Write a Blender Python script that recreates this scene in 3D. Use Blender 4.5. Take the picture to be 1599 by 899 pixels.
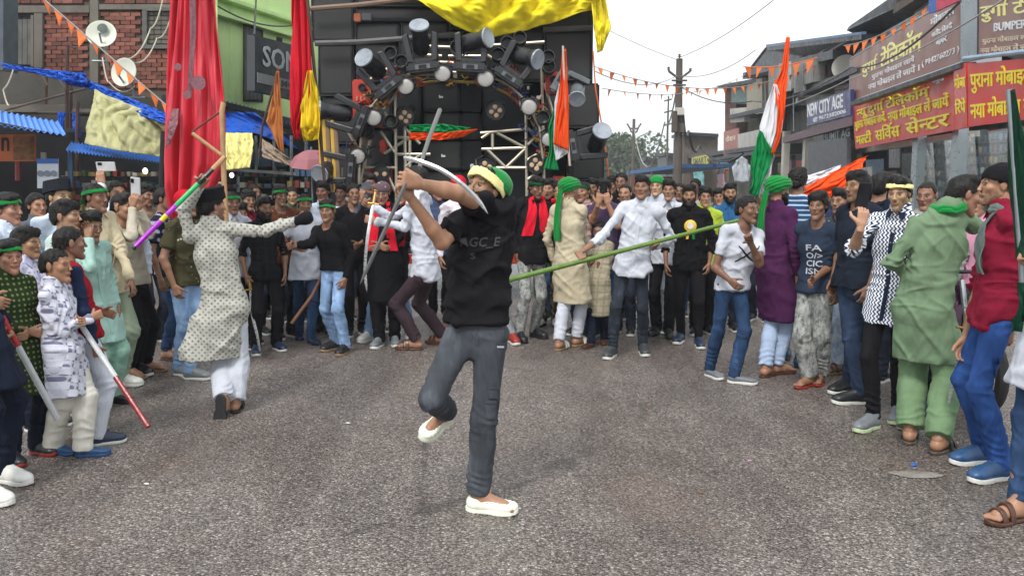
import bpy, bmesh, math, random
import numpy as np
from mathutils import Vector, Matrix
for _o in list(bpy.data.objects): bpy.data.objects.remove(_o)
SC = bpy.context.scene; COL = SC.collection
random.seed(7); RNG = np.random.default_rng(11)
# ------------------------------------------------------------------ camera, sky, sun, exposure
FPX, HORIZON, CAMH = 1331.0, 289.0, 1.6
PITCH = math.atan((449.5 - HORIZON) / FPX)
cd = bpy.data.cameras.new('camera'); cam = bpy.data.objects.new('camera', cd); COL.objects.link(cam)
cd.sensor_width = 36; cd.lens = 36 * FPX / 1599; cd.clip_end = 3000; cd.clip_start = 0.05
cam.location = (0, 0, CAMH); cam.rotation_euler = (math.pi / 2 - PITCH, 0, 0)
SC.camera = cam
W = bpy.data.worlds.new('World'); SC.world = W; W.use_nodes = True
nt = W.node_tree; bg = nt.nodes['Background']
sky = nt.nodes.new('ShaderNodeTexSky'); sky.sky_type = 'NISHITA'; sky.sun_disc = False
SUN_EL, SUN_AZ = math.radians(50), math.radians(200)
sky.sun_elevation = SUN_EL; sky.sun_rotation = SUN_AZ; sky.dust_density = 4; sky.air_density = 1.5
mx = nt.nodes.new('ShaderNodeMix'); mx.data_type = 'RGBA'; mx.inputs[0].default_value = 0.86
nt.links.new(sky.outputs[0], mx.inputs[6]); mx.inputs[7].default_value = (8.6, 8.95, 9.2, 1)
nt.links.new(mx.outputs[2], bg.inputs[0]); bg.inputs[1].default_value = 0.094
sd = bpy.data.lights.new('sun', 'SUN'); so = bpy.data.objects.new('sun', sd); COL.objects.link(so)
sd.energy = 1.5; sd.angle = math.radians(15); sd.color = (1, 0.97, 0.93)
_v = Vector((math.sin(SUN_AZ) * math.cos(SUN_EL), math.cos(SUN_AZ) * math.cos(SUN_EL), math.sin(SUN_EL)))
so.rotation_euler = _v.to_track_quat('Z', 'Y').to_euler(); so.location = (0, -5, 30)
SC.view_settings.view_transform = 'Standard'; SC.view_settings.look = 'None'
SC.view_settings.exposure = 0.88; SC.view_settings.gamma = 1.0
SC.render.engine = 'CYCLES'
try:
    SC.cycles.use_denoising = True; SC.cycles.max_bounces = 6; SC.cycles.diffuse_bounces = 3; SC.cycles.volume_bounces = 0
    SC.cycles.use_adaptive_sampling = True; SC.cycles.transparent_max_bounces = 12
except Exception: pass
# ------------------------------------------------------------------ projection helpers
cP, sP = math.cos(PITCH), math.sin(PITCH)
def ray(px, py):
    u = (px - 799.5) / FPX; v = -(py - 449.5) / FPX
    return np.array([u, cP + v * sP, -sP + v * cP])
def P(px, py, D):
    r = ray(px, py); return np.array([0, 0, CAMH]) + r * (D / r[1])
def G(px, py, z=0.0):
    r = ray(px, py); return np.array([0, 0, CAMH]) + r * ((z - CAMH) / r[2])
def A(*v): return np.array(v, float)
def nrm(v):
    v = np.asarray(v, float); return v / (np.linalg.norm(v) + 1e-9)
def V(a): return Vector([float(x) for x in a])
# ------------------------------------------------------------------ object helpers
def link(name, data, parent=None, mat=None):
    o = bpy.data.objects.new(name, data); COL.objects.link(o)
    if parent is not None: o.parent = parent
    if mat is not None:
        if len(data.materials) == 0: data.materials.append(None)
        o.material_slots[0].link = 'OBJECT'; o.material_slots[0].material = mat
    return o
def tag(o, label=None, cat=None, group=None, kind=None):
    if label: o['label'] = label
    if cat: o['category'] = cat
    if group: o['group'] = group
    if kind: o['kind'] = kind
    return o
def empty(name, loc, label=None, cat=None, group=None, rz=0):
    o = bpy.data.objects.new(name, None); COL.objects.link(o); o.location = V(loc); o.rotation_euler = (0, 0, rz)
    o.empty_display_size = 0.1
    return tag(o, label, cat, group)
def npmesh(name, v, f, smooth=True):
    """v (n,3), f list/array of quads or polys"""
    me = bpy.data.meshes.new(name)
    v = np.asarray(v, np.float32)
    if isinstance(f, np.ndarray):
        n, k = f.shape
        me.vertices.add(len(v)); me.vertices.foreach_set('co', v.ravel())
        me.loops.add(n * k); me.loops.foreach_set('vertex_index', f.ravel().astype(np.int32))
        me.polygons.add(n); me.polygons.foreach_set('loop_start', np.arange(0, n * k, k, dtype=np.int32))
        try: me.polygons.foreach_set('loop_total', np.full(n, k, np.int32))
        except Exception: pass
        me.update(calc_edges=True)
        if not smooth: me.shade_flat()
    else:
        me.from_pydata([tuple(map(float, q)) for q in v], [], [tuple(int(i) for i in q) for q in f])
        if smooth: me.shade_smooth()
    return me
class MB:
    """collects boxes, tubes, prisms and sheets; build() links them as one mesh object"""
    def __init__(s): s.v = []; s.f = []
    def add(s, v, f):
        b = len(s.v); s.v += [tuple(map(float, q)) for q in v]; s.f += [tuple(b + i for i in q) for q in f]; return s
    def hexa(s, c8):   # bottom 4 (ccw from above) then top 4
        return s.add(c8, [(3, 2, 1, 0), (4, 5, 6, 7), (0, 1, 5, 4), (1, 2, 6, 5), (2, 3, 7, 6), (3, 0, 4, 7)])
    def box(s, c, d, rot=None, bev=0.0):
        c = np.asarray(c, float); h = np.asarray(d, float) / 2
        R = np.eye(3) if rot is None else np.asarray(rot)
        if bev <= 0:
            pts = [(-1, -1, -1), (1, -1, -1), (1, 1, -1), (-1, 1, -1), (-1, -1, 1), (1, -1, 1), (1, 1, 1), (-1, 1, 1)]
            return s.hexa([c + R @ (np.array(p) * h) for p in pts])
        bm = bmesh.new(); bmesh.ops.create_cube(bm, size=1)
        for v in bm.verts: v.co = Vector((v.co.x * 2 * h[0], v.co.y * 2 * h[1], v.co.z * 2 * h[2]))
        bmesh.ops.bevel(bm, geom=bm.edges[:], offset=min(bev, min(h) * .8), segments=2, affect='EDGES')
        bm.verts.ensure_lookup_table()
        s.add([c + R @ np.array(v.co) for v in bm.verts], [[v.index for v in f.verts] for f in bm.faces]); bm.free(); return s
    def tube(s, pts, r, n=8, cap=True):
        pts = [np.asarray(p, float) for p in pts]
        rs = r if hasattr(r, '__len__') else [r] * len(pts)
        vs = []; prev = None
        for i, p in enumerate(pts):
            t = nrm(pts[min(i + 1, len(pts) - 1)] - pts[max(i - 1, 0)])
            a = np.cross(t, A(0, 0, 1)) if prev is None else prev - t * np.dot(prev, t)
            if np.linalg.norm(a) < 1e-3: a = np.cross(t, A(1, 0, 0))
            a = nrm(a); b = np.cross(t, a); prev = a
            for k in range(n):
                th = 2 * math.pi * k / n; vs.append(p + rs[i] * (a * math.cos(th) + b * math.sin(th)))
        fs = []
        for i in range(len(pts) - 1):
            for k in range(n):
                k2 = (k + 1) % n; fs.append((i * n + k, i * n + k2, (i + 1) * n + k2, (i + 1) * n + k))
        if cap:
            fs.append(tuple(range(n - 1, -1, -1))); fs.append(tuple((len(pts) - 1) * n + k for k in range(n)))
        return s.add(vs, fs)
    def lathe(s, prof, c, ax, n=20):
        """prof [(r, t)...] about axis ax from c"""
        ax = nrm(ax); pts = [np.asarray(c, float) + ax * t for r, t in prof]
        a = np.cross(ax, A(0, 0, 1))
        if np.linalg.norm(a) < 1e-3: a = np.cross(ax, A(1, 0, 0))
        a = nrm(a); b = np.cross(ax, a); vs = []
        for (r, t), p in zip(prof, pts):
            for k in range(n):
                th = 2 * math.pi * k / n; vs.append(p + max(r, 1e-4) * (a * math.cos(th) + b * math.sin(th)))
        fs = []
        for i in range(len(prof) - 1):
            for k in range(n):
                k2 = (k + 1) % n; fs.append((i * n + k, i * n + k2, (i + 1) * n + k2, (i + 1) * n + k))
        fs.append(tuple(range(n - 1, -1, -1))); fs.append(tuple((len(prof) - 1) * n + k for k in range(n)))
        return s.add(vs, fs)
    def slab(s, quad, th, back=None):
        """quad: 4 corners tl,bl,br,tr seen from the front; thickness goes away from the viewer"""
        q = [np.asarray(p, float) for p in quad]
        n = nrm(np.cross(q[1] - q[0], q[3] - q[0]))
        if back is None:
            c = sum(q) / 4; back = n if np.dot(n, c - A(0, 0, CAMH)) > 0 else -n
        r = [p + back * th for p in q]
        return s.add(q + r, [(0, 1, 2, 3), (7, 6, 5, 4), (0, 4, 5, 1), (1, 5, 6, 2), (2, 6, 7, 3), (3, 7, 4, 0)])
    def build(s, name, mat, parent=None, smooth=False, bevel=0, label=None):
        v = np.array(s.v)
        off = A(0, 0, 0)
        if parent is not None:
            off = np.array(parent.location) if parent.parent is None else np.array(parent.parent.location) + np.array(parent.location)
        elif True:
            off = (v.min(0) + v.max(0)) / 2; off[2] = v[:, 2].min()
        me = npmesh(name, v - off, s.f, smooth)
        bm = bmesh.new(); bm.from_mesh(me); bmesh.ops.recalc_face_normals(bm, faces=bm.faces[:]); bm.to_mesh(me); bm.free()
        if smooth:
            try: me.set_sharp_from_angle(angle=math.radians(40))
            except Exception: pass
        o = link(name, me, parent); me.materials.append(mat)
        if parent is None: o.location = V(off)
        if bevel:
            m = o.modifiers.new('b', 'BEVEL'); m.width = bevel; m.segments = 2; m.limit_method = 'ANGLE'
        if label: o['label'] = label
        return o
# ------------------------------------------------------------------ materials
def lin(h):
    h = h.lstrip('#'); c = [int(h[i:i + 2], 16) / 255 for i in (0, 2, 4)]
    return tuple(x / 12.92 if x <= .04045 else ((x + .055) / 1.055) ** 2.4 for x in c)
class NT:
    def __init__(s, name):
        s.m = bpy.data.materials.new(name); s.m.use_nodes = True; s.t = s.m.node_tree
        s.b = s.t.nodes['Principled BSDF']
    def n(s, typ, **k):
        nd = s.t.nodes.new('ShaderNode' + typ)
        for a, v in k.items(): setattr(nd, a, v)
        return nd
    def l(s, a, b): s.t.links.new(a, b)
    def attr(s, name):
        return s.n('Attribute', attribute_name=name).outputs['Vector']
    def obj(s): return s.n('TexCoord').outputs['Object']
    def mapping(s, vec, scale=(1, 1, 1), rot=(0, 0, 0), loc=(0, 0, 0)):
        m = s.n('Mapping'); s.l(vec, m.inputs[0]); m.inputs['Scale'].default_value = scale
        m.inputs['Rotation'].default_value = rot; m.inputs['Location'].default_value = loc; return m.outputs[0]
    def noise(s, vec, scale, detail=3, rough=.55, col=False):
        x = s.n('TexNoise'); s.l(vec, x.inputs['Vector']); x.inputs['Scale'].default_value = scale
        x.inputs['Detail'].default_value = detail; x.inputs['Roughness'].default_value = rough
        return x.outputs['Color' if col else 'Fac']
    def xz(s, vec, ang=0.0):
        c = s.xyz(vec); m = s.n('CombineXYZ'); s.l(c[0], m.inputs[0]); s.l(c[2], m.inputs[1]); return s.mapping(m.outputs[0], rot=(0, 0, ang))
    def voro(s, vec, scale, out='Distance', feature='F1', rnd=1, dim='3D'):
        x = s.n('TexVoronoi', feature=feature, voronoi_dimensions=dim); s.l(vec, x.inputs['Vector']); x.inputs['Scale'].default_value = scale
        x.inputs['Randomness'].default_value = rnd
        return x.outputs[out]
    def ramp(s, fac, stops):
        r = s.n('ValToRGB'); s.l(fac, r.inputs[0]); e = r.color_ramp.elements
        while len(e) < len(stops): e.new(.5)
        for el, (p, c) in zip(e, stops):
            el.position = p; el.color = (c, c, c, 1) if isinstance(c, (int, float)) else (*c[:3], 1)
        return r.outputs[0]
    def mix(s, fac, a, b, mode='MIX'):
        m = s.n('Mix', data_type='RGBA', blend_type=mode)
        for i, x in ((0, fac), (6, a), (7, b)):
            if isinstance(x, (int, float)): m.inputs[i].default_value = x if i == 0 else (x, x, x, 1)
            elif isinstance(x, tuple): m.inputs[i].default_value = (*x[:3], 1)
            else: s.l(x, m.inputs[i])
        return m.outputs[2]
    def math(s, op, a, b=0.0, clamp=False):
        m = s.n('Math', operation=op, use_clamp=clamp)
        for i, x in ((0, a), (1, b)):
            if isinstance(x, (int, float)): m.inputs[i].default_value = x
            else: s.l(x, m.inputs[i])
        return m.outputs[0]
    def xyz(s, vec):
        x = s.n('SeparateXYZ'); s.l(vec, x.inputs[0]); return x.outputs
    def bump(s, h, strength=.3, dist=.01, nin=None):
        b = s.n('Bump'); s.l(h, b.inputs['Height']); b.inputs['Strength'].default_value = strength; b.inputs['Distance'].default_value = dist
        if nin is not None: s.l(nin, b.inputs['Normal'])
        return b.outputs[0]
    def fin(s, col=None, rough=None, nor=None, metal=None, **k):
        for key, x in (('Base Color', col), ('Roughness', rough), ('Normal', nor), ('Metallic', metal)):
            if x is None: continue
            if isinstance(x, (int, float)): s.b.inputs[key].default_value = x
            elif isinstance(x, tuple): s.b.inputs[key].default_value = (*x[:3], 1)
            else: s.l(x, s.b.inputs[key])
        for key, x in k.items(): s.b.inputs[key.replace('_', ' ')].default_value = x
        return s.m
MC = {}
def surf(name, col, rough=.6, var=.25, scale=6, bump=.15, bscale=60, metal=0, spec=.5, dirt=None):
    """generic painted / weathered surface"""
    if name in MC: return MC[name]
    t = NT(name); c = t.obj(); col = lin(col) if isinstance(col, str) else col
    n1 = t.noise(c, scale, 5, .6)
    k = t.ramp(n1, [(.3, tuple(x * (1 - var) for x in col)), (.7, tuple(min(1, x * (1 + var * .6)) for x in col))])
    if dirt:
        d = t.ramp(t.noise(t.mapping(c, (1, 1, .35)), scale * .6, 6, .7), [(.48, 0.0), (.68, 1.0)])
        k = t.mix(t.math('MULTIPLY', d, dirt[1]), k, lin(dirt[0]))
    t.fin(k, t.ramp(t.noise(c, scale * 2, 3), [(.3, max(0, rough - .12)), (.7, min(1, rough + .12))]),
          t.bump(t.noise(c, bscale, 3), bump, .01), metal)
    t.b.inputs['Specular IOR Level'].default_value = spec
    MC[name] = t.m; return t.m
def fabric(name, col, pat=None, c2='#ffffff', rough=.85, sc=1.0, sheen=.0):
    if name in MC: return MC[name]
    t = NT(name); g = t.attr('gc'); col = lin(col) if isinstance(col, str) else col; c2 = lin(c2)
    x, y, z = t.xyz(g)[:3] if False else [t.xyz(g)[i] for i in range(3)]
    base = None
    if pat == 'denim':
        n = t.noise(t.mapping(g, (1, 1, .35)), 9, 3, .6); w = t.noise(t.mapping(g, (420, 420, 160)), 1, 2)
        base = t.ramp(n, [(.3, tuple(v * .6 for v in col)), (.55, col), (.75, tuple(min(1, v * 1.9 + .01) for v in col))])
        base = t.mix(.07, base, t.ramp(w, [(.35, 0.0), (.65, tuple(min(1, v * 3) for v in col))]))
    elif pat == 'acid':
        n = t.noise(t.mapping(g, (1, 1, .6)), 22, 6, .75)
        base = t.ramp(n, [(.36, col), (.6, c2)])
    elif pat == 'dots':
        vo = t.voro(t.xz(g), 30 * sc, rnd=.15, dim='2D')
        base = t.mix(t.ramp(vo, [(.20, 1.0), (.26, 0.0)]), col, c2)
    elif pat == 'motif':
        vo = t.voro(t.xz(g, .785), 36 * sc, rnd=0.0, dim='2D'); n = t.noise(g, 160, 2)
        base = t.mix(t.math('MULTIPLY', t.ramp(vo, [(.22, 1.0), (.33, 0.0)]), t.ramp(n, [(.38, .25), (.55, 1.0)])), col, c2)
    elif pat == 'blocks':
        b = t.n('TexChecker'); t.l(t.xz(g, .3), b.inputs[0]); b.inputs['Scale'].default_value = 24 * sc
        n = t.noise(g, 26, 2)
        vo = t.voro(t.xz(g, .3), 24 * sc, rnd=.35, dim='2D')
        f = t.math('MULTIPLY', b.outputs[1], t.ramp(vo, [(.3, 1.0), (.42, .2)]))
        base = t.mix(f, col, c2)
    elif pat == 'zig':
        tri = t.math('PINGPONG', t.math('MULTIPLY', z, 34.0), .5)
        v = t.math('FRACT', t.math('ADD', t.math('MULTIPLY', x, 42.0), t.math('MULTIPLY', tri, 1.3)))
        base = t.mix(t.ramp(v, [(.44, 0.0), (.5, 1.0)]), col, c2)
    elif pat == 'stripe':
        v = t.math('FRACT', t.math('MULTIPLY', z, 24.0 * sc)); base = t.mix(t.ramp(v, [(.28, 1.0), (.34, 0.0)]), col, c2)
    elif pat == 'check':
        a = t.math('FRACT', t.math('MULTIPLY', z, 15.0 * sc)); b = t.math('FRACT', t.math('MULTIPLY', x, 15.0 * sc))
        f = t.math('MAXIMUM', t.ramp(a, [(.2, 1.0), (.3, 0.0)]), t.ramp(b, [(.2, 1.0), (.3, 0.0)])); base = t.mix(f, col, c2)
    elif pat == 'camo':
        n = t.noise(g, 9 * sc, 2, .4); m = t.noise(t.mapping(g, loc=(3, 5, 1)), 11 * sc, 2, .4)
        base = t.mix(t.ramp(m, [(.52, 0.0), (.54, 1.0)]), t.ramp(n, [(.46, col), (.48, c2)]), (.035, .03, .02))
    elif pat == 'raglan':
        base = t.mix(t.ramp(t.math('ABSOLUTE', x), [(.115, 0.0), (.12, 1.0)]), col, c2)
    elif pat == 'print':
        vo = t.voro(g, 22 * sc); n = t.noise(g, 30, 2)
        base = t.mix(t.math('MULTIPLY', t.ramp(vo, [(.16, 1.0), (.22, 0.0)]), t.ramp(n, [(.45, 0.0), (.5, 1.0)])), col, c2)
    else:
        n = t.noise(g, 7, 3, .6)
        base = t.ramp(n, [(.3, tuple(v * .86 for v in col)), (.7, tuple(min(1, v * 1.08) for v in col))])
    weave = t.noise(t.mapping(g, (1, 1, .5)), 260, 2)
    fold = t.noise(t.mapping(g, (1, 1, .28), rot=(0, .25, 0)), 13, 3, .5)
    fold2 = t.noise(t.mapping(g, (1, 1, .6), rot=(.5, .3, .4)), 34, 3, .5); nb = t.bump(fold, .75, .028); nb = t.bump(fold2, .2, .006, nb); nb = t.bump(weave, .3, .002, nb)
    t.fin(base, rough, nb); t.b.inputs['Specular IOR Level'].default_value = .12
    if sheen: t.b.inputs['Sheen Weight'].default_value = sheen
    MC[name] = t.m; return t.m
SKIN = {}
def skin(i):
    if i in SKIN: return SKIN[i]
    c = {0: (.44, .25, .16), 1: (.335, .175, .105), 2: (.245, .125, .075), 3: (.17, .085, .052)}[i]
    t = NT('skin_tone_%d' % i); o = t.obj()
    n = t.noise(o, 18, 4, .6); base = t.ramp(n, [(.3, tuple(v * .84 for v in c)), (.7, tuple(v * 1.1 for v in c))])
    base = t.mix(1.0, base, t.n('Attribute', attribute_name='tint').outputs['Color'], 'MULTIPLY')
    t.fin(base, .46, t.bump(t.noise(o, 140, 3), .18, .003)); t.b.inputs['Specular IOR Level'].default_value = .4
    t.b.inputs['Subsurface Weight'].default_value = .0
    SKIN[i] = t.m; return t.m
def hairmat(name='hair_black', c=(.012, .010, .009)):
    if name in MC: return MC[name]
    t = NT(name); o = t.obj()
    n = t.noise(t.mapping(o, (90, 90, 18)), 1, 3)
    t.fin(t.ramp(n, [(.35, tuple(v * .3 for v in c)), (.7, tuple(v * 1.2 for v in c))]), .5, t.bump(n, .8, .006)); t.b.inputs['Specular IOR Level'].default_value = .22
    MC[name] = t.m; return t.m
# ------------------------------------------------------------------ signed-distance modelling toolkit
def vnoise(p, seed=0):
    p = np.asarray(p, np.float64); i = np.floor(p).astype(np.int64); f = p - i; f = f * f * (3 - 2 * f)
    def H(a, b, c):
        n = (a * 73856093) ^ (b * 19349663) ^ (c * 83492791) ^ (seed * 40503 + 17)
        n = (n ^ (n >> 13)) * 1274126177 & 0xffffffff; n = n ^ (n >> 16)
        return (n & 0xffff) / 32767.5 - 1
    x, y, z = i[:, 0], i[:, 1], i[:, 2]; fx, fy, fz = f[:, 0], f[:, 1], f[:, 2]
    L = lambda a, b, t: a + (b - a) * t
    return L(L(L(H(x, y, z), H(x + 1, y, z), fx), L(H(x, y + 1, z), H(x + 1, y + 1, z), fx), fy),
             L(L(H(x, y, z + 1), H(x + 1, y, z + 1), fx), L(H(x, y + 1, z + 1), H(x + 1, y + 1, z + 1), fx), fy), fz)
CORN = np.array([(0, 0, 0), (1, 0, 0), (0, 1, 0), (1, 1, 0), (0, 0, 1), (1, 0, 1), (0, 1, 1), (1, 1, 1)])
EDG = [(0, 1), (2, 3), (4, 5), (6, 7), (0, 2), (1, 3), (4, 6), (5, 7), (0, 4), (1, 5), (2, 6), (3, 7)]
class Grid:
    def __init__(s, lo, hi, h):
        s.lo = np.asarray(lo, float) - 2 * h; s.h = h
        s.n = np.ceil((np.asarray(hi, float) + 2 * h - s.lo) / h).astype(int) + 1
        s.ax = [(s.lo[i] + h * np.arange(s.n[i])).astype(np.float32) for i in range(3)]
        s.d = np.full(s.n, 1.0, np.float32)
    def loc(s, lo, hi):
        a = np.clip(np.floor((np.asarray(lo) - s.lo) / s.h).astype(int), 0, s.n)
        b = np.clip(np.ceil((np.asarray(hi) - s.lo) / s.h).astype(int) + 1, 0, s.n)
        sl = tuple(slice(a[i], b[i]) for i in range(3))
        X = s.ax[0][sl[0]][:, None, None]; Y = s.ax[1][sl[1]][None, :, None]; Z = s.ax[2][sl[2]][None, None, :]
        return sl, X, Y, Z
    def put(s, sl, d, k, op):
        o = s.d[sl]
        if o.size == 0: return
        if op == 's': d = -d; hh = np.maximum(k - np.abs(o - d), 0) / k; s.d[sl] = np.maximum(o, d) + hh * hh * k / 4
        else: hh = np.maximum(k - np.abs(o - d), 0) / k; s.d[sl] = np.minimum(o, d) - hh * hh * k / 4
    def cutf(s, d, X, Y, Z, cuts):
        for c, n in cuts or ():
            d = np.maximum(d, (X - c[0]) * n[0] + (Y - c[1]) * n[1] + (Z - c[2]) * n[2])
        return d
    def cone(s, a, b, ra, rb, k=.02, flat=None, op='u', cuts=None):
        a = np.asarray(a, float); b = np.asarray(b, float); m = max(ra, rb) + k + 2 * s.h
        sl, X, Y, Z = s.loc(np.minimum(a, b) - m, np.maximum(a, b) + m)
        e = b - a; L2 = max(float(e @ e), 1e-10)
        px, py, pz = X - a[0], Y - a[1], Z - a[2]
        t = np.clip((px * e[0] + py * e[1] + pz * e[2]) / L2, 0, 1)
        qx, qy, qz = px - t * e[0], py - t * e[1], pz - t * e[2]
        q2 = qx * qx + qy * qy + qz * qz
        if flat is not None:
            n, f = flat; n = nrm(n); w = qx * n[0] + qy * n[1] + qz * n[2]; q2 = q2 + (f * f - 1) * w * w
        d = np.sqrt(q2) - (ra + (rb - ra) * t)
        s.put(sl, s.cutf(d, X, Y, Z, cuts), k, op); return s
    def ell(s, c, r, k=.02, R=None, op='u', cuts=None):
        c = np.asarray(c, float); r = np.asarray(r, float); m = r.max() + k + 2 * s.h
        sl, X, Y, Z = s.loc(c - m, c + m); q = (X - c[0], Y - c[1], Z - c[2]); R = np.eye(3) if R is None else R
        l = [(q[0] * R[0, i] + q[1] * R[1, i] + q[2] * R[2, i]) for i in range(3)]
        k0 = np.sqrt((l[0] / r[0]) ** 2 + (l[1] / r[1]) ** 2 + (l[2] / r[2]) ** 2)
        k1 = np.sqrt((l[0] / r[0] ** 2) ** 2 + (l[1] / r[1] ** 2) ** 2 + (l[2] / r[2] ** 2) ** 2) + 1e-6
        d = k0 * (k0 - 1) / k1
        s.put(sl, s.cutf(d, X, Y, Z, cuts), k, op); return s
    def loft(s, st, k=.02, op='u', cuts=None, pw=2.3):
        """st: list of (centre, side_vec, a, b): elliptical stations"""
        for i in range(len(st) - 1):
            c0, r0, a0, b0 = st[i]; c1, r1, a1, b1 = st[i + 1]
            e = c1 - c0; L2 = float(e @ e) + 1e-9; ax = nrm(e)
            rv = nrm(r0 + r1); rv = nrm(rv - ax * (rv @ ax)); fv = np.cross(ax, rv)
            m = max(a0, a1, b0, b1) + k + 2 * s.h
            sl, X, Y, Z = s.loc(np.minimum(c0, c1) - m, np.maximum(c0, c1) + m)
            px, py, pz = X - c0[0], Y - c0[1], Z - c0[2]
            t = np.clip((px * e[0] + py * e[1] + pz * e[2]) / L2, 0, 1)
            px, py, pz = px - t * e[0], py - t * e[1], pz - t * e[2]
            ar = a0 + (a1 - a0) * t; br = b0 + (b1 - b0) * t; mn = np.minimum(ar, br)
            u = np.abs(px * rv[0] + py * rv[1] + pz * rv[2]) / ar
            w = np.abs(px * fv[0] + py * fv[1] + pz * fv[2]) / br
            z = np.abs(px * ax[0] + py * ax[1] + pz * ax[2]) / mn
            d = ((u ** pw + w ** pw + z ** pw) ** (1 / pw) - 1) * mn
            s.put(sl, s.cutf(d, X, Y, Z, cuts), k if i == 0 else .012, op)
        return s
    def cut(s, c, n, lo=None, hi=None):
        sl, X, Y, Z = s.loc(s.lo if lo is None else lo, (s.lo + s.h * s.n) if hi is None else hi)
        s.d[sl] = np.maximum(s.d[sl], (X - c[0]) * n[0] + (Y - c[1]) * n[1] + (Z - c[2]) * n[2]); return s
    def mesh(s):
        d = s.d; d[[0, -1]] = 1; d[:, [0, -1]] = 1; d[:, :, [0, -1]] = 1
        sg = d < 0; n = np.array(d.shape) - 1
        cnt = np.zeros(n, np.int8)
        for c in CORN: cnt += sg[c[0]:c[0] + n[0], c[1]:c[1] + n[1], c[2]:c[2] + n[2]]
        act = (cnt > 0) & (cnt < 8); ii = np.argwhere(act)
        if len(ii) == 0: return np.zeros((0, 3)), np.zeros((0, 4), int)
        idx = np.full(n, -1, np.int64); idx[act] = np.arange(len(ii))
        val = np.stack([d[ii[:, 0] + c[0], ii[:, 1] + c[1], ii[:, 2] + c[2]] for c in CORN], 1)
        acc = np.zeros((len(ii), 3)); w = np.zeros(len(ii))
        for a, b in EDG:
            m = (val[:, a] < 0) != (val[:, b] < 0); va, vb = val[m, a], val[m, b]
            t = (va / (va - vb))[:, None]; acc[m] += CORN[a] + t * (CORN[b] - CORN[a]); w[m] += 1
        v = (ii + acc / w[:, None]) * s.h + s.lo
        qs = []
        for axn in range(3):
            o = [(1, 2), (2, 0), (0, 1)][axn]
            sh = [slice(None)] * 3; sh[axn] = slice(0, -1); s2 = [slice(None)] * 3; s2[axn] = slice(1, None)
            a = sg[tuple(sh)]; b = sg[tuple(s2)]; e = np.argwhere(a != b)
            e = e[(e[:, o[0]] > 0) & (e[:, o[1]] > 0) & (e[:, o[0]] < n[o[0]]) & (e[:, o[1]] < n[o[1]])]
            ins = a[e[:, 0], e[:, 1], e[:, 2]]
            c = []
            for da, db in ((1, 1), (0, 1), (0, 0), (1, 0)):
                q = e.copy(); q[:, o[0]] -= da; q[:, o[1]] -= db; c.append(idx[q[:, 0], q[:, 1], q[:, 2]])
            q = np.stack(c, 1); q[~ins] = q[~ins][:, ::-1]; qs.append(q)
        q = np.concatenate(qs); q = q[(q >= 0).all(1)]
        return v, q
def vnormals(v, f):
    a = v[f[:, 2]] - v[f[:, 0]]; b = v[f[:, 3]] - v[f[:, 1]]; n = np.cross(a, b); N = np.zeros_like(v)
    for i in range(4): np.add.at(N, f[:, i], n)
    return N / (np.linalg.norm(N, axis=1, keepdims=True) + 1e-9)
def gmesh(name, v, f, mat=None, gc=None, tint=None):
    me = npmesh(name, v, f)
    if gc is not None:
        at = me.attributes.new('gc', 'FLOAT_VECTOR', 'POINT'); at.data.foreach_set('vector', np.asarray(gc, np.float32).ravel())
    if tint is not None:
        at = me.attributes.new('tint', 'FLOAT_COLOR', 'POINT')
        at.data.foreach_set('color', np.concatenate([tint, np.ones((len(tint), 1))], 1).astype(np.float32).ravel())
    if mat: me.materials.append(mat)
    return me
# ------------------------------------------------------------------ head, hair, hand and shoe templates (metres, adult; face looks along -Y)
def head_prims(g, wide=1.0, jaw=1.0, o=0.0, nose=1.0):
    g.ell((0, .015, .035), (.075 * wide + o, .095 + o, .082 + o), .01)
    g.ell((0, -.025, -.03), (.058 * wide + o, .063 + o, .082 + o), .03)
    if o: return g
    for sx in (-1, 1):
        g.cone((sx * .050 * wide * jaw, .005, -.050), (sx * .012, -.070, -.100), .021, .016, .03)
        g.ell((sx * .043 * wide, -.058, -.014), (.021, .018, .018), .025)
        g.cone((sx * .044, -.072, .026), (sx * .012, -.082, .024), .008, .009, .015)
        g.ell((sx * .080 * wide, .012, .002), (.009, .019, .031), .008)
        g.ell((sx * .011 * nose, -.101, -.026), (.009 * nose, .009, .007), .006)
        g.ell((sx * .031, -.094, .007), (.017, .014, .010), .012, op='s')
    g.ell((0, -.074, -.101), (.020 * jaw, .016, .016), .02)
    g.cone((0, -.084, .020), (0, -.106, -.022), .0070, .0092 * nose, .012)
    g.cone((-.019, -.084, -.053), (.019, -.084, -.053), .006, .006, .01); g.ell((0, -.089, -.052), (.017, .007, .0045), .008)
    g.ell((0, -.087, -.0615), (.016, .0078, .005), .008)
    g.ell((0, -.094, -.0565), (.022, .006, .0016), .003, op='s')
    g.ell((0, -.089, -.076), (.014, .004, .005), .01, op='s')
    return g
TPL = {}
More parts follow.
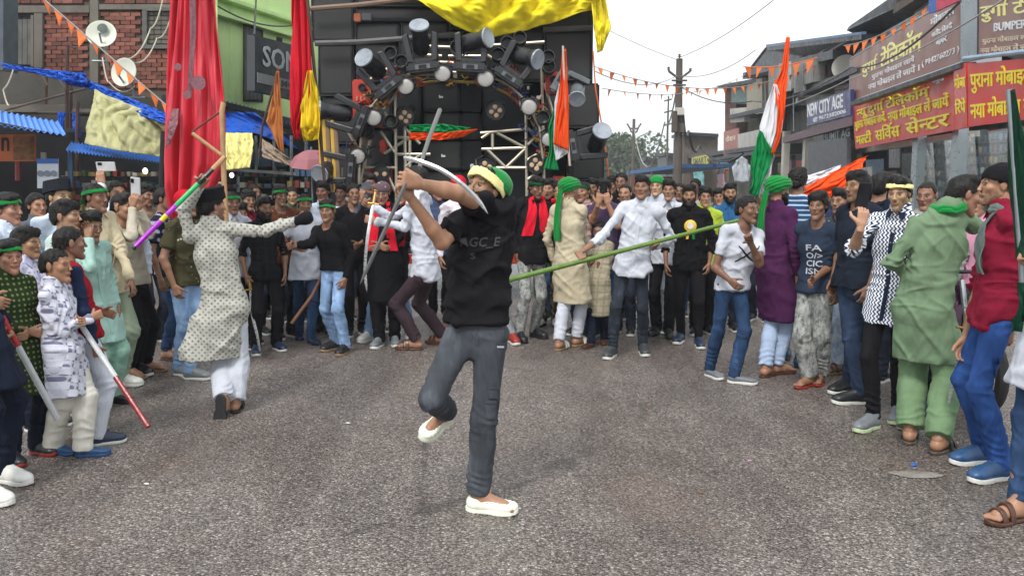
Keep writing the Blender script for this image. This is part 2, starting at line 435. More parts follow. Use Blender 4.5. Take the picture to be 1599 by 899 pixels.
def head_tpl(kind, hi):
    key = ('head', kind, hi)
    if key in TPL: return TPL[key]
    wide, jaw, nose = {'thin': (.90, .84, .95), 'norm': (.96, .95, 1), 'broad': (1.07, 1.12, 1.12), 'kid': (1.0, .74, .72)}[kind]
    g = Grid((-.1, -.13, -.14), (.1, .13, .13), .0034 if hi else .0055); head_prims(g, wide, jaw, 0, nose)
    v, f = g.mesh()
    t = np.ones((len(v), 3)); x, y, z = v.T
    ax = np.abs(x)
    br = np.clip(1.5 - np.abs(z - (.0325 - .16 * np.abs(ax - .028))) / .0050, 0, 1) * np.clip(1.5 - np.abs(ax - .032) / .0155, 0, 1) * (y < -.055)
    lp = np.clip(1.4 - np.abs(z + .0565) / .0095, 0, 1) * np.clip(1.5 - ax / .020, 0, 1) * (y < -.07)
    t *= (1 - (.86 if kind != 'kid' else .6) * br)[:, None]; t *= 1 - lp[:, None] * np.array([.12, .42, .36])
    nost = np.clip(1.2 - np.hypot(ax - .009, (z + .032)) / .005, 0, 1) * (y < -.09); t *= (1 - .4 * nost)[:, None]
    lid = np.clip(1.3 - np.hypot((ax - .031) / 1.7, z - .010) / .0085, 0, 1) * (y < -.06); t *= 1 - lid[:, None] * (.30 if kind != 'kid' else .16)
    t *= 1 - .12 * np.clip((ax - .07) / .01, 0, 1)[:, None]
    TPL[key] = (v, f, t); return TPL[key]
def face_masks(v):
    x, y, z = v.T; ax = np.abs(x)
    mou = np.clip(1.3 - np.abs(z + .043 + .12 * ax) / .006, 0, 1) * np.clip(1.5 - ax / .021, 0, 1) * (y < -.07)
    jawl = np.clip((-.040 - z - np.clip(ax - .03, 0, 1) * -1.2) / .034, 0, 1) * np.clip((.012 - y) / .03, 0, 1)
    lipz = np.clip(1.3 - np.abs(z + .056) / .009, 0, 1) * np.clip(1.4 - ax / .021, 0, 1)
    return mou, np.clip(jawl - lipz, 0, 1)
def shade_mesh(name, v, f, mat):
    me = npmesh(name, v, f); me.materials.append(mat); return me
def hair_tpl(style):
    key = ('hair', style)
    if key in TPL: return TPL[key]
    off, fr, puff, nape, seed = {'short': (.008, .068, 0, -.045, 1), 'crop': (.004, .072, 0, -.03, 2), 'mop': (.018, .052, .012, -.065, 3),
                                 'side': (.013, .058, .018, -.05, 4), 'long': (.020, .062, .008, -.105, 5), 'curly': (.022, .060, .012, -.05, 6)}[style]
    g = Grid((-.12, -.15, -.14), (.12, .15, .17), .0052)
    g.ell((0, .015, .035), (.075 + off * .5, .095 + off * .85, .082 + off), .01)
    g.ell((0, .055, -.02), (.060 + off * .5, .055 + off, .060), .03)
    if puff: g.ell((.012, -.048, .086), (.060, .044, .026 + puff), .02); g.ell((-.03, -.01, .105), (.045, .06, .022 + puff * .7), .02)
    X, Y, Z = g.ax[0][:, None, None], g.ax[1][None, :, None], g.ax[2][None, None, :]
    aX = np.abs(X)
    hl = np.where(Y < -.012, fr + (fr - .012) * 0 * Y - np.clip(aX - .048, 0, 1) * 1.6, 0) + np.where(Y >= -.012, .014 + (Y + .012) / .10 * (nape - .014), 0)
    hl = np.where((Y < -.012) & (Y > -.05), np.minimum(hl, .014 + (fr - .014) * np.clip((-.012 - Y) / .03, 0, 1)), hl)
    seedn = (np.sin(X * 190 + seed) * np.sin(X * 83 + Y * 70)) * .0055
    g.d = np.maximum(g.d, ((hl + seedn - Z) * .8).astype(np.float32))
    g.put(tuple([slice(None)] * 3), (np.sqrt((X / .078) ** 2 + ((Y + .01) / .088) ** 2 + ((Z + .035) / .085) ** 2) - 1) * .07 + (0 * Z), .006, 's')
    v, f = g.mesh(); N = vnormals(v, f)
    fq = (60, 60, 24) if style != 'curly' else (95, 95, 95)
    v = v + N * (vnoise(v * np.array(fq), seed) * (.0042 if style != 'curly' else .007) + vnoise(v * 140, seed + 3) * .0016)[:, None] * (1 if off > .006 else .35)
    # loose tufts
    vs, fs = [v], [f]; b = len(v); r = np.random.default_rng(seed)
    m = 0 if style == 'crop' else 320
    pick = r.integers(0, len(v), m); tv, tf = [], []
    for i in pick:
        p, n = v[i], N[i]
        if n @ nrm(p) < .3: continue
        d = nrm(n * .03 + A(r.normal(0, .4), r.normal(0, .4) + (-.5 if p[2] > .06 else .25), -.75 if p[2] < .07 else -.12)); sd_ = nrm(np.cross(d, n)) * .0035
        L = r.uniform(.006, .016) * (1 + off * 9)
        q = [p - sd_ - n * .002, p + sd_ - n * .002, p + d * L * .6 + n * .003 + sd_ * .6, p + d * L + n * .0005]
        tv += q; tf.append((b, b + 1, b + 2, b + 3)); b += 4
    if tv: vs.append(np.array(tv)); fs.append(np.array(tf))
    TPL[key] = shade_mesh('hair_' + style, np.concatenate(vs), np.concatenate(fs), hairmat()); return TPL[key]
def band_tpl():
    if 'band' in TPL: return TPL['band']
    g = Grid((-.13, -.13, 0), (.13, .14, .11), .004)
    g.ell((0, .015, .035), (.086, .110, .095), .01); g.ell((0, -.02, .03), (.074, .084, .085), .02)
    X, Y, Z = g.ax[0][:, None, None], g.ax[1][None, :, None], g.ax[2][None, None, :]
    inn = (np.sqrt((X / .078) ** 2 + ((Y - .012) / .1) ** 2) - 1) * .08
    mid = .066 - (Y + .08) * .22 + np.sin(X * 60) * .002
    g.d = np.maximum(np.maximum(g.d, -inn + 0 * Z), (np.abs(Z - mid) - .0165).astype(np.float32))
    v, f = g.mesh(); v = v + vnormals(v, f) * (vnoise(v * np.array((20, 20, 120)), 5) * .002)[:, None]
    # knot and two tails at the back
    g2 = Grid((-.06, .08, -.1), (.06, .17, .08), .005)
    g2.ell((0, .122, .022), (.017, .012, .015), .01); g2.cone((.005, .126, .02), (.03, .135, -.07), .012, .016, .01, flat=((0, 1, 0), 3)); g2.cone((-.005, .126, .02), (-.03, .132, -.05), .012, .015, .01, flat=((0, 1, 0), 3))
    v2, f2 = g2.mesh()
    me = gmesh('headband_cloth', np.concatenate([v, v2]), np.concatenate([f, f2 + len(v)]), gc=np.concatenate([v, v2])); me.materials.append(None)
    TPL['band'] = me; return me
def turban_tpl(tail):
    key = ('turban', tail)
    if key in TPL: return TPL[key]
    g = Grid((-.16, -.17, -.05), (.16, .19, .2), .005)
    g.ell((0, .018, .068), (.104, .126, .076), .01); g.ell((0, .05, .045), (.085, .085, .07), .03)
    X, Y, Z = g.ax[0][:, None, None], g.ax[1][None, :, None], g.ax[2][None, None, :]
    g.d = np.maximum(g.d, ((.048 - (Y + .1) * .28) - Z).astype(np.float32))
    g.put(tuple([slice(None)] * 3), (np.sqrt((X / .073) ** 2 + ((Y - .005) / .092) ** 2 + ((Z - .0) / .075) ** 2) - 1) * .07, .006, 's')
    v, f = g.mesh(); N = vnormals(v, f)
    r1 = np.abs(np.sin((v[:, 2] * 1.0 + v[:, 0] * .45 + v[:, 1] * .15) * 105)); r2 = vnoise(v * np.array((14, 14, 60)), 2)
    v = v + N * (r1 * .009 + r2 * .005)[:, None]
    vs, fs = [v], [f]
    if tail:
        n, m, L = 30, 9, tail; pv = []
        for i in range(n + 1):
            t = i / n
            for j in range(m + 1):
                u = j / m - .5; w = .06 + .05 * t
                pv.append((.012 + u * w, .118 + .05 * math.sin(t * 2.2) + .014 * math.sin(u * 13 + t * 2), .05 - L * t + (.012 * math.sin(j * 2.1) if i == n else 0)))
        pf = [(i * (m + 1) + j, i * (m + 1) + j + 1, (i + 1) * (m + 1) + j + 1, (i + 1) * (m + 1) + j) for i in range(n) for j in range(m)]
        b = np.array(pv); nv = b + A(0, .006, 0)
        pf = np.array(pf); vs += [b, nv]; fs += [pf + len(v), pf[:, ::-1] + len(v) + len(b)]
    vv = np.concatenate(vs); me = gmesh('turban_cloth', vv, np.concatenate(fs), gc=vv); me.materials.append(None)
    TPL[key] = me; return me
def cap_tpl(kind):
    key = ('cap', kind)
    if key in TPL: return TPL[key]
    g = Grid((-.13, -.15, 0), (.13, .16, .2), .005)
    if kind == 'kufi':
        X, Y, Z = g.ax[0][:, None, None], g.ax[1][None, :, None], g.ax[2][None, None, :]
        tz = Z + Y * .18
        r = (np.sqrt((X / .094) ** 2 + ((Y - .015) / .116) ** 2) - 1) * .09 + (tz - .10) * .10
        g.d = np.maximum(np.maximum(r, tz - .148), .050 - tz).astype(np.float32)
    else:
        g.ell((0, .015, .045), (.092, .112, .090), .01); X, Y, Z = g.ax[0][:, None, None], g.ax[1][None, :, None], g.ax[2][None, None, :]
        g.d = np.maximum(g.d, ((.044 - (Y + .08) * .25) - Z).astype(np.float32))
    v, f = g.mesh(); v = v + vnormals(v, f) * (vnoise(v * 25, 8) * .0025)[:, None]
    me = gmesh('cap_cloth', v, f, gc=v); me.materials.append(None); TPL[key] = me; return me
def beard_tpl(full):
    key = ('beard', full)
    if key in TPL: return TPL[key]
    g = Grid((-.09, -.13, -.16), (.09, .06, .03), .0042)
    o = .011 if full else .0045
    g.ell((0, -.025, -.032), (.058 + o, .061 + o, .084 + o), .02)
    for sx in (-1, 1): g.cone((sx * .052, .005, -.045), (sx * .012, -.072, -.104), .021 + o, .018 + o, .03)
    X, Y, Z = g.ax[0][:, None, None], g.ax[1][None, :, None], g.ax[2][None, None, :]; aX = np.abs(X)
    top = -.062 + np.clip(aX - .018, 0, 1) * 1.25
    d = np.maximum(g.d, (Z - top) * .7); d = np.maximum(d, (Y - .018))
    mo = np.maximum((np.sqrt((X / .027) ** 2 + ((Y + .088) / .012) ** 2 + ((Z + .042 + .18 * aX) / .0065) ** 2) - 1) * .0065, d * 0 - 1)
    g.d = np.minimum(d, mo).astype(np.float32)
    v, f = g.mesh(); v = v + vnormals(v, f) * (vnoise(v * 130, 4) * .0022)[:, None]
    TPL[key] = shade_mesh('beard', v, f, hairmat('hair_beard', (.014, .011, .010))); return TPL[key]
def eye_tpl():
    if 'eye' in TPL: return TPL['eye']
    mb = MB(); mw = surf('eye_white', (.20, .165, .14), .25, .05); mi = surf('eye_iris', (.012, .008, .006), .2, .05)
    rings = [(.0, -.0), (.0056, .0006), (.0057, .0008), (.0085, .0026), (.0112, .0070)]
    n = 12; v = [(0, -.0122, 0)]; f = []
    for r, dy in rings[1:]:
        for k in range(n):
            th = 2 * math.pi * k / n; v.append((r * math.cos(th), -.0122 + dy, r * math.sin(th) * (.5 if r > .006 else .82)))
    for k in range(n): f.append((0, 1 + k, 1 + (k + 1) % n))
    for i in range(len(rings) - 2):
        for k in range(n): f.append((1 + i * n + k, 1 + (i + 1) * n + k, 1 + (i + 1) * n + (k + 1) % n, 1 + i * n + (k + 1) % n))
    me = npmesh('eyeball', v, f); me.materials.append(mi); me.materials.append(mw)
    me.polygons.foreach_set('material_index', [0] * n + [0] * n + [1] * (len(f) - 2 * n)); TPL['eye'] = me; return me
def hand_tpl(pose, hi):
    key = ('hand', pose, hi)
    if key in TPL: return TPL[key]
    g = Grid((-.08, -.05, -.04), (.09, .12, .21), .003 if hi else .0046)
    # local: x thumb side, y palm normal, z towards the fingers
    g.cone((0, 0, -.03), (.0, .0, .012), .024, .025, .01, flat=((0, 1, 0), 1.25))
    for sx, w in ((-.026, .016), (-.009, .017), (.010, .017), (.027, .016)):
        g.cone((sx * .55, .001, .012), (sx, .0, .080), .0165, w * .82, .014, flat=((0, 1, 0), 1.15))
    cur = {'relax': (22, 30, 20), 'open': (6, 8, 5), 'grip': (72, 88, 45), 'phone': (38, 48, 30), 'point': (60, 80, 40)}[pose]
    for i, (sx, L, r) in enumerate(((.029, .072, .0088), (.010, .080, .0090), (-.010, .074, .0086), (-.028, .058, .0078))):
        p = A(sx, 0, .084); a = 0; k = 1 + (.12 * i if pose == 'relax' else .03 * i)
        if pose == 'point' and i == 0: k = .1
        sp = sx * (.8 if pose == 'open' else .25)
        for j, fr in enumerate((.44, .31, .25)):
            a += math.radians(cur[j] * k); dv = nrm(A(sp, math.sin(a), math.cos(a))); q = p + dv * L * fr
            g.cone(p, q, r * (1 - .1 * j), r * (.9 - .1 * j), .004); p = q
    p = A(.026, .004, .022)
    T = {'relax': [(.62, .35, .75), (.35, .35, .85)], 'open': [(.85, .15, .6), (.7, .15, .75)], 'grip': [(.45, .75, .55), (-.75, .55, .35)],
         'phone': [(.6, .7, .55), (.1, .6, .75)], 'point': [(.45, .75, .55), (-.6, .6, .4)]}[pose]
    q = p + nrm(T[0]) * .040; g.cone(p, q, .0155, .0115, .012); q2 = q + nrm(T[0]) * .02; g.cone(q, q2, .0108, .010, .004); g.cone(q2, q2 + nrm(T[1]) * .030, .010, .0078, .004)
    v, f = g.mesh(); TPL[key] = (v, f); return TPL[key]
def foot_tpl():
    if 'foot' in TPL: return TPL['foot']
    g = Grid((-.06, -.21, -.0), (.06, .1, .13), .0046)   # toes along -Y, heel +Y, z=0 is the sole
    g.cone((0, .03, .03), (0, -.12, .024), .034, .030, .02, flat=((0, 0, 1), 1.1)); g.ell((0, .035, .03), (.031, .034, .03), .02)
    g.cone((0, .015, .12), (0, .0, .05), .034, .036, .03); g.cone((0, -.01, .06), (0, -.09, .033), .032, .024, .03)
    for i, x in enumerate((-.026, -.011, .003, .015, .027)): g.cone((x, -.12, .02), (x * 1.05, -.165 + .006 * abs(i), .014), .012, .0095 + (.003 if i == 0 else 0), .006)
    g.cut((0, 0, .0), (0, 0, -1)); v, f = g.mesh(); TPL['foot'] = (v, f); return TPL['foot']
def outline_slab(g, z0, z1, grow=0.0):
    X, Y, Z = g.ax[0][:, None, None], g.ax[1][None, :, None], g.ax[2][None, None, :]
    a = np.sqrt(((X - .003) / (.048 + grow)) ** 2 + ((Y + .105) / (.082 + grow)) ** 2) - 1
    b = np.sqrt((X / (.037 + grow)) ** 2 + ((Y - .030) / (.050 + grow)) ** 2) - 1
    c = np.maximum(np.abs(X) / (.036 + grow) - 1, np.maximum((-.13 - Y) / .05, (Y - .05) / .05))
    d = np.minimum(np.minimum(a, b), c) * .04
    rise = np.clip((-.12 - Y) / .07, 0, 1) ** 2 * .012
    return np.maximum(d, np.maximum(z0 + rise * .8 - Z, Z - z1 - rise)).astype(np.float32)
def shoe_tpl(kind):
    key = ('shoe', kind)
    if key in TPL: return TPL[key]
    out = {}
    h = .0042
    g = Grid((-.07, -.21, -.0), (.07, .1, .14), h)
    if kind in ('sneaker', 'clog', 'loafer'):
        hi = {'sneaker': .11, 'clog': .075, 'loafer': .07}[kind]
        g.cone((0, .035, .045), (0, -.13, .036), .043, .038, .02, flat=((0, 0, 1), 1.05)); g.ell((.002, -.13, .04), (.047, .06, .034 if kind != 'clog' else .042), .02)
        g.cone((0, .028, .05), (0, .022, hi), .041, .038, .02); g.cone((0, -.0, .085 if kind == 'sneaker' else .06), (0, -.1, .052), .034, .028, .03)
        g.cut((0, 0, .018), (0, 0, -1)); g.cut((0, .0, hi), (0, -.12, .99))
        if kind != 'sneaker': g.cone((0, .02, hi + .02), (0, -.035, hi + .02), .034, .030, .01, op='s')
        v, f = g.mesh(); N = vnormals(v, f)
        if kind == 'clog':
            hol = np.sin(v[:, 0] * 260) * np.sin(v[:, 1] * 260); v = v - N * (np.clip(hol - .45, 0, 1) * .012 * (v[:, 2] > .045) * (v[:, 1] < -.03))[:, None]
        else:
            lace = (np.abs(v[:, 0]) < .022) & (v[:, 1] < -.02) & (v[:, 1] > -.115) & (v[:, 2] > .05)
            v = v + N * (np.where(lace, np.abs(np.sin(v[:, 1] * 230)) * .004, 0))[:, None]
        out['upper'] = (v, f)
        g = Grid((-.07, -.22, -.0), (.07, .1, .06), h); g.d = outline_slab(g, .0, .026, .004); out['sole'] = g.mesh()
        if kind == 'sneaker':
            mb = MB()
            for i in range(5):
                y = -.03 - i * .018; z = .093 - i * .0088; mb.tube([(-.021, y, z - .004), (0, y - .002, z + .004), (.021, y, z - .004)], .0028, 5)
            out['lace'] = (np.array(mb.v), mb.f)
    else:
        g.d = outline_slab(g, .0, .02, .003); out['sole'] = g.mesh()
        g = Grid((-.07, -.21, -.0), (.07, .1, .11), .0036)
        X, Y, Z = g.ax[0][:, None, None], g.ax[1][None, :, None], g.ax[2][None, None, :]
        if kind == 'slide':
            for y0, w in ((-.065, .016), (-.115, .015)):
                sh = np.abs(np.sqrt((X / .045) ** 2 + ((Z - .02) / (.055 + (y0 + .115) * .4)) ** 2) - 1) * .045 - .0045
                g.d = np.minimum(g.d, np.maximum(np.maximum(sh, np.abs(Y - y0) - w), .012 - Z)).astype(np.float32)
        else:
            for sx in (-1, 1): g.cone((sx * .040, -.04, .02), (sx * .030, -.075, .050), .006, .006, .004, flat=((1, 0, 0), 1.3)); g.cone((sx * .030, -.075, .050), (-.012, -.135, .03), .0065, .005, .004)
        out['strap'] = g.mesh()
    for k2, (v, f) in out.items():
        me = gmesh('shoe_' + kind + '_' + k2, v, f, gc=v) if isinstance(f, np.ndarray) else npmesh('shoe_' + k2, v, f); me.materials.append(None); out[k2] = me
    TPL[key] = out; return out
# ------------------------------------------------------------------ people
def ik2(a, b, l1, l2, pole):
    e = b - a; L = np.linalg.norm(e); s = 1.0
    if L > (l1 + l2) * .998: s = L / ((l1 + l2) * .998); l1 *= s; l2 *= s
    if L < abs(l1 - l2) * 1.02 + 1e-3: L = abs(l1 - l2) * 1.02 + 1e-3
    u = nrm(e); x = (l1 * l1 - l2 * l2 + L * L) / (2 * L); y = math.sqrt(max(l1 * l1 - x * x, 0))
    p = pole - u * (pole @ u); return a + u * x + nrm(p) * y
def rotm(yaw, pitch, roll):
    """columns: image of head-local x,y,z; yaw 0 looks at the camera"""
    return np.array(Matrix.Rotation(math.radians(yaw), 3, 'Z') @ Matrix.Rotation(math.radians(pitch), 3, 'X') @ Matrix.Rotation(math.radians(roll), 3, 'Y'))
def place(me, name, par, root, R, t, s, mat=None):
    o = link(name, me, par, mat)
    M = np.eye(4); M[:3, :3] = np.asarray(R) * s; M[:3, 3] = np.asarray(t) - root
    o.matrix_basis = Matrix(M.tolist()); return o
INFO = {}
PCOUNT = [0]
def person(key, hx, hy, fy=None, D=None, yaw=0, turn=0, nod=0, tilt=0, top=('tee', None), bot=('jeans', None), shoe=('sneaker', None, None),
           hair='short', skn=1, bw=.95, L=None, R=None, J=None, fx=None, band=None, cap=None, turban=None, beard=None, mous=False,
           head='norm', label='', H=None, hem=None, flare=1.0, lod=None, group='people crowding the street', skirt=None, fyaw=None, toe=None, collar=None, rolled=None, shown='all', z0=0.0, drag=None):
    PCOUNT[0] += 1; seed = PCOUNT[0]; rg = np.random.default_rng(seed)
    bw = bw * .90; yaw = yaw - math.degrees(math.atan((hx - 799.5) / FPX))      # yaw is meant relative to the line of sight
    if D is None: D = G(hx, fy)[1]
    C = P(hx, hy, D)
    if H is None: H = C[2] + .114 - z0
    k = H / 1.7; hs = (k ** .58 if H < 1.55 else k ** .7 * .955) * .965     # children have larger heads for their height
    if H < 1.5 and head == 'norm': head = 'kid'
    elif head == 'norm': head = ('norm', 'thin', 'norm', 'thin', 'broad')[seed % 5]
    c, s_ = math.cos(math.radians(yaw)), math.sin(math.radians(yaw))
    F = A(s_, -c, 0); B = A(c, s_, 0); Z = A(0, 0, 1)
    yv = math.radians(yaw) + math.atan((hx - 799.5) / FPX); sgn = {'l': -1, 'r': 1} if math.cos(yv) >= -1e-6 else {'l': 1, 'r': -1}
    J = J or {}
    def jp(n, d):
        if n in J: x = J[n]; return P(x[0], x[1], D + x[2])
        return d
    # feet
    if fx is None:
        base = C + A(0, 0, -C[2]) - F * .02; base = base + A(0, 0, z0)
        st = .085 * k
        feet = {q: base + B * sgn[q] * st + F * rg.uniform(-.05, .07) for q in 'lr'}
    else:
        feet = {q: (G(x[0], x[1], z0) if len(x) == 2 else P(x[0], x[1], D + x[2])) for q, x in zip('lr', fx)}
    root = (feet['l'] + feet['r']) / 2; root[2] = z0
    Rh = rotm(yaw + turn, nod, tilt)
    if fyaw is None: fyaw = {q: yaw + (-12 if q == 'l' else 12) * (1 if sgn['l'] < 0 else -1) for q in 'lr'}
    elif not isinstance(fyaw, dict): fyaw = dict(zip('lr', fyaw))
    ankle = {}; footM = {}
    for q in 'lr':
        Rf = rotm(fyaw[q], 0, 0)
        if toe and toe.get(q):
            tp = toe[q]; T = P(tp[0], tp[1], D + tp[2]); d = nrm(T - feet[q]); up = nrm(A(*tp[3])) if len(tp) > 3 else A(0, 0, 1)
            up = nrm(up - d * (up @ d)); Rf = np.stack([np.cross(up, -d) * -1 * -1, -d, up], 1); Rf[:, 0] = np.cross(-d, up)
        footM[q] = (Rf, feet[q]); ankle[q] = feet[q] + Rf @ A(0, .02, .085) * k
    mid = root + Z * 0; mid[2] = z0
    pel = jp('pelvis', A(mid[0] * .7 + C[0] * .3, mid[1] * .7 + C[1] * .3, z0 + .530 * H))
    neck = jp('neck', C + Rh @ A(0, .030, -.098) * hs + A(0, 0, -.036) * k)
    up = nrm(neck - pel); Bs = nrm(B - up * (B @ up))
    sh = {q: jp('s' + q, neck - up * .070 * k + Bs * sgn[q] * .163 * k * (.94 + .06 * bw) * (1 if H > 1.5 else .93)) for q in 'lr'}
    Bs = nrm(sh['r'] - sh['l']) * (sgn['r'])
    hipc = {q: pel - Z * .03 * k + B * sgn[q] * .080 * k for q in 'lr'}
    chest = pel + (neck - pel) * .62 - 0 * F
    knee = {}
    for q in 'lr':
        knee[q] = jp('k' + q, ik2(hipc[q], ankle[q], .245 * H, .238 * H, F + B * sgn[q] * .12))
    # arms
    el, wr, hf, hsd, hp = {}, {}, {}, {}, {}
    lu, lf = .172 * H, .150 * H
    for q, spec in (('l', L), ('r', R)):
        S = sh[q]; o = Bs * sgn[q]; spec = spec if spec is not None else 'down'
        pose = 'relax'; pole = -F * .6 + o * .6 - Z * .25; thumb = F * 1.0 + o * -.2; fd = None; E = None
        wz = spec.get('w', spec.get('g')) if isinstance(spec, dict) else spec if isinstance(spec, tuple) else None
        if wz is not None and P(wz[0], wz[1], D + wz[2])[2] > S[2] - .12: pole = -Z + o * .35 + F * .25
        if isinstance(spec, str):
            w = {'down': S - Z * .305 * H + o * .035 * H + F * .025 * H, 'fwd': S - Z * .16 * H + F * .17 * H - o * .01 * H, 'belly': S - Z * .205 * H + F * .13 * H - o * .09 * H,
                 'pocket': S - Z * .27 * H + o * .05 * H + F * .02 * H, 'chest': S - Z * .08 * H + F * .13 * H - o * .07 * H, 'back': S - Z * .26 * H - F * .09 * H - o * .06 * H,
                 'up': S + Z * .20 * H + F * .1 * H, 'fold': S - Z * .13 * H + F * .14 * H - o * .14 * H}[spec]
            if spec in ('fwd', 'belly', 'chest', 'fold'): thumb = Z; pose = 'grip' if spec == 'fold' else 'relax'
            if spec == 'up': pole = F + o * .5 - Z * .3; thumb = -o
        elif isinstance(spec, tuple): w = P(spec[0], spec[1], D + spec[2]); thumb = Z
        else:
            pose = spec.get('pose', 'grip')
            if 'pole' in spec: pole = A(*spec['pole'])
            thumb = A(*spec['thumb']) if 'thumb' in spec else Z
            if 'e' in spec: E = P(spec['e'][0], spec['e'][1], D + spec['e'][2])
            if 'ax' in spec:   # grip: hand closes round an axis through point g
                T = P(spec['g'][0], spec['g'][1], D + spec['g'][2]) if len(spec['g']) == 3 else A(*spec['g'][1:]); ax = nrm(A(*spec['ax'])); thumb = ax; w = T
                for _ in range(4):
                    e_ = E if E is not None else ik2(S, w, lu, lf, pole)
                    f_ = T - e_; f_ = nrm(f_ - ax * (f_ @ ax)); n_ = np.cross(ax, f_) if sgn[q] < 0 else np.cross(f_, ax)
                    w = T - f_ * .083 * k - n_ * .026 * k
                fd = f_
            else: w = P(spec['w'][0], spec['w'][1], D + spec['w'][2])
        if pose == 'phone': thumb = A(-1, 0, 0) if sgn[q] < 0 else A(1, 0, 0)
        if E is None: E = ik2(S, w, lu, lf, pole)
        el[q], wr[q] = jp('e' + q, E), w
        f_ = fd if fd is not None else nrm(w - el[q])
        if isinstance(spec, dict) and 'fdir' in spec: f_ = nrm(A(*spec['fdir']))
        elif pose == 'phone': f_ = A(0, 0, 1)
        t_ = thumb - f_ * (thumb @ f_); t_ = nrm(t_) if np.linalg.norm(t_) > .05 else nrm(np.cross(f_, Z))
        n_ = np.cross(t_, f_) if sgn[q] < 0 else np.cross(f_, t_)
        hf[q] = np.stack([t_, n_, f_], 1); hp[q] = pose; hsd[q] = n_
    hi = (D < 6.2) if lod is None else lod
    hc = min(max(D * .00135, .0062), .0125); hb = min(max(D * .0009, .0045), .008)
    sm = skin(skn); tk, tm = top[0], top[1]
    # ---- body (skin): one mesh: head, neck and shoulders, arms, hands, legs, feet, on a coarse core
    bv, bf, bt = [], [], []; nb = 0
    def addp(v, f, t=None):
        nonlocal nb
        bv.append(v); bf.append(f + nb); bt.append(np.ones((len(v), 3)) if t is None else t); nb += len(v)
    v, f, t = head_tpl(head, hi)
    t = t.copy(); mo, jw = face_masks(v)
    if mous or beard: t *= (1 - .75 * mo)[:, None]
    if beard or mous == 'stubble': t *= (1 - (.62 if beard else .28) * jw ** 1.5 * (.75 + .5 * vnoise(v * 170, 3)))[:, None]
    fs_ = A(rg.uniform(.93, 1.0), 1, rg.uniform(.97, 1.05)); t = t * (1 + rg.uniform(-.14, .14)) * A(1, 1 + rg.uniform(-.05, .07), 1 + rg.uniform(-.06, .10))
    v = v.copy(); fm_ = np.clip((-.02 - v[:, 1]) / .05, 0, 1); v[:, 1] -= fm_ * rg.uniform(-.004, .005) * np.clip(1 - np.abs(v[:, 2] + .02) / .04, 0, 1); v[:, 0] *= 1 - np.clip((-.04 - v[:, 2]) / .07, 0, 1) * rg.uniform(-.02, .14)
    addp((v * fs_ * hs) @ Rh.T + C, f, t)
    chh = C + Rh @ A(0, .025, -.06) * hs
    g = Grid(np.minimum(neck, chh) - .2 * k, np.maximum(neck, chh) + .2 * k, hb)
    nr = .052 * k * (.9 + .1 * bw) if H > 1.5 else .046 * k + .004
    g.cone(chh, neck - up * .02, nr, nr * 1.08, .01)
    stt = [(pel, B, .12 * k * bw, .08 * k * bw), (chest, Bs, .138 * k * bw, .090 * k * bw), (neck - up * .095 * k, Bs, .108 * k * bw, .068 * k)]
    g.loft(stt, .03, cuts=[(neck - up * .2, -up)])
    for q in 'lr': g.cone(neck + up * .0 * k, sh[q] - Bs * sgn[q] * .01, .028 * k, .036 * k, .03)
    g.ell(neck + up * .03 * k, (5, 5, 5), .001, op='u') if False else None
    sl_, X_, Y_, Z_ = g.loc(g.lo, g.lo + g.h * g.n); g.d[sl_] = np.maximum(g.d[sl_], np.sqrt((X_ - neck[0]) ** 2 + (Y_ - neck[1]) ** 2 + (Z_ - neck[2] - .02) ** 2) - .128 * k); v, f = g.mesh(); addp(v, f)
    long_ = tk in ('shirt', 'kurta', 'sweater')
    slv = {'l': .96 if long_ else -.35, 'r': .96 if long_ else -.35}      # -x: fraction of upper arm bare from the elbow
    if rolled: slv.update({q: rolled for q in 'lr'} if not isinstance(rolled, dict) else rolled)
    for q in 'lr':
        S, E, Wp = sh[q], el[q], wr[q]
        if slv[q] > 0: a0 = E + (Wp - E) * max(slv[q] - .25, 0)
        else: a0 = S + (E - S) * .45
        lo = np.minimum(np.minimum(a0, E if slv[q] < .3 else a0), Wp) - .06; hi_ = np.maximum(np.maximum(a0, E if slv[q] < .3 else a0), Wp) + .06
        g = Grid(lo, hi_, hb)
        if slv[q] < .3:
            m_ = S + (E - S) * .45; g.cone(S, m_, .047 * k * bw, .044 * k * bw, .01); g.cone(m_, E, .044 * k * bw, .036 * k, .01); g.ell(E, (.031 * k,) * 3, .02)
        fm = E + (Wp - E) * .3
        g.cone(E, fm, .036 * k, .0385 * k * (.5 + .5 * bw), .01); g.cone(fm, Wp, .0385 * k * (.5 + .5 * bw), .0235 * k, .015, flat=(hsd[q], 1.22))
        g.cut(a0, -nrm((E - S) if slv[q] <= 0 else (Wp - E)), np.asarray(a0) - .09, np.asarray(a0) + .09)
        v, f = g.mesh(); addp(v, f)
        v, f = hand_tpl(hp[q], hi); kk = k * .95; M = hf[q]
        v2 = (v * kk) @ M.T + Wp; addp(v2, f if np.linalg.det(M) > 0 else f[:, ::-1])
    bare = shoe[0] in ('slide', 'flip', 'clog', 'bare')
    for q in 'lr':
        if bare or bot[0] == 'shorts':
            v, f = foot_tpl(); Rf, fp = footM[q]; addp((v * k) @ Rf.T + fp + Rf @ A(0, 0, .018 if shoe[0] != 'bare' else 0) * k, f)
            g = Grid(np.minimum(knee[q], ankle[q]) - .08, np.maximum(knee[q], ankle[q]) + .08, .009)
            top_ = ankle[q] + (knee[q] - ankle[q]) * (.35 if bot[0] != 'shorts' else 1.0)
            g.cone(ankle[q], top_, .036 * k, .048 * k, .01); v, f = g.mesh(); addp(v, f)
    # coarse continuous core under the clothes
    allp = np.array([C, neck, pel, *sh.values(), *el.values(), *wr.values(), *knee.values(), *ankle.values()])
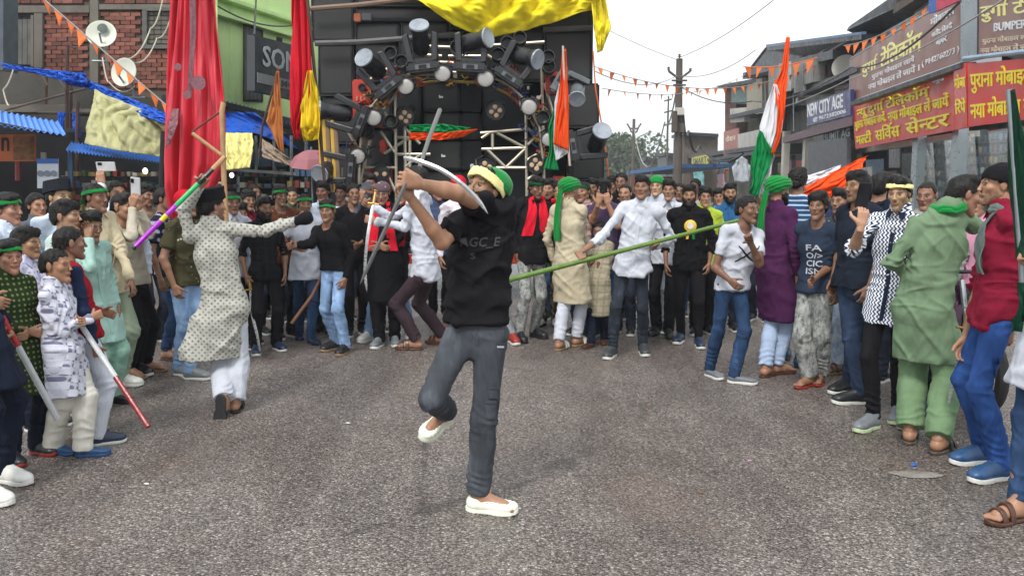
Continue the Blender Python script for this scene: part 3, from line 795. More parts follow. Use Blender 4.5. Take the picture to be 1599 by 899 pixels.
    g = Grid(allp.min(0) - .12, allp.max(0) + .12, .024)
    g.loft([(pel - Z * .05 * k, B, .12 * k, .07 * k), (chest, Bs, .12 * k * bw, .07 * k), (neck - up * .06, Bs, .08 * k, .05 * k)], .03)
    g.cone(C, neck, .035 * k, .035 * k, .02)
    for q in 'lr':
        g.cone(neck - up * .03, sh[q], .03 * k, .03 * k, .02); g.cone(sh[q], el[q], .028 * k, .024 * k, .01); g.cone(el[q], wr[q], .022 * k, .016 * k, .01)
        g.cone(hipc[q], knee[q], .055 * k, .038 * k, .02); g.cone(knee[q], ankle[q], .034 * k, .026 * k, .01)
    v, f = g.mesh(); addp(v, f)
    bm_ = gmesh('body', np.concatenate(bv) - root, np.concatenate(bf), sm, tint=np.concatenate(bt))
    body = bpy.data.objects.new('person', bm_); COL.objects.link(body); body.location = V(root); tag(body, label, 'person', group)
    bk_loose = bot[0] == 'loose'
    def gco(v): q_ = v - root; return np.stack([q_ @ B, q_ @ F, q_[:, 2]], 1)
    def cloth(name, g, mat, amp, mode):
        v, f = g.mesh()
        if len(v) == 0: return None
        N = vnormals(v, f); q_ = gco(v)
        dv = np.zeros(len(v)); rr = np.random.default_rng(seed * 7 + len(name))
        def ridge(fr, sk, sd_, sharp=2.2):
            w = q_ @ np.array([[1, 0, sk[0]], [0, 1, sk[1]], [0, 0, 1]]).T
            n_ = vnoise(w * np.array(fr) + vnoise(w * 5, sd_ + 9)[:, None] * .55, sd_); return np.exp(-(n_ * sharp / .62) ** 2) * 1.5 - .35
        def rings(pt, axis, wd, fr, am):
            de = np.linalg.norm(v - pt, axis=1); t_ = (v - pt) @ axis; m_ = de < wd * 2.4
            r_ = np.zeros(len(v)); n1 = vnoise(q_[m_] * np.array((9, 9, 9)), seed + int(fr)); n2 = vnoise(q_[m_] * np.array((15, 15, 15)), seed + 31)
            r_[m_] = np.exp(-(de[m_] / wd) ** 2) * (1 - 2 * np.abs(np.sin(t_[m_] * fr * .5 + n1 * 3.2 + q_[m_][:, 0] * 22))) * np.clip(.6 + n2 * 1.3, 0, 1.5) * am
            return r_
        if mode == 'top':
            s1, s2 = rr.uniform(-.9, .9), rr.uniform(-.5, .5)
            dv += ridge((5.5, 5.5, 2.1), (s1, s2), seed, 3.2) * .75 + ridge((6.5, 6.5, 2.4), (-s1 * 1.2 - .3, .3), seed + 4, 3.4) * .6 + ridge((12, 12, 4), (s1 * 1.5, .5), seed + 8, 2.6) * .25
            hz = q_[:, 2] - (pel[2] - root[2])
            if drag:
                for dx_, dz_, fr_, am_ in drag:
                    u_ = q_[:, 0] * dx_ + q_[:, 2] * dz_; w_ = vnoise(q_ * np.array((5, 5, 5)), seed + 77); dv += np.exp(-(np.sin(u_ * fr_ + w_ * 1.6) / .38) ** 2) * am_ * np.clip(.55 + vnoise(q_ * 4.5, seed + int(fr_)) * 1.6, 0, 1.4)
            dv += np.exp(-((hz - .10) / .14) ** 2) * ridge((5, 5, 19), (.8 * np.sign(s1), 0), seed + 6) * .6
            for q in 'lr':
                dv += rings(el[q], nrm(wr[q] - sh[q]), .10, 130, 1.0) + rings(sh[q] - Bs * sgn[q] * .03 - up * .07, nrm(el[q] - neck), .08, 90, .5)
        elif mode == 'leg':
            dv += ridge((9, 9, 3), (rr.uniform(-.6, .6), 0), seed, 3.0) * .6
            for q in 'lr':
                dv += rings(ankle[q] + Z * .08, Z, .11, 120, 1.1) + rings(knee[q], Z, .11, 95, .75) + rings(hipc[q] - Z * .03, nrm(Z + B * sgn[q] * .6), .13, 80, .6)
        v = v + N * (np.maximum(dv, -.9) * amp * min(1, k) * (.75 if (bk_loose and mode == 'leg') else 1))[:, None]
        me = gmesh(name, v - root, f, mat, gc=q_)
        o = link(name, me, body); return o
    # ---- trousers
    bk, bmat = bot[0], bot[1]
    if bk:
        rt, rk, ra = {'jeans': (.088, .062, .052), 'slim': (.086, .056, .043), 'pants': (.088, .066, .058), 'loose': (.098, .085, .078), 'shorts': (.092, .075, .07)}[bk]
        pts = np.array([pel + Z * .1, *hipc.values(), *knee.values(), *ankle.values()])
        g = Grid(pts.min(0) - .16 * k, pts.max(0) + .16 * k, hc * 1.05)
        g.loft([(pel + Z * .085 * k, B, .132 * k * bw, .088 * k * bw), (pel - Z * .01 * k, B, .150 * k * bw, .098 * k * bw), (pel - Z * .075 * k, B, .150 * k * bw, .092 * k * bw)], .02, cuts=[(pel + Z * .07 * k, Z)])
        for q in 'lr':
            a1 = ankle[q] + (knee[q] - ankle[q]) * .01; dn = nrm(ankle[q] - knee[q])
            if bk == 'shorts': g.cone(hipc[q], knee[q], rt * k * bw, rk * k, .03, cuts=[(knee[q] + (hipc[q] - knee[q]) * .05, nrm(knee[q] - hipc[q]))]); continue
            g.cone(hipc[q], knee[q], rt * k * bw, rk * k * (.5 + .5 * bw), .03); cm = knee[q] + (ankle[q] - knee[q]) * .35 - F * .012 * k
            g.cone(knee[q], cm, rk * k, rk * .97 * k, .02); g.cone(cm, a1 + dn * .05 * k, rk * .97 * k, ra * k, .02, cuts=[(a1 + dn * (.035 if not bare else -.01) * k, dn)])
        cloth('trousers', g, bmat, .0068 * (1 if bk != 'loose' else 1.15), 'leg')
    # ---- top
    hemz = {'tee': -.055, 'shirt': -.10, 'kurta': -.42, 'sweater': -.03}[tk] * k if hem is None else hem
    ext = .010 if tk == 'tee' else .011 if tk != 'kurta' else .016
    ap = np.array([pel, neck, C * .3 + neck * .7, *sh.values(), *el.values(), *(wr.values() if long_ else el.values())])
    lo, hi_ = ap.min(0) - .17 * k, ap.max(0) + .13 * k; lo[2] = min(lo[2], pel[2] + hemz - .04)
    lo[:2] = np.minimum(lo[:2], pel[:2] - .3 * k * flare * (1 if tk == 'kurta' else .7)); hi_[:2] = np.maximum(hi_[:2], pel[:2] + .3 * k * flare * (1 if tk == 'kurta' else .7))
    g = Grid(lo, hi_, hc)
    st = [(neck - up * .115 * k, Bs, .142 * k * bw, .086 * k * bw + ext * .6), (chest, Bs, .158 * k * bw + ext, .103 * k * bw + ext), (pel + (neck - pel) * .25, nrm(B + Bs), .146 * k * bw + ext, .100 * k * bw + ext),
          (pel - Z * .02 * k, B, (.162 * k * bw + ext + .010), (.112 * k * bw + ext + .010))]
    if hemz < -.12:
        lc = (knee['l'] + knee['r']) / 2; d_ = A(lc[0] - pel[0], lc[1] - pel[1], 0) * .8
        sk = skirt or 0
        for tt in (.5, 1.0): st.append((pel + d_ * tt * (abs(hemz) / .42) + A(sk * tt if not hasattr(sk, '__len__') else sk[0] * tt, 0 if not hasattr(sk, '__len__') else sk[1] * tt, hemz * tt), B, (.166 + .045 * tt * flare) * k * bw + ext, (.116 + .035 * tt * flare) * k * bw + ext))
    elif hemz < -.03: st.append((pel + Z * hemz, B, .163 * k * bw + ext * 1.1 + .014, .112 * k * bw + ext * 1.1 + .014))
    g.loft(st[1:] , .02); g.loft(st[:2], .03)
    hc_pt = st[-1][0]
    g.cut(A(hc_pt[0], hc_pt[1], pel[2] + hemz), -Z)
    if tk in ('shirt', 'kurta'):    # rounded side notches / slits
        for sx in (-1, 1):
            wd = .19 * k * bw + ext; pz = A(hc_pt[0], hc_pt[1], pel[2] + hemz) + B * sx * wd
            if tk == 'shirt': g.ell(pz - Z * .0, (.055, .2, .05), .01, R=np.stack([B, F, Z], 1), op='s')
            else: g.cone(pz + B * sx * .03 - Z * .02, pz + B * sx * .02 + Z * .16 * k, .028, .006, .01, flat=(F, .35), op='s')
    sr = {'tee': (.055, .060), 'shirt': (.049, .042), 'kurta': (.051, .045), 'sweater': (.055, .048)}[tk]
    for q in 'lr':
        S, E, Wp = sh[q], el[q], wr[q]
        g.cone(neck - up * .004 * k, S, .045 * k, .052 * k * bw, .045)
        if slv[q] <= 0:
            ce = E + (S - E) * (-slv[q]); g.cone(S, ce + (E - S) * .1, sr[0] * k * bw, sr[1] * k * bw, .035, cuts=[(ce, nrm(E - S))])
        else:
            g.cone(S, E, sr[0] * k * bw, sr[1] * k * bw, .035); ce = E + (Wp - E) * slv[q]
            g.cone(E, ce + (Wp - E) * .05, sr[1] * k, .034 * k if slv[q] > .8 else .043 * k, .02, cuts=[(ce, nrm(Wp - E))])
            g.cone(ce - nrm(Wp - E) * .03 * k, ce, (.037 if slv[q] > .8 else .047) * k, (.037 if slv[q] > .8 else .048) * k, .004, cuts=[(ce, nrm(Wp - E))])
    col_ = collar if collar is not None else tk in ('shirt', 'kurta')
    nax = nrm(chh - neck)
    ff = nrm(F - nax * (F @ nax)) if abs(yaw) < 500 else F
    if col_: g.cone(neck - up * .01 * k - ff * .004, neck + nax * .030 * k, nr + .021, nr + .016, .012)
    if col_:
        g.cone(neck - up * .0, neck + nax * .10 * k, nr + .004, nr + .006, .004, op='s')
        g.cone(neck + nax * .05 * k + ff * (nr + .01), neck - up * .055 * k + ff * .115 * k, .020 * k, .004, .008, op='s')
    else: g.cone(neck - up * .012 * k + ff * .022, neck + nax * .10 * k, nr + .012, nr + .02, .008, op='s')
    tshirt = cloth({'tee': 'tshirt', 'shirt': 'shirt', 'kurta': 'kurta', 'sweater': 'sweater'}[tk], g, tm, {'tee': .011, 'shirt': .011, 'kurta': .0100, 'sweater': .008}[tk] * (1.25 if hi else 1.0), 'top')
    if tk == 'shirt' and D < 9.4 and math.cos(yv) > .2 and tshirt:      # collar flaps, placket and buttons
        mb = MB()
        for sx in (-1, 1):
            a0 = neck + nax * .034 * k + Bs * sx * (nr + .006) * .8 + ff * (nr * .75); a1 = neck + nax * .016 * k + Bs * sx * .012 * k + ff * (nr + .016)
            tip = a1 - up * .060 * k + Bs * sx * .040 * k + ff * .016; a3 = a0 - up * .042 * k + Bs * sx * .022 * k + ff * .006
            v_ = [a0, a1, tip, a3]; mb.add(v_ + [w_ - ff * .006 for w_ in v_], [(0, 1, 2, 3), (7, 6, 5, 4), (0, 4, 5, 1), (1, 5, 6, 2), (2, 6, 7, 3), (3, 7, 4, 0)])
            if sx == 1 or True: mb.build('collar', tm, body); mb = MB()
        for i in range(5):
            p0 = neck + (pel - neck) * (.16 + .17 * i)
            tr = cast_on(tshirt, p0 + ff * .5, -ff)
            if tr is not None and D < 6: MB().lathe([(.006, 0), (.006, .003)], tr + ff * .001, ff, 8).build('button', surf('button_pearl', '#8d8780', .3), body)
        pl = []
        for i in range(14):
            p0 = neck + (pel + Z * (hemz + .03) - neck) * (.17 + .81 * i / 13); tr = cast_on(tshirt, p0 + ff * .5, -ff)
            if tr is not None and (tr - p0) @ ff < .185 * k: pl.append(tr)
        if len(pl) > 5:
            v_ = [q__ + Bs * s_2 * .014 * k + ff * .004 for q__ in pl for s_2 in (-1, 1)]; n_ = len(v_); v_ += [q__ - ff * .008 for q__ in v_]
            f_2 = []
            for i in range(len(pl) - 1): a_ = i * 2; f_2 += [(a_, a_ + 1, a_ + 3, a_ + 2), (a_, a_ + 2, n_ + a_ + 2, n_ + a_), (a_ + 1, n_ + a_ + 1, n_ + a_ + 3, a_ + 3)]
            MB().add(v_, f_2).build('placket', tm, body, smooth=True)
    # ---- shoes
    if shoe[0] != 'bare' and shown == 'all':
        tp = shoe_tpl(shoe[0])
        for q in 'lr':
            Rf, fp = footM[q]
            if 'upper' in tp:
                so_ = place(tp['upper'], 'shoe', body, root, Rf, fp, k, shoe[1]); sl_ = link('sole', tp['sole'], so_, shoe[2])
                if 'lace' in tp and hi: link('lace', tp['lace'], so_, shoe[2])
            else:
                so_ = place(tp['sole'], 'sandal', body, root, Rf, fp, k, shoe[1]); link('strap', tp['strap'], so_, shoe[2])
    # ---- head things
    if abs(((yaw + turn + 180) % 360) - 180) < 125:
        for sx in (-1, 1): place(eye_tpl(), 'eye', body, root, Rh, C + Rh @ (A(sx * .0315, -.0765, .0065) * fs_) * hs, hs * 1.0)
    if hair: place(hair_tpl(hair), 'hair', body, root, Rh * np.array([1 if seed % 2 else -1, 1, 1]), C, hs)
    if beard == 'full': place(beard_tpl(False), 'beard', body, root, Rh, C, hs)
    if band: place(band_tpl(), 'headband', body, root, Rh, C, hs * 1.02, band)
    if turban: place(turban_tpl(turban[1]), 'turban', body, root, Rh, C, hs, turban[0])
    if cap: place(cap_tpl(cap[0]), 'cap', body, root, Rh, C, hs, cap[1])
    grip = {q: wr[q] + hf[q] @ A(0, .026, .083) * k for q in 'lr'}
    INFO[key] = dict(o=body, D=D, k=k, C=C, neck=neck, pel=pel, sh=sh, el=el, wr=wr, hf=hf, grip=grip, Rh=Rh, hs=hs, root=root, top=tshirt, F=F, B=B, up=up, ankle=ankle, knee=knee)
    return INFO[key]
def cast_on(o, org, d):
    if o is None: return None
    loc = V(org) - (o.parent.location if o.parent else o.location)
    ok, hit, n, i = o.ray_cast(loc, V(nrm(d)))
    return np.array(hit + (o.parent.location if o.parent else o.location)) if ok else None
# ------------------------------------------------------------------ cloth and shoe colours
def fb(n, *a, **k): return fabric('cloth_' + n, *a, **k)
BLK = fb('black', '#17161a'); BLK2 = fb('black_shirt', '#131316', 'check', '#1c1c22'); WHT = fb('white', '#bdc1cb'); WHB = fb('blue_white', '#cdd9ea')
CREAM = fb('cream', '#b5ab92'); NAVY = fb('navy', '#161c2c'); JG = fb('denim_charcoal', '#44484e', 'denim'); JB = fb('denim_blue', '#2a3f5e', 'denim')
JL = fb('denim_light', '#7f9cc4', 'denim'); JD = fb('denim_dark', '#262b38', 'denim'); ACID = fb('denim_acid', '#4c4f50', 'acid', '#a6a8a4'); JGL = fb('denim_grey', '#84888c', 'denim')
GRN = fb('green', '#0c7a33', sheen=.2); DGRN = fb('dark_green', '#0a4a28'); YEL = fb('yellow_band', '#e8dc9a', 'print', '#2b8a3c'); RED = fb('red', '#b5142a'); MAR = fb('maroon', '#6e1327')
def plastic(n, c, r=.4): return surf('shoe_' + n, c, r, .12, 30, .08)
SW, SB, SN, SG = plastic('white', '#d6d6d0'), plastic('black', '#1c1d20'), plastic('navy', '#1b2a44'), plastic('grey', '#6d7276')
SBR, STN, SBL, SRD = plastic('brown', '#4b2f22'), plastic('tan', '#8d7358'), plastic('blue', '#244a74'), plastic('red', '#8e2b22')
CLOG = plastic('foam', '#e6e9d6', .55)
p = person
# ---- the two performers in the open road
p('C', 756, 297, fy=795, yaw=-15, turn=-24, nod=-18, tilt=6, hair='short', top=('tee', BLK), bot=('pants', JG), shoe=('clog', CLOG, CLOG), skn=1,
  J=dict(pelvis=(744, 512, 0), sl=(716, 350, -.08), sr=(784, 338, .03), kl=(674, 622, -.12), neck=(759, 326, 0)), bw=1.0, hem=.035, drag=[(.75, .66, 26, 1.3), (-.55, .84, 22, 1.0), (.2, .98, 38, .6)],
  L=dict(e=(690, 378, -.25), w=(640, 307, -.38), pose='grip', thumb=(-.2, 0, 1)), R=dict(e=(712, 301, -.3), w=(656, 287, -.4), pose='grip', thumb=(0, 0, 1)),
  fx=[(690, 662, .32), (752, 798)], fyaw=(-30, 75), toe={'l': (650, 694, .15, (0, -.6, .6))}, H=1.66, lod=True, group='performers in the road',
  label='dancer in black t-shirt and grey cargo jeans swinging a sword on one leg')
p('K', 332, 322, drag=[(.75, .65, 17, .8), (-.6, .8, 15, .6)], fy=640, yaw=180, turn=-62, top=('kurta', fb('motif', '#a9a8a0', 'motif', '#5c5e56')), bot=('loose', WHT), shoe=('slide', SB, SB), cap=('kufi', BLK), hair='long', beard='thin',
  L=dict(e=(288, 330, -.1), w=(313, 290, -.15), pose='grip', thumb=(-.8, 0, .5)), R=dict(e=(418, 360, 0), w=(464, 345, 0), pose='grip', thumb=(0, 0, 1)), fx=[(344, 632, -.24), (368, 642)],
  toe={'l': (342, 712, -.26, (0, 1, .05))}, J=dict(pelvis=(352, 478, 0), kl=(346, 566, .05), kr=(372, 562, .05)), hem=-.36, flare=1.9, skirt=(-.12, -.05), lod=True, skn=1, group='performers in the road',
  label='dancer seen from behind in grey patterned kurta and black cap, twirling a coloured stick')
# ---- left side, near to far
p('l1', -92, 318, D=4.55, yaw=60, top=('kurta', NAVY), bot=('pants', NAVY), shoe=('sneaker', SW, SW), fx=[(-18, 782), (10, 752)], fyaw=(65, 70), L='belly', R=dict(w=(6, 508, .1), pose='grip', thumb=(-.3, 0, 1)), hem=-.3,
  label='person at the left edge in navy kurta gripping a red and silver stick')
p('l2', 14, 402, fy=712, yaw=28, turn=-6, top=('kurta', fb('olive_dots', '#2c3b20', 'dots', '#7d8a55', sc=1.1)), bot=('pants', NAVY), shoe=('sneaker', SB, SRD), fx=[(22, 722), (60, 708)], hair='mop', band=GRN, skn=1, H=1.27, hem=-.27,
  L='belly', R='belly', label='boy with green headband and dark green dotted kurta by the left edge')
p('l5', 88, 415, fy=712, yaw=62, turn=0, top=('kurta', fb('blocks', '#c9cad6', 'blocks', '#70738a')), bot=('loose', fb('cream_trousers', '#cdcabf')), shoe=('loafer', SBL, SBL), fx=[(88, 708), (135, 712)], hair='short', skn=1, H=1.24, hem=-.28,
  L='fold', R='fold', label='small boy in white and grey block printed kurta with folded arms')
p('l6', 110, 380, fy=692, yaw=105, top=('sweater', fb('raglan', '#8c1420', 'raglan', '#1d2742')), bot=('pants', fb('track_white', '#c9ced8')), shoe=('sneaker', SN, SW), fx=[(135, 688), (158, 694)], hair='short', skn=2, H=1.33,
  L='belly', R=dict(w=(148, 540, -.1), pose='grip', thumb=(.6, 0, -.8)), label='boy in red and navy jersey with white track trousers holding a red and white stick')
p('l4', 42, 380, D=5.5, yaw=55, top=('shirt', fb('lavender', '#c9c8dc', 'dots', '#9c9cba')), bot=('pants', NAVY), shoe=('sneaker', SB, SW), hair='mop', skn=1, label='boy in pale lavender shirt half hidden behind the boy in dotted kurta')
p('l7', 141, 354, D=6.0, yaw=38, turn=0, nod=8, top=('shirt', fb('mint', '#98bab0')), bot=('loose', fb('mint_trousers', '#8fb8a6')), shoe=('loafer', SB, SB), fx=[(150, 632), (178, 628)], hair='side', skn=2, H=1.44, hem=-.28,
  L=dict(w=(138, 372, -.14), pose='relax', thumb=(1, 0, .4)), R='down', label='youth in mint green shirt rubbing his eye with one hand')
p('l9', 104, 338, D=5.9, yaw=62, top=('tee', fb('pale_tee', '#bccfc8')), bot=('pants', NAVY), shoe=('sneaker', SB, SW), hair='mop', skn=1, label='boy with thick black hair in front of the man in black cap')
p('l3', 12, 328, D=5.9, yaw=52, top=('shirt', WHB), bot=('pants', JD), shoe=('sneaker', SB, SW), hair='long', band=GRN, skn=1, label='young man with green headband and long hair behind the boys at far left')
p('l8', 92, 309, D=6.3, yaw=42, top=('tee', WHB), bot=('pants', BLK), shoe=('sneaker', SB, SW), hair='crop', cap=('kufi', fb('cap_slate', '#22262c')), skn=0, label='man in round black cap and white t-shirt behind the boys')
p('l10', 150, 309, D=6.5, yaw=48, turn=0, top=('shirt', fb('ivory', '#bfb396')), bot=('loose', fb('sage', '#8f9c86')), shoe=('sneaker', SW, SW), fx=[(168, 606), (190, 602)], hair='short', band=GRN, mous=True, skn=2, bw=1.1,
  R=dict(w=(205, 440, -.1), pose='relax', thumb=(0, -1, .3)), label='heavy man with green headband and ivory shirt beside the mint shirt youth')
p('l11', 183, 303, D=7.1, yaw=20, top=('shirt', WHB), bot=('pants', BLK), shoe=('sneaker', SB, SW), hair='short', skn=1, L=dict(w=(160, 287, -.2), pose='phone', thumb=(.3, 0, 1), fdir=(-.2, 0, 1)), label='man in white shirt raising a white phone high over the heads')
p('l12', 193, 325, fy=588, D=6.9, yaw=55, turn=0, top=('sweater', fb('sweater', '#c3bcaa')), bot=('pants', BLK), shoe=('flip', STN, STN), fx=[(204, 590), (232, 580)], hair='side', skn=1, bw=1.05,
  L=dict(w=(207, 322, -.2), pose='phone', thumb=(0, 0, 1), fdir=(.3, 0, 1)), R=dict(w=(216, 326, -.1), pose='phone', thumb=(0, 0, 1), fdir=(0, 0, 1)), label='man in beige sweater and black trousers filming with a phone in both hands')
p('l13', 258, 312, D=7.7, yaw=65, top=('tee', fb('navy_dots', '#1c2233', 'dots', '#9aa0b4', sc=.45)), bot=('jeans', JB), shoe=('flip', SBR, SBR), fx=[(262, 562), (280, 556)], hair='short', skn=2, R='pocket', label='man in navy dotted shirt and blue jeans with a hand in his pocket')
p('l14', 292, 318, D=7.0, yaw=50, top=('tee', fb('olive', '#3f3c28', 'print', '#b9b6a4')), bot=('jeans', JL), shoe=('sneaker', SG, SW), fx=[(282, 586), (300, 592)], hair='short', skn=2, cap=('round', RED), label='man in olive printed shirt and light jeans mostly hidden by the red flag')
p('l16', 363, 318, D=8.2, yaw=15, top=('shirt', WHT), bot=('pants', BLK), shoe=('sneaker', SB, SW), hair='short', band=GRN, skn=2, label='young man with green headband right beside the flag pole')
p('l17', 375, 334, D=8.5, yaw=20, top=('tee', WHT), bot=('jeans', JB), shoe=('sneaker', SB, SW), hair='mop', skn=2, H=1.5, label='short youth in white t-shirt behind the grey kurta dancer')
p('l18', 388, 314, D=9.1, yaw=20, top=('shirt', MAR), bot=('jeans', JD), shoe=('sneaker', SB, SW), hair='curly', skn=2, label='curly haired man in maroon shirt behind the grey kurta dancer')
p('l19', 412, 326, fy=548, yaw=12, turn=14, top=('shirt', BLK2), bot=('pants', BLK), shoe=('sneaker', SN, SW), fx=[(400, 552), (433, 546)], hair='side', beard='full', mous=True, skn=2, rolled=.15, label='bearded man in black checked shirt standing with arms down')
p('l20', 438, 307, D=8.9, yaw=22, top=('tee', fb('rust', '#5e3726', 'print', '#b98958')), bot=('pants', BLK), shoe=('sneaker', SB, SW), hair='curly', band=GRN, skn=3, label='tall man with green headband in brown printed shirt')
p('l23', 476, 320, D=8.7, yaw=10, top=('tee', WHT), bot=('jeans', JB), shoe=('loafer', SN, SN), fx=[(468, 528), (487, 536)], hair='short', band=GRN, skn=2, L='fwd', hem=-.16, label='boy with green headband in long white t-shirt and turned up jeans')
p('l24', 504, 300, D=9.0, yaw=-20, top=('shirt', WHB), bot=('pants', BLK), shoe=('loafer', SB, SB), fx=[(500, 516), (516, 518)], hair='side', mous=True, skn=2, R='fwd', label='moustached man in white shirt and black trousers beside the speaker truck')
p('l26', 511, 330, fy=550, yaw=-38, turn=20, top=('sweater', fb('black_sweater', '#0f0f11')), bot=('jeans', JL), shoe=('sneaker', SB, STN), fx=[(522, 546), (538, 552)], hair='mop', band=GRN, skn=2, H=1.55,
  L=dict(e=(487, 380, -.1), w=(463, 383, -.15), pose='grip', thumb=(0, 0, 1)), label='boy in black sweater with green headband reaching out one arm')
p('l27', 578, 288, D=9.2, yaw=0, top=('shirt', fb('grey_hood', '#64626c')), bot=('pants', BLK), shoe=('sneaker', SB, SW), hair='side', skn=1, L=dict(w=(563, 312, -.2), pose='phone', thumb=(0, 0, 1), fdir=(.2, 0, 1)), label='man in grey shirt holding a dark phone up in front of his face')
p('l28', 552, 303, D=9.0, yaw=10, top=('tee', BLK), bot=('pants', BLK), shoe=('sneaker', SB, SW), hair='short', skn=2, R='belly', label='man in black t-shirt standing in front of the lamp stack')
p('l29', 597, 302, D=8.6, yaw=-10, nod=15, top=('kurta', fb('black_kurta', '#101013')), bot=('pants', BLK), shoe=('sneaker', SG, SW), fx=[(592, 541), (617, 538)], cap=('round', fb('cap_print', '#5b4a52', 'print', '#c9b7b0')), hair='crop', skn=1, L='belly', R='belly', label='person in long black kurta with red scarf in front of the truss')
p('l30', 628, 304, D=8.9, yaw=-20, top=('kurta', BLK), bot=('pants', JL), shoe=('sneaker', SW, SW), fx=[(575, 532), (640, 530)], hair='short', skn=1, R='belly', label='person in black kurta partly hidden by the white shirt swordsman')
p('l31', 650, 280, drag=[(.6, .8, 22, .4)], D=8.1, yaw=-112, turn=0, top=('shirt', WHT), bot=('pants', fb('aubergine', '#3d3036')), shoe=('slide', SBR, SBR), fx=[(648, 546), (690, 538)], hair='mop', skn=1, J=dict(pelvis=(664, 420, 0)),
  L=dict(e=(630, 355, -.15), w=(585, 345, -.15), pose='grip', thumb=(0, 0, 1)), R=dict(e=(612, 340, .15), w=(580, 322, .1), pose='grip', thumb=(0, 0, 1)), label='man in white shirt and aubergine trousers holding a sword out to the left')
p('c2', 716, 292, D=9.1, yaw=0, nod=15, top=('shirt', fb('white_print', '#cfc9d0', 'print', '#8a7a90')), bot=('jeans', JGL), shoe=('sneaker', SRD, SW), fx=[(700, 520), (800, 535)], cap=('round', RED), hair='crop', skn=1, label='man with red cap in white printed shirt directly behind the sword dancer')
# ---- centre right
p('r1', 838, 293, fy=528, yaw=28, nod=16, top=('shirt', BLK), bot=('jeans', ACID), shoe=('sneaker', SB, SB), fx=[(812, 532), (836, 526)], hair='side', band=DGRN, mous=True, beard='thin', skn=2, R='fwd', rolled={'l': .95, 'r': .5}, label='man in black shirt and grey jeans wearing a bright red scarf')
p('r1b', 856, 296, D=9.2, yaw=-10, top=('shirt', BLK), bot=('pants', fb('camo', '#4d4a30', 'camo', '#8c8266', sc=1.4)), shoe=('sneaker', SW, SB), fx=[(846, 508), (868, 508)], hair='side', skn=1, L=dict(w=(846, 308, -.15), pose='relax', thumb=(0, 0, 1)), label='youth in camouflage trousers and red scarf touching his face')
p('r2', 891, 298, D=8.35, yaw=142, turn=-10, top=('kurta', CREAM), bot=('pants', WHT), shoe=('slide', STN, SW), fx=[(874, 546), (902, 540)], hair=None, turban=(GRN, .58), beard='thin', skn=1, bw=1.0, hem=-.43,
  R=dict(e=(908, 372, .1), w=(920, 398, .15), pose='relax', thumb=(0, 0, 1)), label='man in cream kurta and green turban with its long tail hanging down his back')
p('r3', 910, 300, D=9.0, yaw=-25, top=('shirt', fb('peach', '#b99c8c', 'check', '#8c7480')), bot=('jeans', JB), shoe=('sneaker', SB, SW), hair='short', band=DGRN, skn=1, L=dict(w=(890, 292, -.2), pose='phone', thumb=(0, 0, 1), fdir=(0, 0, 1)), label='man in peach checked shirt holding up a phone behind the turbaned man')
p('r4', 943, 297, D=8.9, yaw=-10, top=('tee', fb('plum', '#4a3b55')), bot=('jeans', JB), shoe=('sneaker', SB, SW), hair='mop', skn=1, L=dict(e=(926, 345, -.1), w=(934, 318, -.25), pose='phone', thumb=(0, 0, 1), fdir=(.2, 0, 1)), R=dict(w=(949, 318, -.25), pose='phone', thumb=(0, 0, 1), fdir=(-.2, 0, 1)), label='man in plum t-shirt with a black phone before his face')
p('r37', 976, 303, D=9.1, yaw=-15, top=('shirt', fb('violet', '#56466a')), bot=('pants', JD), shoe=('sneaker', SB, SW), hair='crop', skn=1, bw=1.15, label='man with shaved head in violet shirt behind the bamboo carrier')
p('r38', 970, 285, D=10.2, yaw=-15, top=('shirt', BLK), bot=('pants', BLK), shoe=('sneaker', SB, SW), hair='short', skn=2, label='man with black hair far behind the shaved head man')
p('r39', 936, 362, D=8.7, yaw=-20, top=('kurta', fb('stone', '#9c947e', 'check', '#8a8270')), bot=('pants', NAVY), shoe=('loafer', SBR, SBR), fx=[(922, 542), (944, 536)], hair='short', skn=2, H=1.22, L='belly', R='belly', hem=-.34, label='child in stone coloured long kurta holding a short cane')
p('r6', 1003, 294, drag=[(.6, .8, 24, .7), (-.7, .7, 20, .6)], fy=556, yaw=-4, turn=-8, nod=-6, top=('shirt', WHT), bot=('slim', fb('denim_ink', '#2d333c', 'denim')), rolled={'l': .40, 'r': .92}, shoe=('sneaker', plastic('charcoal', '#3a3d40'), SW), hair='side', skn=2, bw=.95, H=1.68, hem=-.13,
  L=dict(e=(938, 372, -.1), g=(911, 407, -.35), ax=(.95, .35, .38)), R=dict(g=(1023, 378, -.15), ax=(.95, .35, .38)), fx=[(955, 557), (1004, 552)], label='young man in white shirt and dark jeans holding the long green bamboo')
p('r41', 1025, 291, D=9.3, yaw=-10, top=('kurta', WHT), bot=('pants', WHT), shoe=('sneaker', SB, SW), hair='crop', cap=('round', GRN), skn=0, label='man with green cap in white kurta behind the bamboo carrier')
p('r42', 1045, 298, D=8.9, yaw=-8, nod=-4, top=('shirt', WHT), bot=('pants', BLK), shoe=('sneaker', SB, SB), fx=[(1024, 522), (1044, 526)], hair='side', skn=1, label='smiling man in white shirt and black trousers next to the badge man')
p('r43', 1076, 306, fy=538, yaw=-4, turn=5, top=('shirt', fb('black_formal', '#111114')), bot=('slim', BLK), shoe=('sneaker', SN, SW), fx=[(1062, 534), (1091, 541)], rolled={'l': .45, 'r': .5}, hair='side', beard='full', mous=True, skn=2, bw=1.12, label='stout bearded man in black shirt with a rosette badge on his chest')
p('r44', 1101, 308, D=9.1, yaw=10, top=('shirt', fb('lime', '#a5b83c')), bot=('pants', BLK), shoe=('sneaker', SB, SW), hair='side', skn=1, label='young man in lime yellow shirt between badge man and boy')
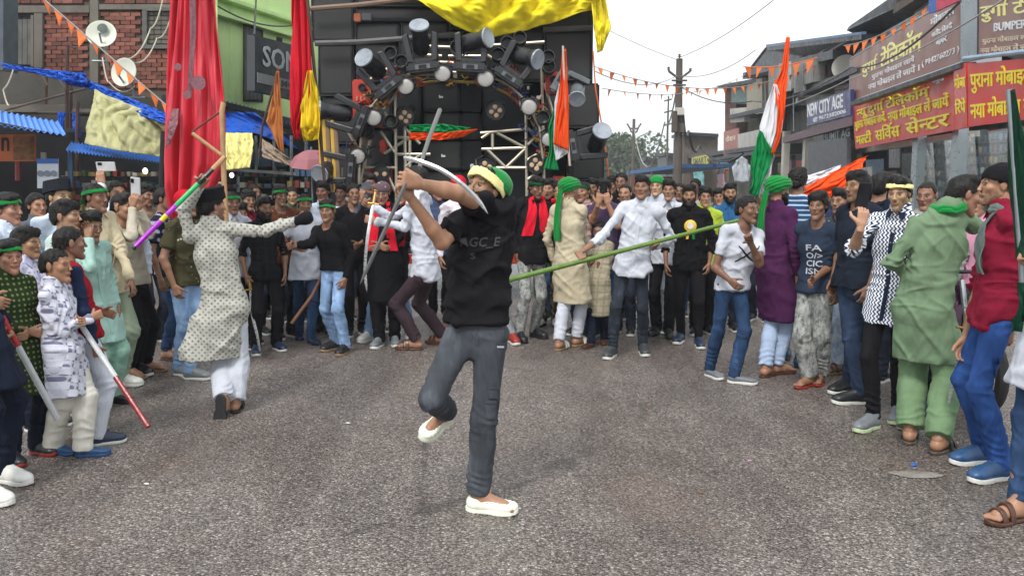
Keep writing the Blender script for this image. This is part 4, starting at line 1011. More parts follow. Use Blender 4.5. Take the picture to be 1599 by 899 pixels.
p('r45', 1140, 302, D=9.3, yaw=5, top=('shirt', fb('blue_print', '#2a5a86', 'print', '#9fc3dc')), bot=('pants', JD), shoe=('sneaker', SB, SW), hair='side', beard='full', mous=True, skn=1, label='full bearded man in blue printed shirt behind the boy')
p('r46', 1167, 328, drag=[(.5, .85, 24, .7)], D=6.8, yaw=30, turn=22, top=('tee', WHT), bot=('jeans', JB), shoe=('loafer', SG, SW), fx=[(1110, 588), (1150, 598)], fyaw=(20, 65), hair='short', skn=3, H=1.52, bw=.92,
  L=dict(e=(1117, 418, -.02), w=(1140, 438, -.15), pose='relax', thumb=(0, 0, 1)), R=dict(e=(1186, 412, -.1), w=(1172, 378, -.2), pose='grip', thumb=(-1, 0, .2)), label='boy in white t-shirt with crossed swords print and blue jeans, walking')
p('r47', 1217, 299, D=7.15, yaw=138, turn=-10, top=('kurta', fb('purple', '#472046')), bot=('pants', fb('ice_blue', '#a9bcd8')), shoe=('flip', SBR, SBR), fx=[(1196, 588), (1214, 584)], hair=None, turban=(GRN, .50), beard='full', skn=1, label='man in purple kurta with green turban seen from behind')
p('r48', 1246, 284, D=7.6, yaw=165, top=('tee', fb('striped', '#2b4a70', 'stripe', '#a8bcd0')), bot=('shorts', fb('grey_shorts', '#6f757c')), shoe=('sneaker', plastic('teal', '#1c4a66'), SN), fx=[(1226, 560), (1250, 572)], hair='curly', skn=2, label='man in blue striped t-shirt and shorts with his back turned')
p('r49', 1277, 322, D=6.65, yaw=-22, turn=8, top=('tee', fb('slate_tee', '#2a3547')), bot=('loose', ACID), shoe=('flip', SRD, SRD), fx=[(1262, 603), (1280, 598)], hair='mop', skn=2, H=1.53, L=dict(e=(1297, 415, 0), w=(1270, 437, -.2), pose='relax', thumb=(0, 0, 1)), label='youth in slate t-shirt with lettering and acid washed grey jeans')
p('r50', 1312, 315, D=7.2, yaw=-30, top=('tee', fb('print_tee', '#39434c', 'print', '#b8c0c4')), bot=('loose', fb('denim_torn', '#7d95ba', 'acid', '#c7d2e0')), shoe=('slide', STN, SBR), fx=[(1310, 582), (1334, 578)], hair='side', mous=True, beard='thin', skn=1, label='moustached man in printed shirt and torn light jeans')
p('r51', 1339, 292, D=6.3, yaw=-55, turn=10, top=('tee', fb('ink_tee', '#1b222e')), bot=('jeans', fb('denim_navy', '#2c3a50', 'denim')), shoe=('sneaker', SB, SW), fx=[(1338, 630), (1322, 612)], hair='side', beard='thin', skn=2, bw=1.2, label='large man in plain dark navy t-shirt and navy jeans')
p('r52', 1374, 292, D=6.9, yaw=172, top=('tee', NAVY), bot=('pants', JD), shoe=('sneaker', SB, SW), hair='mop', skn=1, label='man with thick black hair seen from behind at the shop')
p('r54', 1447, 306, D=6.4, yaw=-18, nod=6, top=('shirt', fb('ash', '#8b8a86')), bot=('pants', JD), shoe=('sneaker', SG, SW), fx=[(1430, 665), (1456, 655)], hair='crop', skn=2, label='older man with short grey hair between filming man and green kurta man')
p('r53', 1404, 302, fy=670, yaw=-24, turn=8, nod=8, top=('shirt', fb('zigzag', '#1a2238', 'zig', '#dfe4ee')), bot=('slim', BLK), shoe=('sneaker', SG, plastic('lime_sole', '#b7c9a0')), fx=[(1360, 669), (1400, 655)], fyaw=(-55, -30), hair='side', beard='thin', mous=True, skn=0, rolled={'l': .1, 'r': .9}, hem=-.18,
  band=YEL, L=dict(e=(1334, 388, -.1), w=(1345, 352, -.3), pose='phone', thumb=(-.2, 0, 1), fdir=(.15, 0, 1)), label='bearded man in black and white zigzag shirt filming with a raised phone')
p('r58', 1528, 318, D=6.3, yaw=-20, top=('shirt', fb('pink', '#c58ea6')), bot=('pants', JD), shoe=('sneaker', SB, SW), hair='side', skn=1, label='person in pink shirt hidden between green kurta man and maroon shirt man')
p('r55', 1506, 305, D=5.2, yaw=168, turn=-52, nod=12, tilt=0, top=('kurta', fb('sage_green', '#6d8468')), bot=('loose', fb('sage_green_trousers', '#6e8866')), shoe=('slide', plastic('mud', '#4d443c'), SB), fx=[(1420, 690), (1466, 706)], hair='side', mous=True, skn=1, bw=.98, flare=.75,
  J=dict(pelvis=(1440, 478, 0), neck=(1480, 322, 0), sl=(1430, 354, 0), sr=(1520, 350, .05)), L=dict(e=(1392, 410, .0), w=(1425, 430, .22), pose='relax'), R=dict(e=(1560, 370, .2), w=(1590, 330, .4), pose='relax'), H=1.72, hem=-.34, group='people crowding the street',
  label='man in sage green kurta suit with green scarf seen from behind, leaning right')
p('r56', 1560, 290, drag=[(.4, .9, 24, .8)], D=4.75, yaw=-75, turn=-5, top=('shirt', fb('crimson', '#7c1730')), bot=('jeans', fb('denim_royal', '#27457c', 'denim')), shoe=('sneaker', SBL, SW), fx=[(1530, 722), (1556, 748)], fyaw=(-80, -72), hair='short', beard='thin', mous=True, skn=1, rolled=.1, cap=('round', BLK),
  L=dict(w=(1508, 528, .1), pose='relax', thumb=(-1, 0, 0)), R=dict(e=(1592, 440, -.15), w=(1576, 512, -.1), pose='relax', thumb=(-1, 0, 0)), H=1.76, label='man in crimson shirt and royal blue cargo jeans with grey tasselled scarf')
p('r57', 1668, 300, D=4.15, yaw=-70, top=('kurta', WHT), bot=('jeans', JB), shoe=('slide', SBR, SBR), fx=[(1585, 812), (1640, 790)], fyaw=(-70, -60), hair='short', skn=1, hem=-.25, L=dict(w=(1604, 412, 0), pose='grip', thumb=(0, 0, 1)), R='down', label='person at the right edge in white kurta and jeans gripping a green flag')
# ---- faces seen in gaps further back
FILL = [(58, 322, 7.2, 40, 'man with short hair at the back left under the blue awning', 'short'), (228, 306, 8.6, 30, 'man in the gap right of the beige sweater man', 'side'), (340, 304, 9.6, 10, 'man behind the red flag pole at the shopfront', 'mop'),
        (398, 302, 10.2, 10, 'man at the very back between maroon shirt man and bearded man', 'short'), (456, 306, 10.0, 5, 'man behind the brown printed shirt man', 'short'), (532, 302, 10.2, 0, 'man standing against the truck beside black sweater boy', 'side'),
        (684, 300, 10.3, 5, 'man behind the white shirt swordsman at the truck', 'short'), (742, 302, 10.2, 10, 'man at the truck behind the sword dancer', 'mop'), (868, 300, 10.2, -5, 'man behind the youth with camouflage trousers', 'short'),
        (926, 294, 10.3, -8, 'man behind the two filming men near the truck corner', 'side'), (955, 290, 10.8, -6, 'man by the right corner of the truck', 'curly'), (1060, 300, 10.4, -5, 'man in the gap left of the badge man', 'short'),
        (1122, 308, 10.5, 0, 'man between lime shirt man and blue printed shirt man', 'mop'), (1190, 306, 10.0, -8, 'man right behind the boy in sword print t-shirt', 'side'), (1296, 300, 8.6, -15, 'man behind the slate t-shirt youth', 'short'), (1085, 292, 11.5, -5, 'man further down the road behind the badge man', 'short')]
_c = ['#5a5f6a', '#7c6a58', '#39424e', '#8a8f98', '#4a5a48', '#6a3f3c', '#3f4a66', '#93908a']
for i, (x, y, d, yw, lb, hr) in enumerate(FILL):
    p('f%d' % i, x, y, D=d, yaw=yw, top=(('shirt', 'tee')[i % 2], fb('plain_%d' % (i % 8), _c[i % 8])), bot=('pants', (BLK, JD, JB)[i % 3]), shoe=('sneaker', SB, SW), hair=hr, skn=(1, 2, 2, 3)[i % 4], mous=(i % 3 == 0), beard=('thin' if i % 4 == 1 else None), L=('down', 'fwd', 'belly', 'down')[i % 4], R=('belly', 'down', 'fold', 'fwd', 'down')[i % 5], turn=(-14, 8, 0, 18, -6)[i % 5], nod=(0, 5, -3)[i % 3], tilt=(-4, 3, 0, 5)[i % 4], label=lb)
# ------------------------------------------------------------------ ground, road
def ground_mat():
    t = NT('wet_asphalt'); o = t.obj()
    big = t.noise(o, .35, 5, .6); mid = t.noise(t.mapping(o, (1, .45, 1)), 2.2, 5, .65); fine = t.noise(o, 30, 3)
    cell = t.n('TexVoronoi'); t.l(o, cell.inputs['Vector']); cell.inputs['Scale'].default_value = 78
    cr = t.n('SeparateColor'); t.l(cell.outputs['Color'], cr.inputs[0])
    c2 = t.n('TexVoronoi'); t.l(t.mapping(o, loc=(3.3, 1.7, 0)), c2.inputs['Vector']); c2.inputs['Scale'].default_value = 150
    c2r = t.n('SeparateColor'); t.l(c2.outputs['Color'], c2r.inputs[0])
    stone = t.ramp(cr.outputs[0], [(.0, (.060, .055, .054)), (.35, (.088, .082, .079)), (.62, (.112, .105, .101)), (.86, (.150, .143, .138)), (.98, (.33, .325, .315))])
    stone2 = t.ramp(c2r.outputs[1], [(.0, (.026, .023, .022)), (.6, (.085, .075, .069)), (.95, (.26, .245, .225))])
    base = t.mix(.42, stone, stone2); base = t.mix(1.0, base, (1.86, 1.79, 1.75), 'MULTIPLY')
    gap = t.ramp(cell.outputs['Distance'], [(.42, 0.0), (.75, 1.0)]); base = t.mix(t.math('MULTIPLY', gap, .7), base, (.020, .017, .016))
    tint = t.ramp(big, [(.35, (.88, .82, .79)), (.6, (1.03, 1.01, 1.0))]); base = t.mix(1.0, base, tint, 'MULTIPLY')
    patch = t.ramp(mid, [(.40, (.72, .68, .66)), (.6, (1.12, 1.1, 1.08))]); base = t.mix(.6, base, patch, 'MULTIPLY')
    trk = t.ramp(t.noise(t.mapping(o, (1.1, .05, 1), rot=(0, 0, .16)), 1.6, 4, .6), [(.38, (.80, .78, .77)), (.62, (1.10, 1.10, 1.10))]); base = t.mix(.8, base, trk, 'MULTIPLY')
    ck = t.voro(t.mapping(t.n('VectorMath', operation='ADD').outputs[0] if False else o, (.42, .30, 1), rot=(0, 0, .3)), 1.0, feature='DISTANCE_TO_EDGE'); wv = t.noise(o, 5, 4)
    ckm = t.math('MULTIPLY', t.ramp(t.math('ADD', ck, t.math('MULTIPLY', t.math('SUBTRACT', wv, .5), .05)), [(.0, 1.0), (.006, 0.0)]), t.ramp(t.noise(o, .5, 2), [(.5, 0.0), (.58, 1.0)])); base = t.mix(t.math('MULTIPLY', ckm, .55), base, (.03, .026, .024))
    # reddish mud smears along the road
    mud = t.ramp(t.noise(t.mapping(o, (.8, .35, 1), rot=(0, 0, .5)), 1.3, 5, .6), [(.56, 0.0), (.70, 1.0)])
    base = t.mix(t.math('MULTIPLY', mud, .28), base, (.15, .095, .068))
    a_, b_ = G(832, 560), G(815, 899); dl = nrm(b_ - a_); nl = A(-dl[1], dl[0], 0)
    xx = t.xyz(o); ln = t.math('ADD', t.math('MULTIPLY', t.math('SUBTRACT', xx[0], float(a_[0])), float(nl[0])), t.math('MULTIPLY', t.math('SUBTRACT', xx[1], float(a_[1])), float(nl[1])))
    ln = t.math('ABSOLUTE', t.math('ADD', ln, t.math('MULTIPLY', t.math('SUBTRACT', t.noise(o, 3, 4), .5), .06)))
    base = t.mix(t.math('MULTIPLY', t.ramp(ln, [(.0, 1.0), (.035, 0.0)]), .5), base, (.16, .095, .055))
    wet = t.ramp(t.math('ADD', t.math('MULTIPLY', mid, .7), t.math('MULTIPLY', cr.outputs[2], .3)), [(.35, .17), (.62, .46)])
    h = t.math('ADD', t.math('MULTIPLY', cell.outputs['Distance'], -1.0), t.math('MULTIPLY', fine, .4))
    t.fin(base, wet, t.bump(h, .75, .012)); t.b.inputs['Specular IOR Level'].default_value = .55
    return t.m
gm = ground_mat()
tag(MB().add([(-400, -20, 0), (400, -20, 0), (400, 900, 0), (-400, 900, 0)], [(0, 1, 2, 3)]).build('road', gm), kind='structure')
SDIR = A(math.sin(math.radians(9)), math.cos(math.radians(9)), 0); SN = A(SDIR[1], -SDIR[0], 0)
pav = surf('pavement_earth', (.13, .095, .075), .6, .35, 3, .5, 30)
def strip(name, w0, w1, s0, s1, h, mat):
    q = [SN * w0 + SDIR * s0, SN * w1 + SDIR * s0, SN * w1 + SDIR * s1, SN * w0 + SDIR * s1]
    return tag(MB().hexa([a - A(0, 0, .05) for a in q] + [a + A(0, 0, h) for a in q]).build(name, mat), kind='structure')
strip('pavement', 4.9, 7.5, 7, 120, .10, pav); strip('pavement', -8.5, -5.9, 5, 120, .10, pav)
# puddle and litter on the road
def blob(cx, cy, rx, ry, z, seed, n=26, rot=0):
    c = G(cx, cy); r = random.Random(seed); pts = []
    for i in range(n):
        a = 2 * math.pi * i / n; k = .8 + .14 * math.sin(a * 2 + seed) + .08 * math.sin(a * 3 + seed * 2)
        pts.append((c[0] + math.cos(a) * rx * k, c[1] + math.sin(a) * ry * k, z))
    return pts
film = surf('clear_plastic', (.23, .205, .185), .22, .2, 8, .8, 25)
def litter(name, cx, cy, rx, ry, mat, label, h=.006):
    pts = blob(cx, cy, rx, ry, .004, cx, 18); c = G(cx, cy); r = random.Random(cx)
    v = pts + [(c[0] + (q[0] - c[0]) * .55, c[1] + (q[1] - c[1]) * .55, .004 + r.uniform(.3, 1) * h) for q in pts] + [(c[0], c[1], .004 + h * .6)]
    f = [(i, (i + 1) % 18, 18 + (i + 1) % 18, 18 + i) for i in range(18)] + [(18 + i, 18 + (i + 1) % 18, 36) for i in range(18)]
    return tag(MB().add(v, f).build(name, mat, smooth=True), label, 'litter')
litter('plastic_bag', 1430, 741, .19, .07, film, 'flattened clear plastic bag lying on the wet road at right', .015)
litter('wrapper', 1427, 727, .022, .014, surf('wrapper_blue', '#2b62b8', .3), 'tiny blue wrapper on the flattened plastic bag', .02)
litter('paper_scrap', 543, 661, .022, .012, surf('scrap_white', '#c9c9c6'), 'small white scrap of paper on the road behind the leaping dancer', .006)
litter('paper_scrap', 229, 756, .02, .01, surf('scrap_white', '#c9c9c6'), 'white scrap on the road near the boys at left', .006)
litter('leaf', 1170, 720, .018, .012, surf('petal_pink', '#b07aa6'), 'small pink petal on the open road', .008)
# ------------------------------------------------------------------ lettering
def text_mesh(s, bold=.012, res=2):
    c = bpy.data.curves.new('lettering', 'FONT'); c.body = s; c.size = 1; c.offset = bold; c.resolution_u = res
    o = bpy.data.objects.new('lettering_tmp', c); COL.objects.link(o); dg = bpy.context.evaluated_depsgraph_get(); dg.update()
    me = bpy.data.meshes.new_from_object(o.evaluated_get(dg))
    v = np.zeros(len(me.vertices) * 3, np.float32); me.vertices.foreach_get('co', v); v = v.reshape(-1, 3)[:, :2].astype(float)
    f = [tuple(q.vertices) for q in me.polygons]
    bpy.data.objects.remove(o); bpy.data.curves.remove(c); bpy.data.meshes.remove(me); return v, f
_tc = {}
def glyphs(s, bold):
    """latin or pre-ordered Devanagari; '{x}' half form of x, '^' a reph hook over the letter just set"""
    bold = min(bold, .016); V_, F_, x, i, run = [], [], 0.0, 0, ''
    def put(v, f, dx):
        b = sum(len(q) for q in V_); V_.append(v + [dx, 0]); F_.extend(tuple(b + j for j in q) for q in f)
    def flush():
        nonlocal x, run
        if run.strip():
            v, f = text_mesh(run, bold); put(v, f, x - 0 * v[:, 0].min()); x += v[:, 0].max() - .02
        x += .28 * (len(run) - len(run.rstrip())) if run.strip() else .28 * len(run)
        run = ''
    while i < len(s):
        ch = s[i]
        if ch == '{':
            flush(); v, f = text_mesh(s[i + 1], bold); w = v[:, 0].max(); bm = bmesh.new()
            vs = [bm.verts.new((a, b, 0)) for a, b in v]
            for q in f:
                try: bm.faces.new([vs[j] for j in q])
                except Exception: pass
            bmesh.ops.bisect_plane(bm, geom=bm.verts[:] + bm.edges[:] + bm.faces[:], plane_co=(w - .20, 0, 0), plane_no=(1, 0, 0), clear_outer=True)
            bm.verts.index_update(); put(np.array([(a.co.x, a.co.y) for a in bm.verts]), [tuple(a.index for a in q.verts) for q in bm.faces], x); bm.free()
            x += w - .22; i += 3; continue
        if ch == '^':
            flush(); v, f = text_mesh('े', bold); v = v.copy(); v[:, 0] = -(v[:, 0] - v[:, 0].max()); put(v * [.8, 1] + [0, .02], f, x - .16); i += 1; continue
        run += ch; i += 1
    flush()
    return np.concatenate(V_), F_
def letter(s, parent, mat, quad, box, bold=.02, off=.009, name='lettering', fit=True):
    """quad: 4 corners tl,bl,br,tr (3-D) of the sign face; box (u0,v0,u1,v1): where the line sits, v down"""
    key = (s, bold)
    if key not in _tc: _tc[key] = glyphs(s, bold)
    v, f = _tc[key]; lo, hi = v.min(0), v.max(0); t = (v - lo) / (hi - lo)
    u = box[0] + t[:, 0] * (box[2] - box[0]); w = box[3] + t[:, 1] * (box[1] - box[3])
    tl, bl, br, tr = [np.asarray(q, float) for q in quad]
    pts = (tl[None] * ((1 - u) * (1 - w))[:, None] + tr[None] * (u * (1 - w))[:, None] + bl[None] * ((1 - u) * w)[:, None] + br[None] * (u * w)[:, None])
    n = nrm(np.cross(bl - tl, tr - tl)); c = (tl + br) / 2
    if n @ (A(0, 0, CAMH) - c) < 0: n = -n
    b = len(pts); back = pts + n * .0008; pts = pts + n * off
    # front faces plus a thin skirt so that the letters have thickness
    cnt = {}
    for q in f:
        for a_, b_ in zip(q, q[1:] + q[:1]): cnt[(a_, b_)] = 1
    sk = [(a_, a_ + b, b_ + b, b_) for a_, b_ in cnt if (b_, a_) not in cnt]
    off0 = np.array(parent.location)
    me = npmesh('lettering', np.concatenate([pts, back]) - off0, [tuple(q) for q in f] + sk, False); me.materials.append(mat)
    o = link(name, me, parent); return o
def qd(*p): return [P(*q) for q in p]
def box_px(mb, x0, y0, x1, y1, D, depth, jitter=0):
    a, b = P(x0, y0, D), P(x1, y1, D); x0_, x1_ = P(x0, (y0 + y1) / 2, D)[0], P(x1, (y0 + y1) / 2, D)[0]
    return mb.box(((x0_ + x1_) / 2, D + depth / 2, (a[2] + b[2]) / 2), (x1_ - x0_, depth, a[2] - b[2]), bev=min(.02, (a[2] - b[2]) * .1))
def cloth_sheet(name, rows, mat, n=40, m=40, amp=.03, fr=(5, 1.5), wr=.01, parent=None, seed=1, thick=.004, band=None, mats=None, back=(0, -1, 0)):
    """rows: list of polylines of (px,py,D); bilinear sheet with folds pushed towards the viewer"""
    R_ = []
    for r in rows:
        pts = np.array([P(*q) for q in r]); d = np.r_[0, np.cumsum(np.linalg.norm(np.diff(pts, axis=0), axis=1))]; d /= max(d[-1], 1e-6)
        u = np.linspace(0, 1, n + 1); R_.append(np.stack([np.interp(u, d, pts[:, i]) for i in range(3)], 1))
    R_ = np.array(R_); k = np.linspace(0, len(rows) - 1, m + 1); a = np.minimum(k.astype(int), len(rows) - 2); t = (k - a)[:, None, None]
    t = t if len(rows) < 3 else t
    S = R_[a] * (1 - t) + R_[a + 1] * t
    U, Vv = np.meshgrid(np.linspace(0, 1, n + 1), np.linspace(0, 1, m + 1))
    ph = vnoise(np.stack([U.ravel() * 2.2, Vv.ravel() * 2.0, U.ravel() * 0 + seed], 1), seed).reshape(U.shape)
    q = np.stack([U.ravel() * fr[0] * 2, Vv.ravel() * fr[1] * 2, U.ravel() * 0], 1)
    dis = np.abs(np.sin(math.pi * (U * fr[0] + ph * 1.2))) * amp + vnoise(q * 2.3, seed + 1).reshape(U.shape) * amp * .5 + (1 - np.abs(vnoise(q * 5 + ph.ravel()[:, None] * 2, seed + 2)).reshape(U.shape) * 2) * wr
    S = S + np.array(back, float) * dis[..., None]
    v = S.reshape(-1, 3); i, j = np.meshgrid(range(m), range(n), indexing='ij'); i, j = i.ravel(), j.ravel()
    f = np.stack([i * (n + 1) + j, (i + 1) * (n + 1) + j, (i + 1) * (n + 1) + j + 1, i * (n + 1) + j + 1], 1)
    off = np.array(parent.location) if parent is not None else v.mean(0) * [1, 1, 0] + [0, 0, v[:, 2].min()]
    me = gmesh(name, v - off, f, gc=np.stack([U.ravel(), U.ravel() * 0, Vv.ravel()], 1)); me.materials.append(mat)
    o = link(name, me, parent)
    if parent is None: o.location = V(off)
    md = o.modifiers.new('t', 'SOLIDIFY'); md.thickness = thick; md.offset = 0
    return o
# ------------------------------------------------------------------ right-hand row of shops
def rD(px, w=4.7): return w / ((px - 799.5) / FPX * .9877 - .1564)
def corners(px0, px1, yt0, yb0, yt1, yb1, w=4.7, dD=(0, 0)):
    d0, d1 = rD(px0, w) + dD[0], rD(px1, w) + dD[1]
    return [P(px0, yt0, d0), P(px0, yb0, d0), P(px1, yb1, d1), P(px1, yt1, d1)]
def sign(name, quad, bgm, label, cat='sign', th=.08, frame=None):
    c = sum(quad) / 4; c[2] = min(q[2] for q in quad); e = empty(name, c, label, cat)
    q_ = [np.asarray(a, float) for a in quad]; n = nrm(np.cross(q_[1] - q_[0], q_[3] - q_[0])); n = n if n @ (sum(q_) / 4 - A(0, 0, CAMH)) > 0 else -n
    N_, M_ = 16, 8; vs = [q_[0] * (1 - u) * (1 - w) + q_[3] * u * (1 - w) + q_[1] * (1 - u) * w + q_[2] * u * w for w in np.linspace(0, 1, M_ + 1) for u in np.linspace(0, 1, N_ + 1)]
    b = len(vs); vs += [v + n * th for v in vs]; I_ = lambda i, j: i * (N_ + 1) + j
    fs = [(I_(i, j), I_(i + 1, j), I_(i + 1, j + 1), I_(i, j + 1)) for i in range(M_) for j in range(N_)]; fs += [tuple(b + k for k in f[::-1]) for f in fs]
    rim = [I_(0, j) for j in range(N_)] + [I_(i, N_) for i in range(M_)] + [I_(M_, j) for j in range(N_, 0, -1)] + [I_(i, 0) for i in range(M_, 0, -1)]
    fs += [(rim[k], rim[(k + 1) % len(rim)], b + rim[(k + 1) % len(rim)], b + rim[k]) for k in range(len(rim))]
    MB().add(vs, fs).build('board', bgm, e)
    if frame is not None:
        n = nrm(np.cross(quad[1] - quad[0], quad[3] - quad[0])); n = n if n[1] < 0 else -n
        for a, b in ((0, 1), (1, 2), (2, 3), (3, 0)): MB().tube([quad[a] + n * .01, quad[b] + n * .01], .022, 6).build('frame_bar', frame, e)
    return e
cream_l = surf('letter_cream', '#efe892', .5, .1); yel_l = surf('letter_yellow', '#f4e22c', .45, .06); wht_l = surf('letter_white', '#dfe2e4', .45, .06); pk_l = surf('letter_pale', '#d9c9b0', .5, .08); drk_l = surf('letter_dark', '#2a2326', .5)
br_s = surf('flex_brown', '#8d645a', .45, .18, 1.2, .08, 20, dirt=('#3a2a28', .4)); red_s = surf('flex_red', '#cf2a1e', .38, .12, 1.5, .08, 20, dirt=('#5a1a14', .25)); navy_s = surf('flex_navy', '#272d66', .4, .15, 2)
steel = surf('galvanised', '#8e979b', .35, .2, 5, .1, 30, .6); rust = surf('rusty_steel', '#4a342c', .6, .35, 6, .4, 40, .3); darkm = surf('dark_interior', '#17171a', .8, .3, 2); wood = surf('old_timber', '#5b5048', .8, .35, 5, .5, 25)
conc = surf('raw_concrete', '#6a675f', .85, .3, 1.5, .5, 12, dirt=('#2c2b28', .7)); conc2 = surf('grey_block', '#8a8984', .9, .25, 2, .6, 10, dirt=('#46443f', .6))
tin = surf('dark_tin_roof', '#33353a', .5, .3, 3, .2, 20, .4); pla = surf('plaster_white', '#b9b6ad', .8, .15, 1.5, .2, 20, dirt=('#5e5a50', .5))
# shop block behind the signs
q0 = corners(1327, 1512, 150, 420, 95, 470, 5.3); blk = empty('phone_shop_building', sum(q0) / 4 * A(1, 1, 0), 'two storey phone shop building with large Hindi signboards along the right side', 'shop building')
def wallq(name, q, th, mat, par): return MB().slab(q, th).build(name, mat, par)
wallq('back_wall', corners(1327, 1620, 60, 420, -60, 520, 7.6), .2, darkm, blk)
wallq('upper_wall', corners(1330, 1512, 88, 172, -70, 110, 5.25), .5, surf('corrugated_grey', '#9aa3a8', .45, .2, 3, .2, 20, .4, dirt=('#55585a', .5)), blk)
for x in (1332, 1437, 1500): # pillars of the shopfront
    d = rD(x, 5.0); a, b = P(x, 200, d), G(x, 300, 0); a2 = P(x, 150, d); MB().box((a[0], d, a2[2] / 2), (.16, .2, a2[2])).build('pillar', steel if x != 1332 else conc, blk)
wallq('step', corners(1327, 1600, 372, 400, 430, 470, 4.95), 2.0, conc, blk)
# ceiling lining of the shop, counters and glass
ql = corners(1337, 1505, 232, 240, 205, 214, 5.1); wallq('shop_lintel', ql, .25, pla, blk)
gl = NT('shop_glass'); gl.b.inputs['Transmission Weight'].default_value = 1; gl.b.inputs['Roughness'].default_value = .03; gl.b.inputs['Base Color'].default_value = (.8, .86, .86, 1); gl = gl.m
for (x0, x1, y0, y1) in ((1440, 1497, 215, 330), (1505, 1598, 205, 330)):
    wallq('glass_pane', corners(x0, x1, y0, y1, y0 - 8, y1 + 20, 5.15), .01, gl, blk)
rr = random.Random(5)
shelf = surf('shelf_white', '#5c6266', .5)
case_cols = [surf('case_%d' % i, c, .35) for i, c in enumerate(('#b9bec2', '#2c3138', '#4a6c8c', '#a88a4c', '#7c3f3c', '#d6d3c4', '#38594c'))]
for r_ in range(6):
    y = 212 + r_ * 17
    wallq('shelf', corners(1440, 1600, y + 13, y + 14.5, y + 4, y + 6, 6.1), .3, shelf, blk)
    for xx in range(1443, 1598, 8):
        d = rD(xx, 6.0); yy = y + 10 - (xx - 1440) * .055; a = P(xx, yy, d); w_, h_ = rr.uniform(.035, .05), rr.uniform(.09, .125)
        MB().box((a[0], a[1], a[2] + h_ / 2 - .03), (w_, .02, h_)).build('phone_case', rr.choice(case_cols), blk)
for (x0, y0, x1, y1, m_) in ((1352, 250, 1380, 285, 2), (1388, 226, 1405, 262, 0), (1408, 240, 1430, 275, 1), (1344, 262, 1362, 300, 5), (1384, 268, 1400, 300, 4)):
    wallq('wall_poster', corners(x0, x1, y0, y1, y0 - 2, y1, 6.6), .03, case_cols[m_], blk)
# Durga Telecom upper board
q = corners(1326, 1504, 74 + 14, 160, 0 - 22, 96, 4.75); q = [P(1328, 92, rD(1328)), P(1326, 160, rD(1328)), P(1502, 98, rD(1502)), P(1504, -12, rD(1502))]
s1 = sign('signboard', q, br_s, 'long brown signboard with cream Hindi lettering above the red signs', frame=steel)
letter('दुगा^', s1, cream_l, q, (.16, .22, .34, .58), .03); letter('टेिलकॉम', s1, cream_l, q, (.37, .14, .735, .56), .03)
letter('पुराना मोबाइल लायें', s1, wht_l, q, (.28, .58, .68, .72), .025); letter('नया मोबाइल ले जायें ।', s1, wht_l, q, (.24, .74, .72, .90), .025); letter('( 9142760273 )', s1, wht_l, q, (.74, .74, .985, .86), .02)
mb = MB()
def uvp(q, u, w, off=.006):
    tl, bl, br, tr = q; p0 = tl * (1 - u) * (1 - w) + tr * u * (1 - w) + bl * (1 - u) * w + br * u * w; n = nrm(np.cross(bl - tl, tr - tl)); n = n if n[1] < 0 else -n; return p0 + n * off
mb.add([uvp(q, .875 + .105 * math.cos(a) * (1 if math.sin(a) > 0 else 1), min(.70, max(.02, .30 + .42 * math.sin(a)))) for a in [2 * math.pi * i / 28 for i in range(28)]], [tuple(range(28))]); mb.build('dark_roundel', surf('roundel_dark', '#34333c', .5), s1)
letter('मोबाइल', s1, wht_l, q, (.80, .10, .955, .26), .03, .014); letter('खरीद िब{क}री', s1, wht_l, q, (.81, .34, .94, .44), .02, .014); letter('आफर', s1, wht_l, q, (.84, .50, .91, .60), .02, .014)
mb = MB(); mb.add([uvp(q, u, w) for u, w in ((.02, .08), (.02, .94), (.125, .94), (.125, .08))], [(0, 1, 2, 3)]); mb.build('photo_panel', surf('panel_pale', '#94786a', .5, .5, 9), s1)
# second upper board, further right (faces the street more)
q = [P(1528, -40, 11.6), P(1527, 88, 11.6), P(1640, 78, 9.6), P(1640, -60, 9.6)]
s2 = sign('signboard', q, br_s, 'brown signboard cut by the top right corner with BUMPER lettering', frame=tin)
letter('दुगा^ टे', s2, cream_l, q, (.04, .34, .70, .60), .03); letter('BUMPER', s2, wht_l, q, (.26, .62, .72, .72), .03); letter('पुराना मोबाइल लायें', s2, pk_l, q, (.08, .78, .80, .87), .02); letter('नया मोबाइल ले जायें', s2, pk_l, q, (.05, .89, .80, .975), .02)
wallq('sheet_wall', [P(1500, -60, 12.4), P(1500, 98, 12.4), P(1532, 92, 11.8), P(1532, -60, 11.8)], .1, steel, blk)
# red signs
q = [P(1330, 162, rD(1330, 4.6)), P(1336, 233, rD(1330, 4.6)), P(1491, 203, rD(1490, 4.6)), P(1488, 106, rD(1490, 4.6))]
s3 = sign('signboard', q, red_s, 'red signboard with three lines of yellow Hindi lettering over the phone shop', frame=None)
letter('{न}यू दुगा^ टेिलकॉम', s3, yel_l, q, (.07, .11, .83, .40), .035, .022); letter('पुराना मोबाइल लायें,', s3, yel_l, q, (.03, .36, .42, .62), .03, .022); letter('नया मोबाइल ले जायें', s3, yel_l, q, (.45, .36, .97, .62), .03, .022)
letter('म{ल}टी', s3, yel_l, q, (.03, .66, .24, .92), .04, .022); letter('सिव^स', s3, yel_l, q, (.29, .62, .56, .92), .04, .022); letter('से{न}टर', s3, yel_l, q, (.62, .62, .97, .92), .04, .022)
letter('{ब}यूरो', s3, wht_l, q, (.86, .04, .94, .18), .02, .022)
q = [P(1489, 104, 12.2), P(1492, 203, 12.2), P(1510, 199, 11.7), P(1508, 99, 11.7)]
s4 = sign('signboard', q, red_s, 'narrow red panel between the two big red signboards')
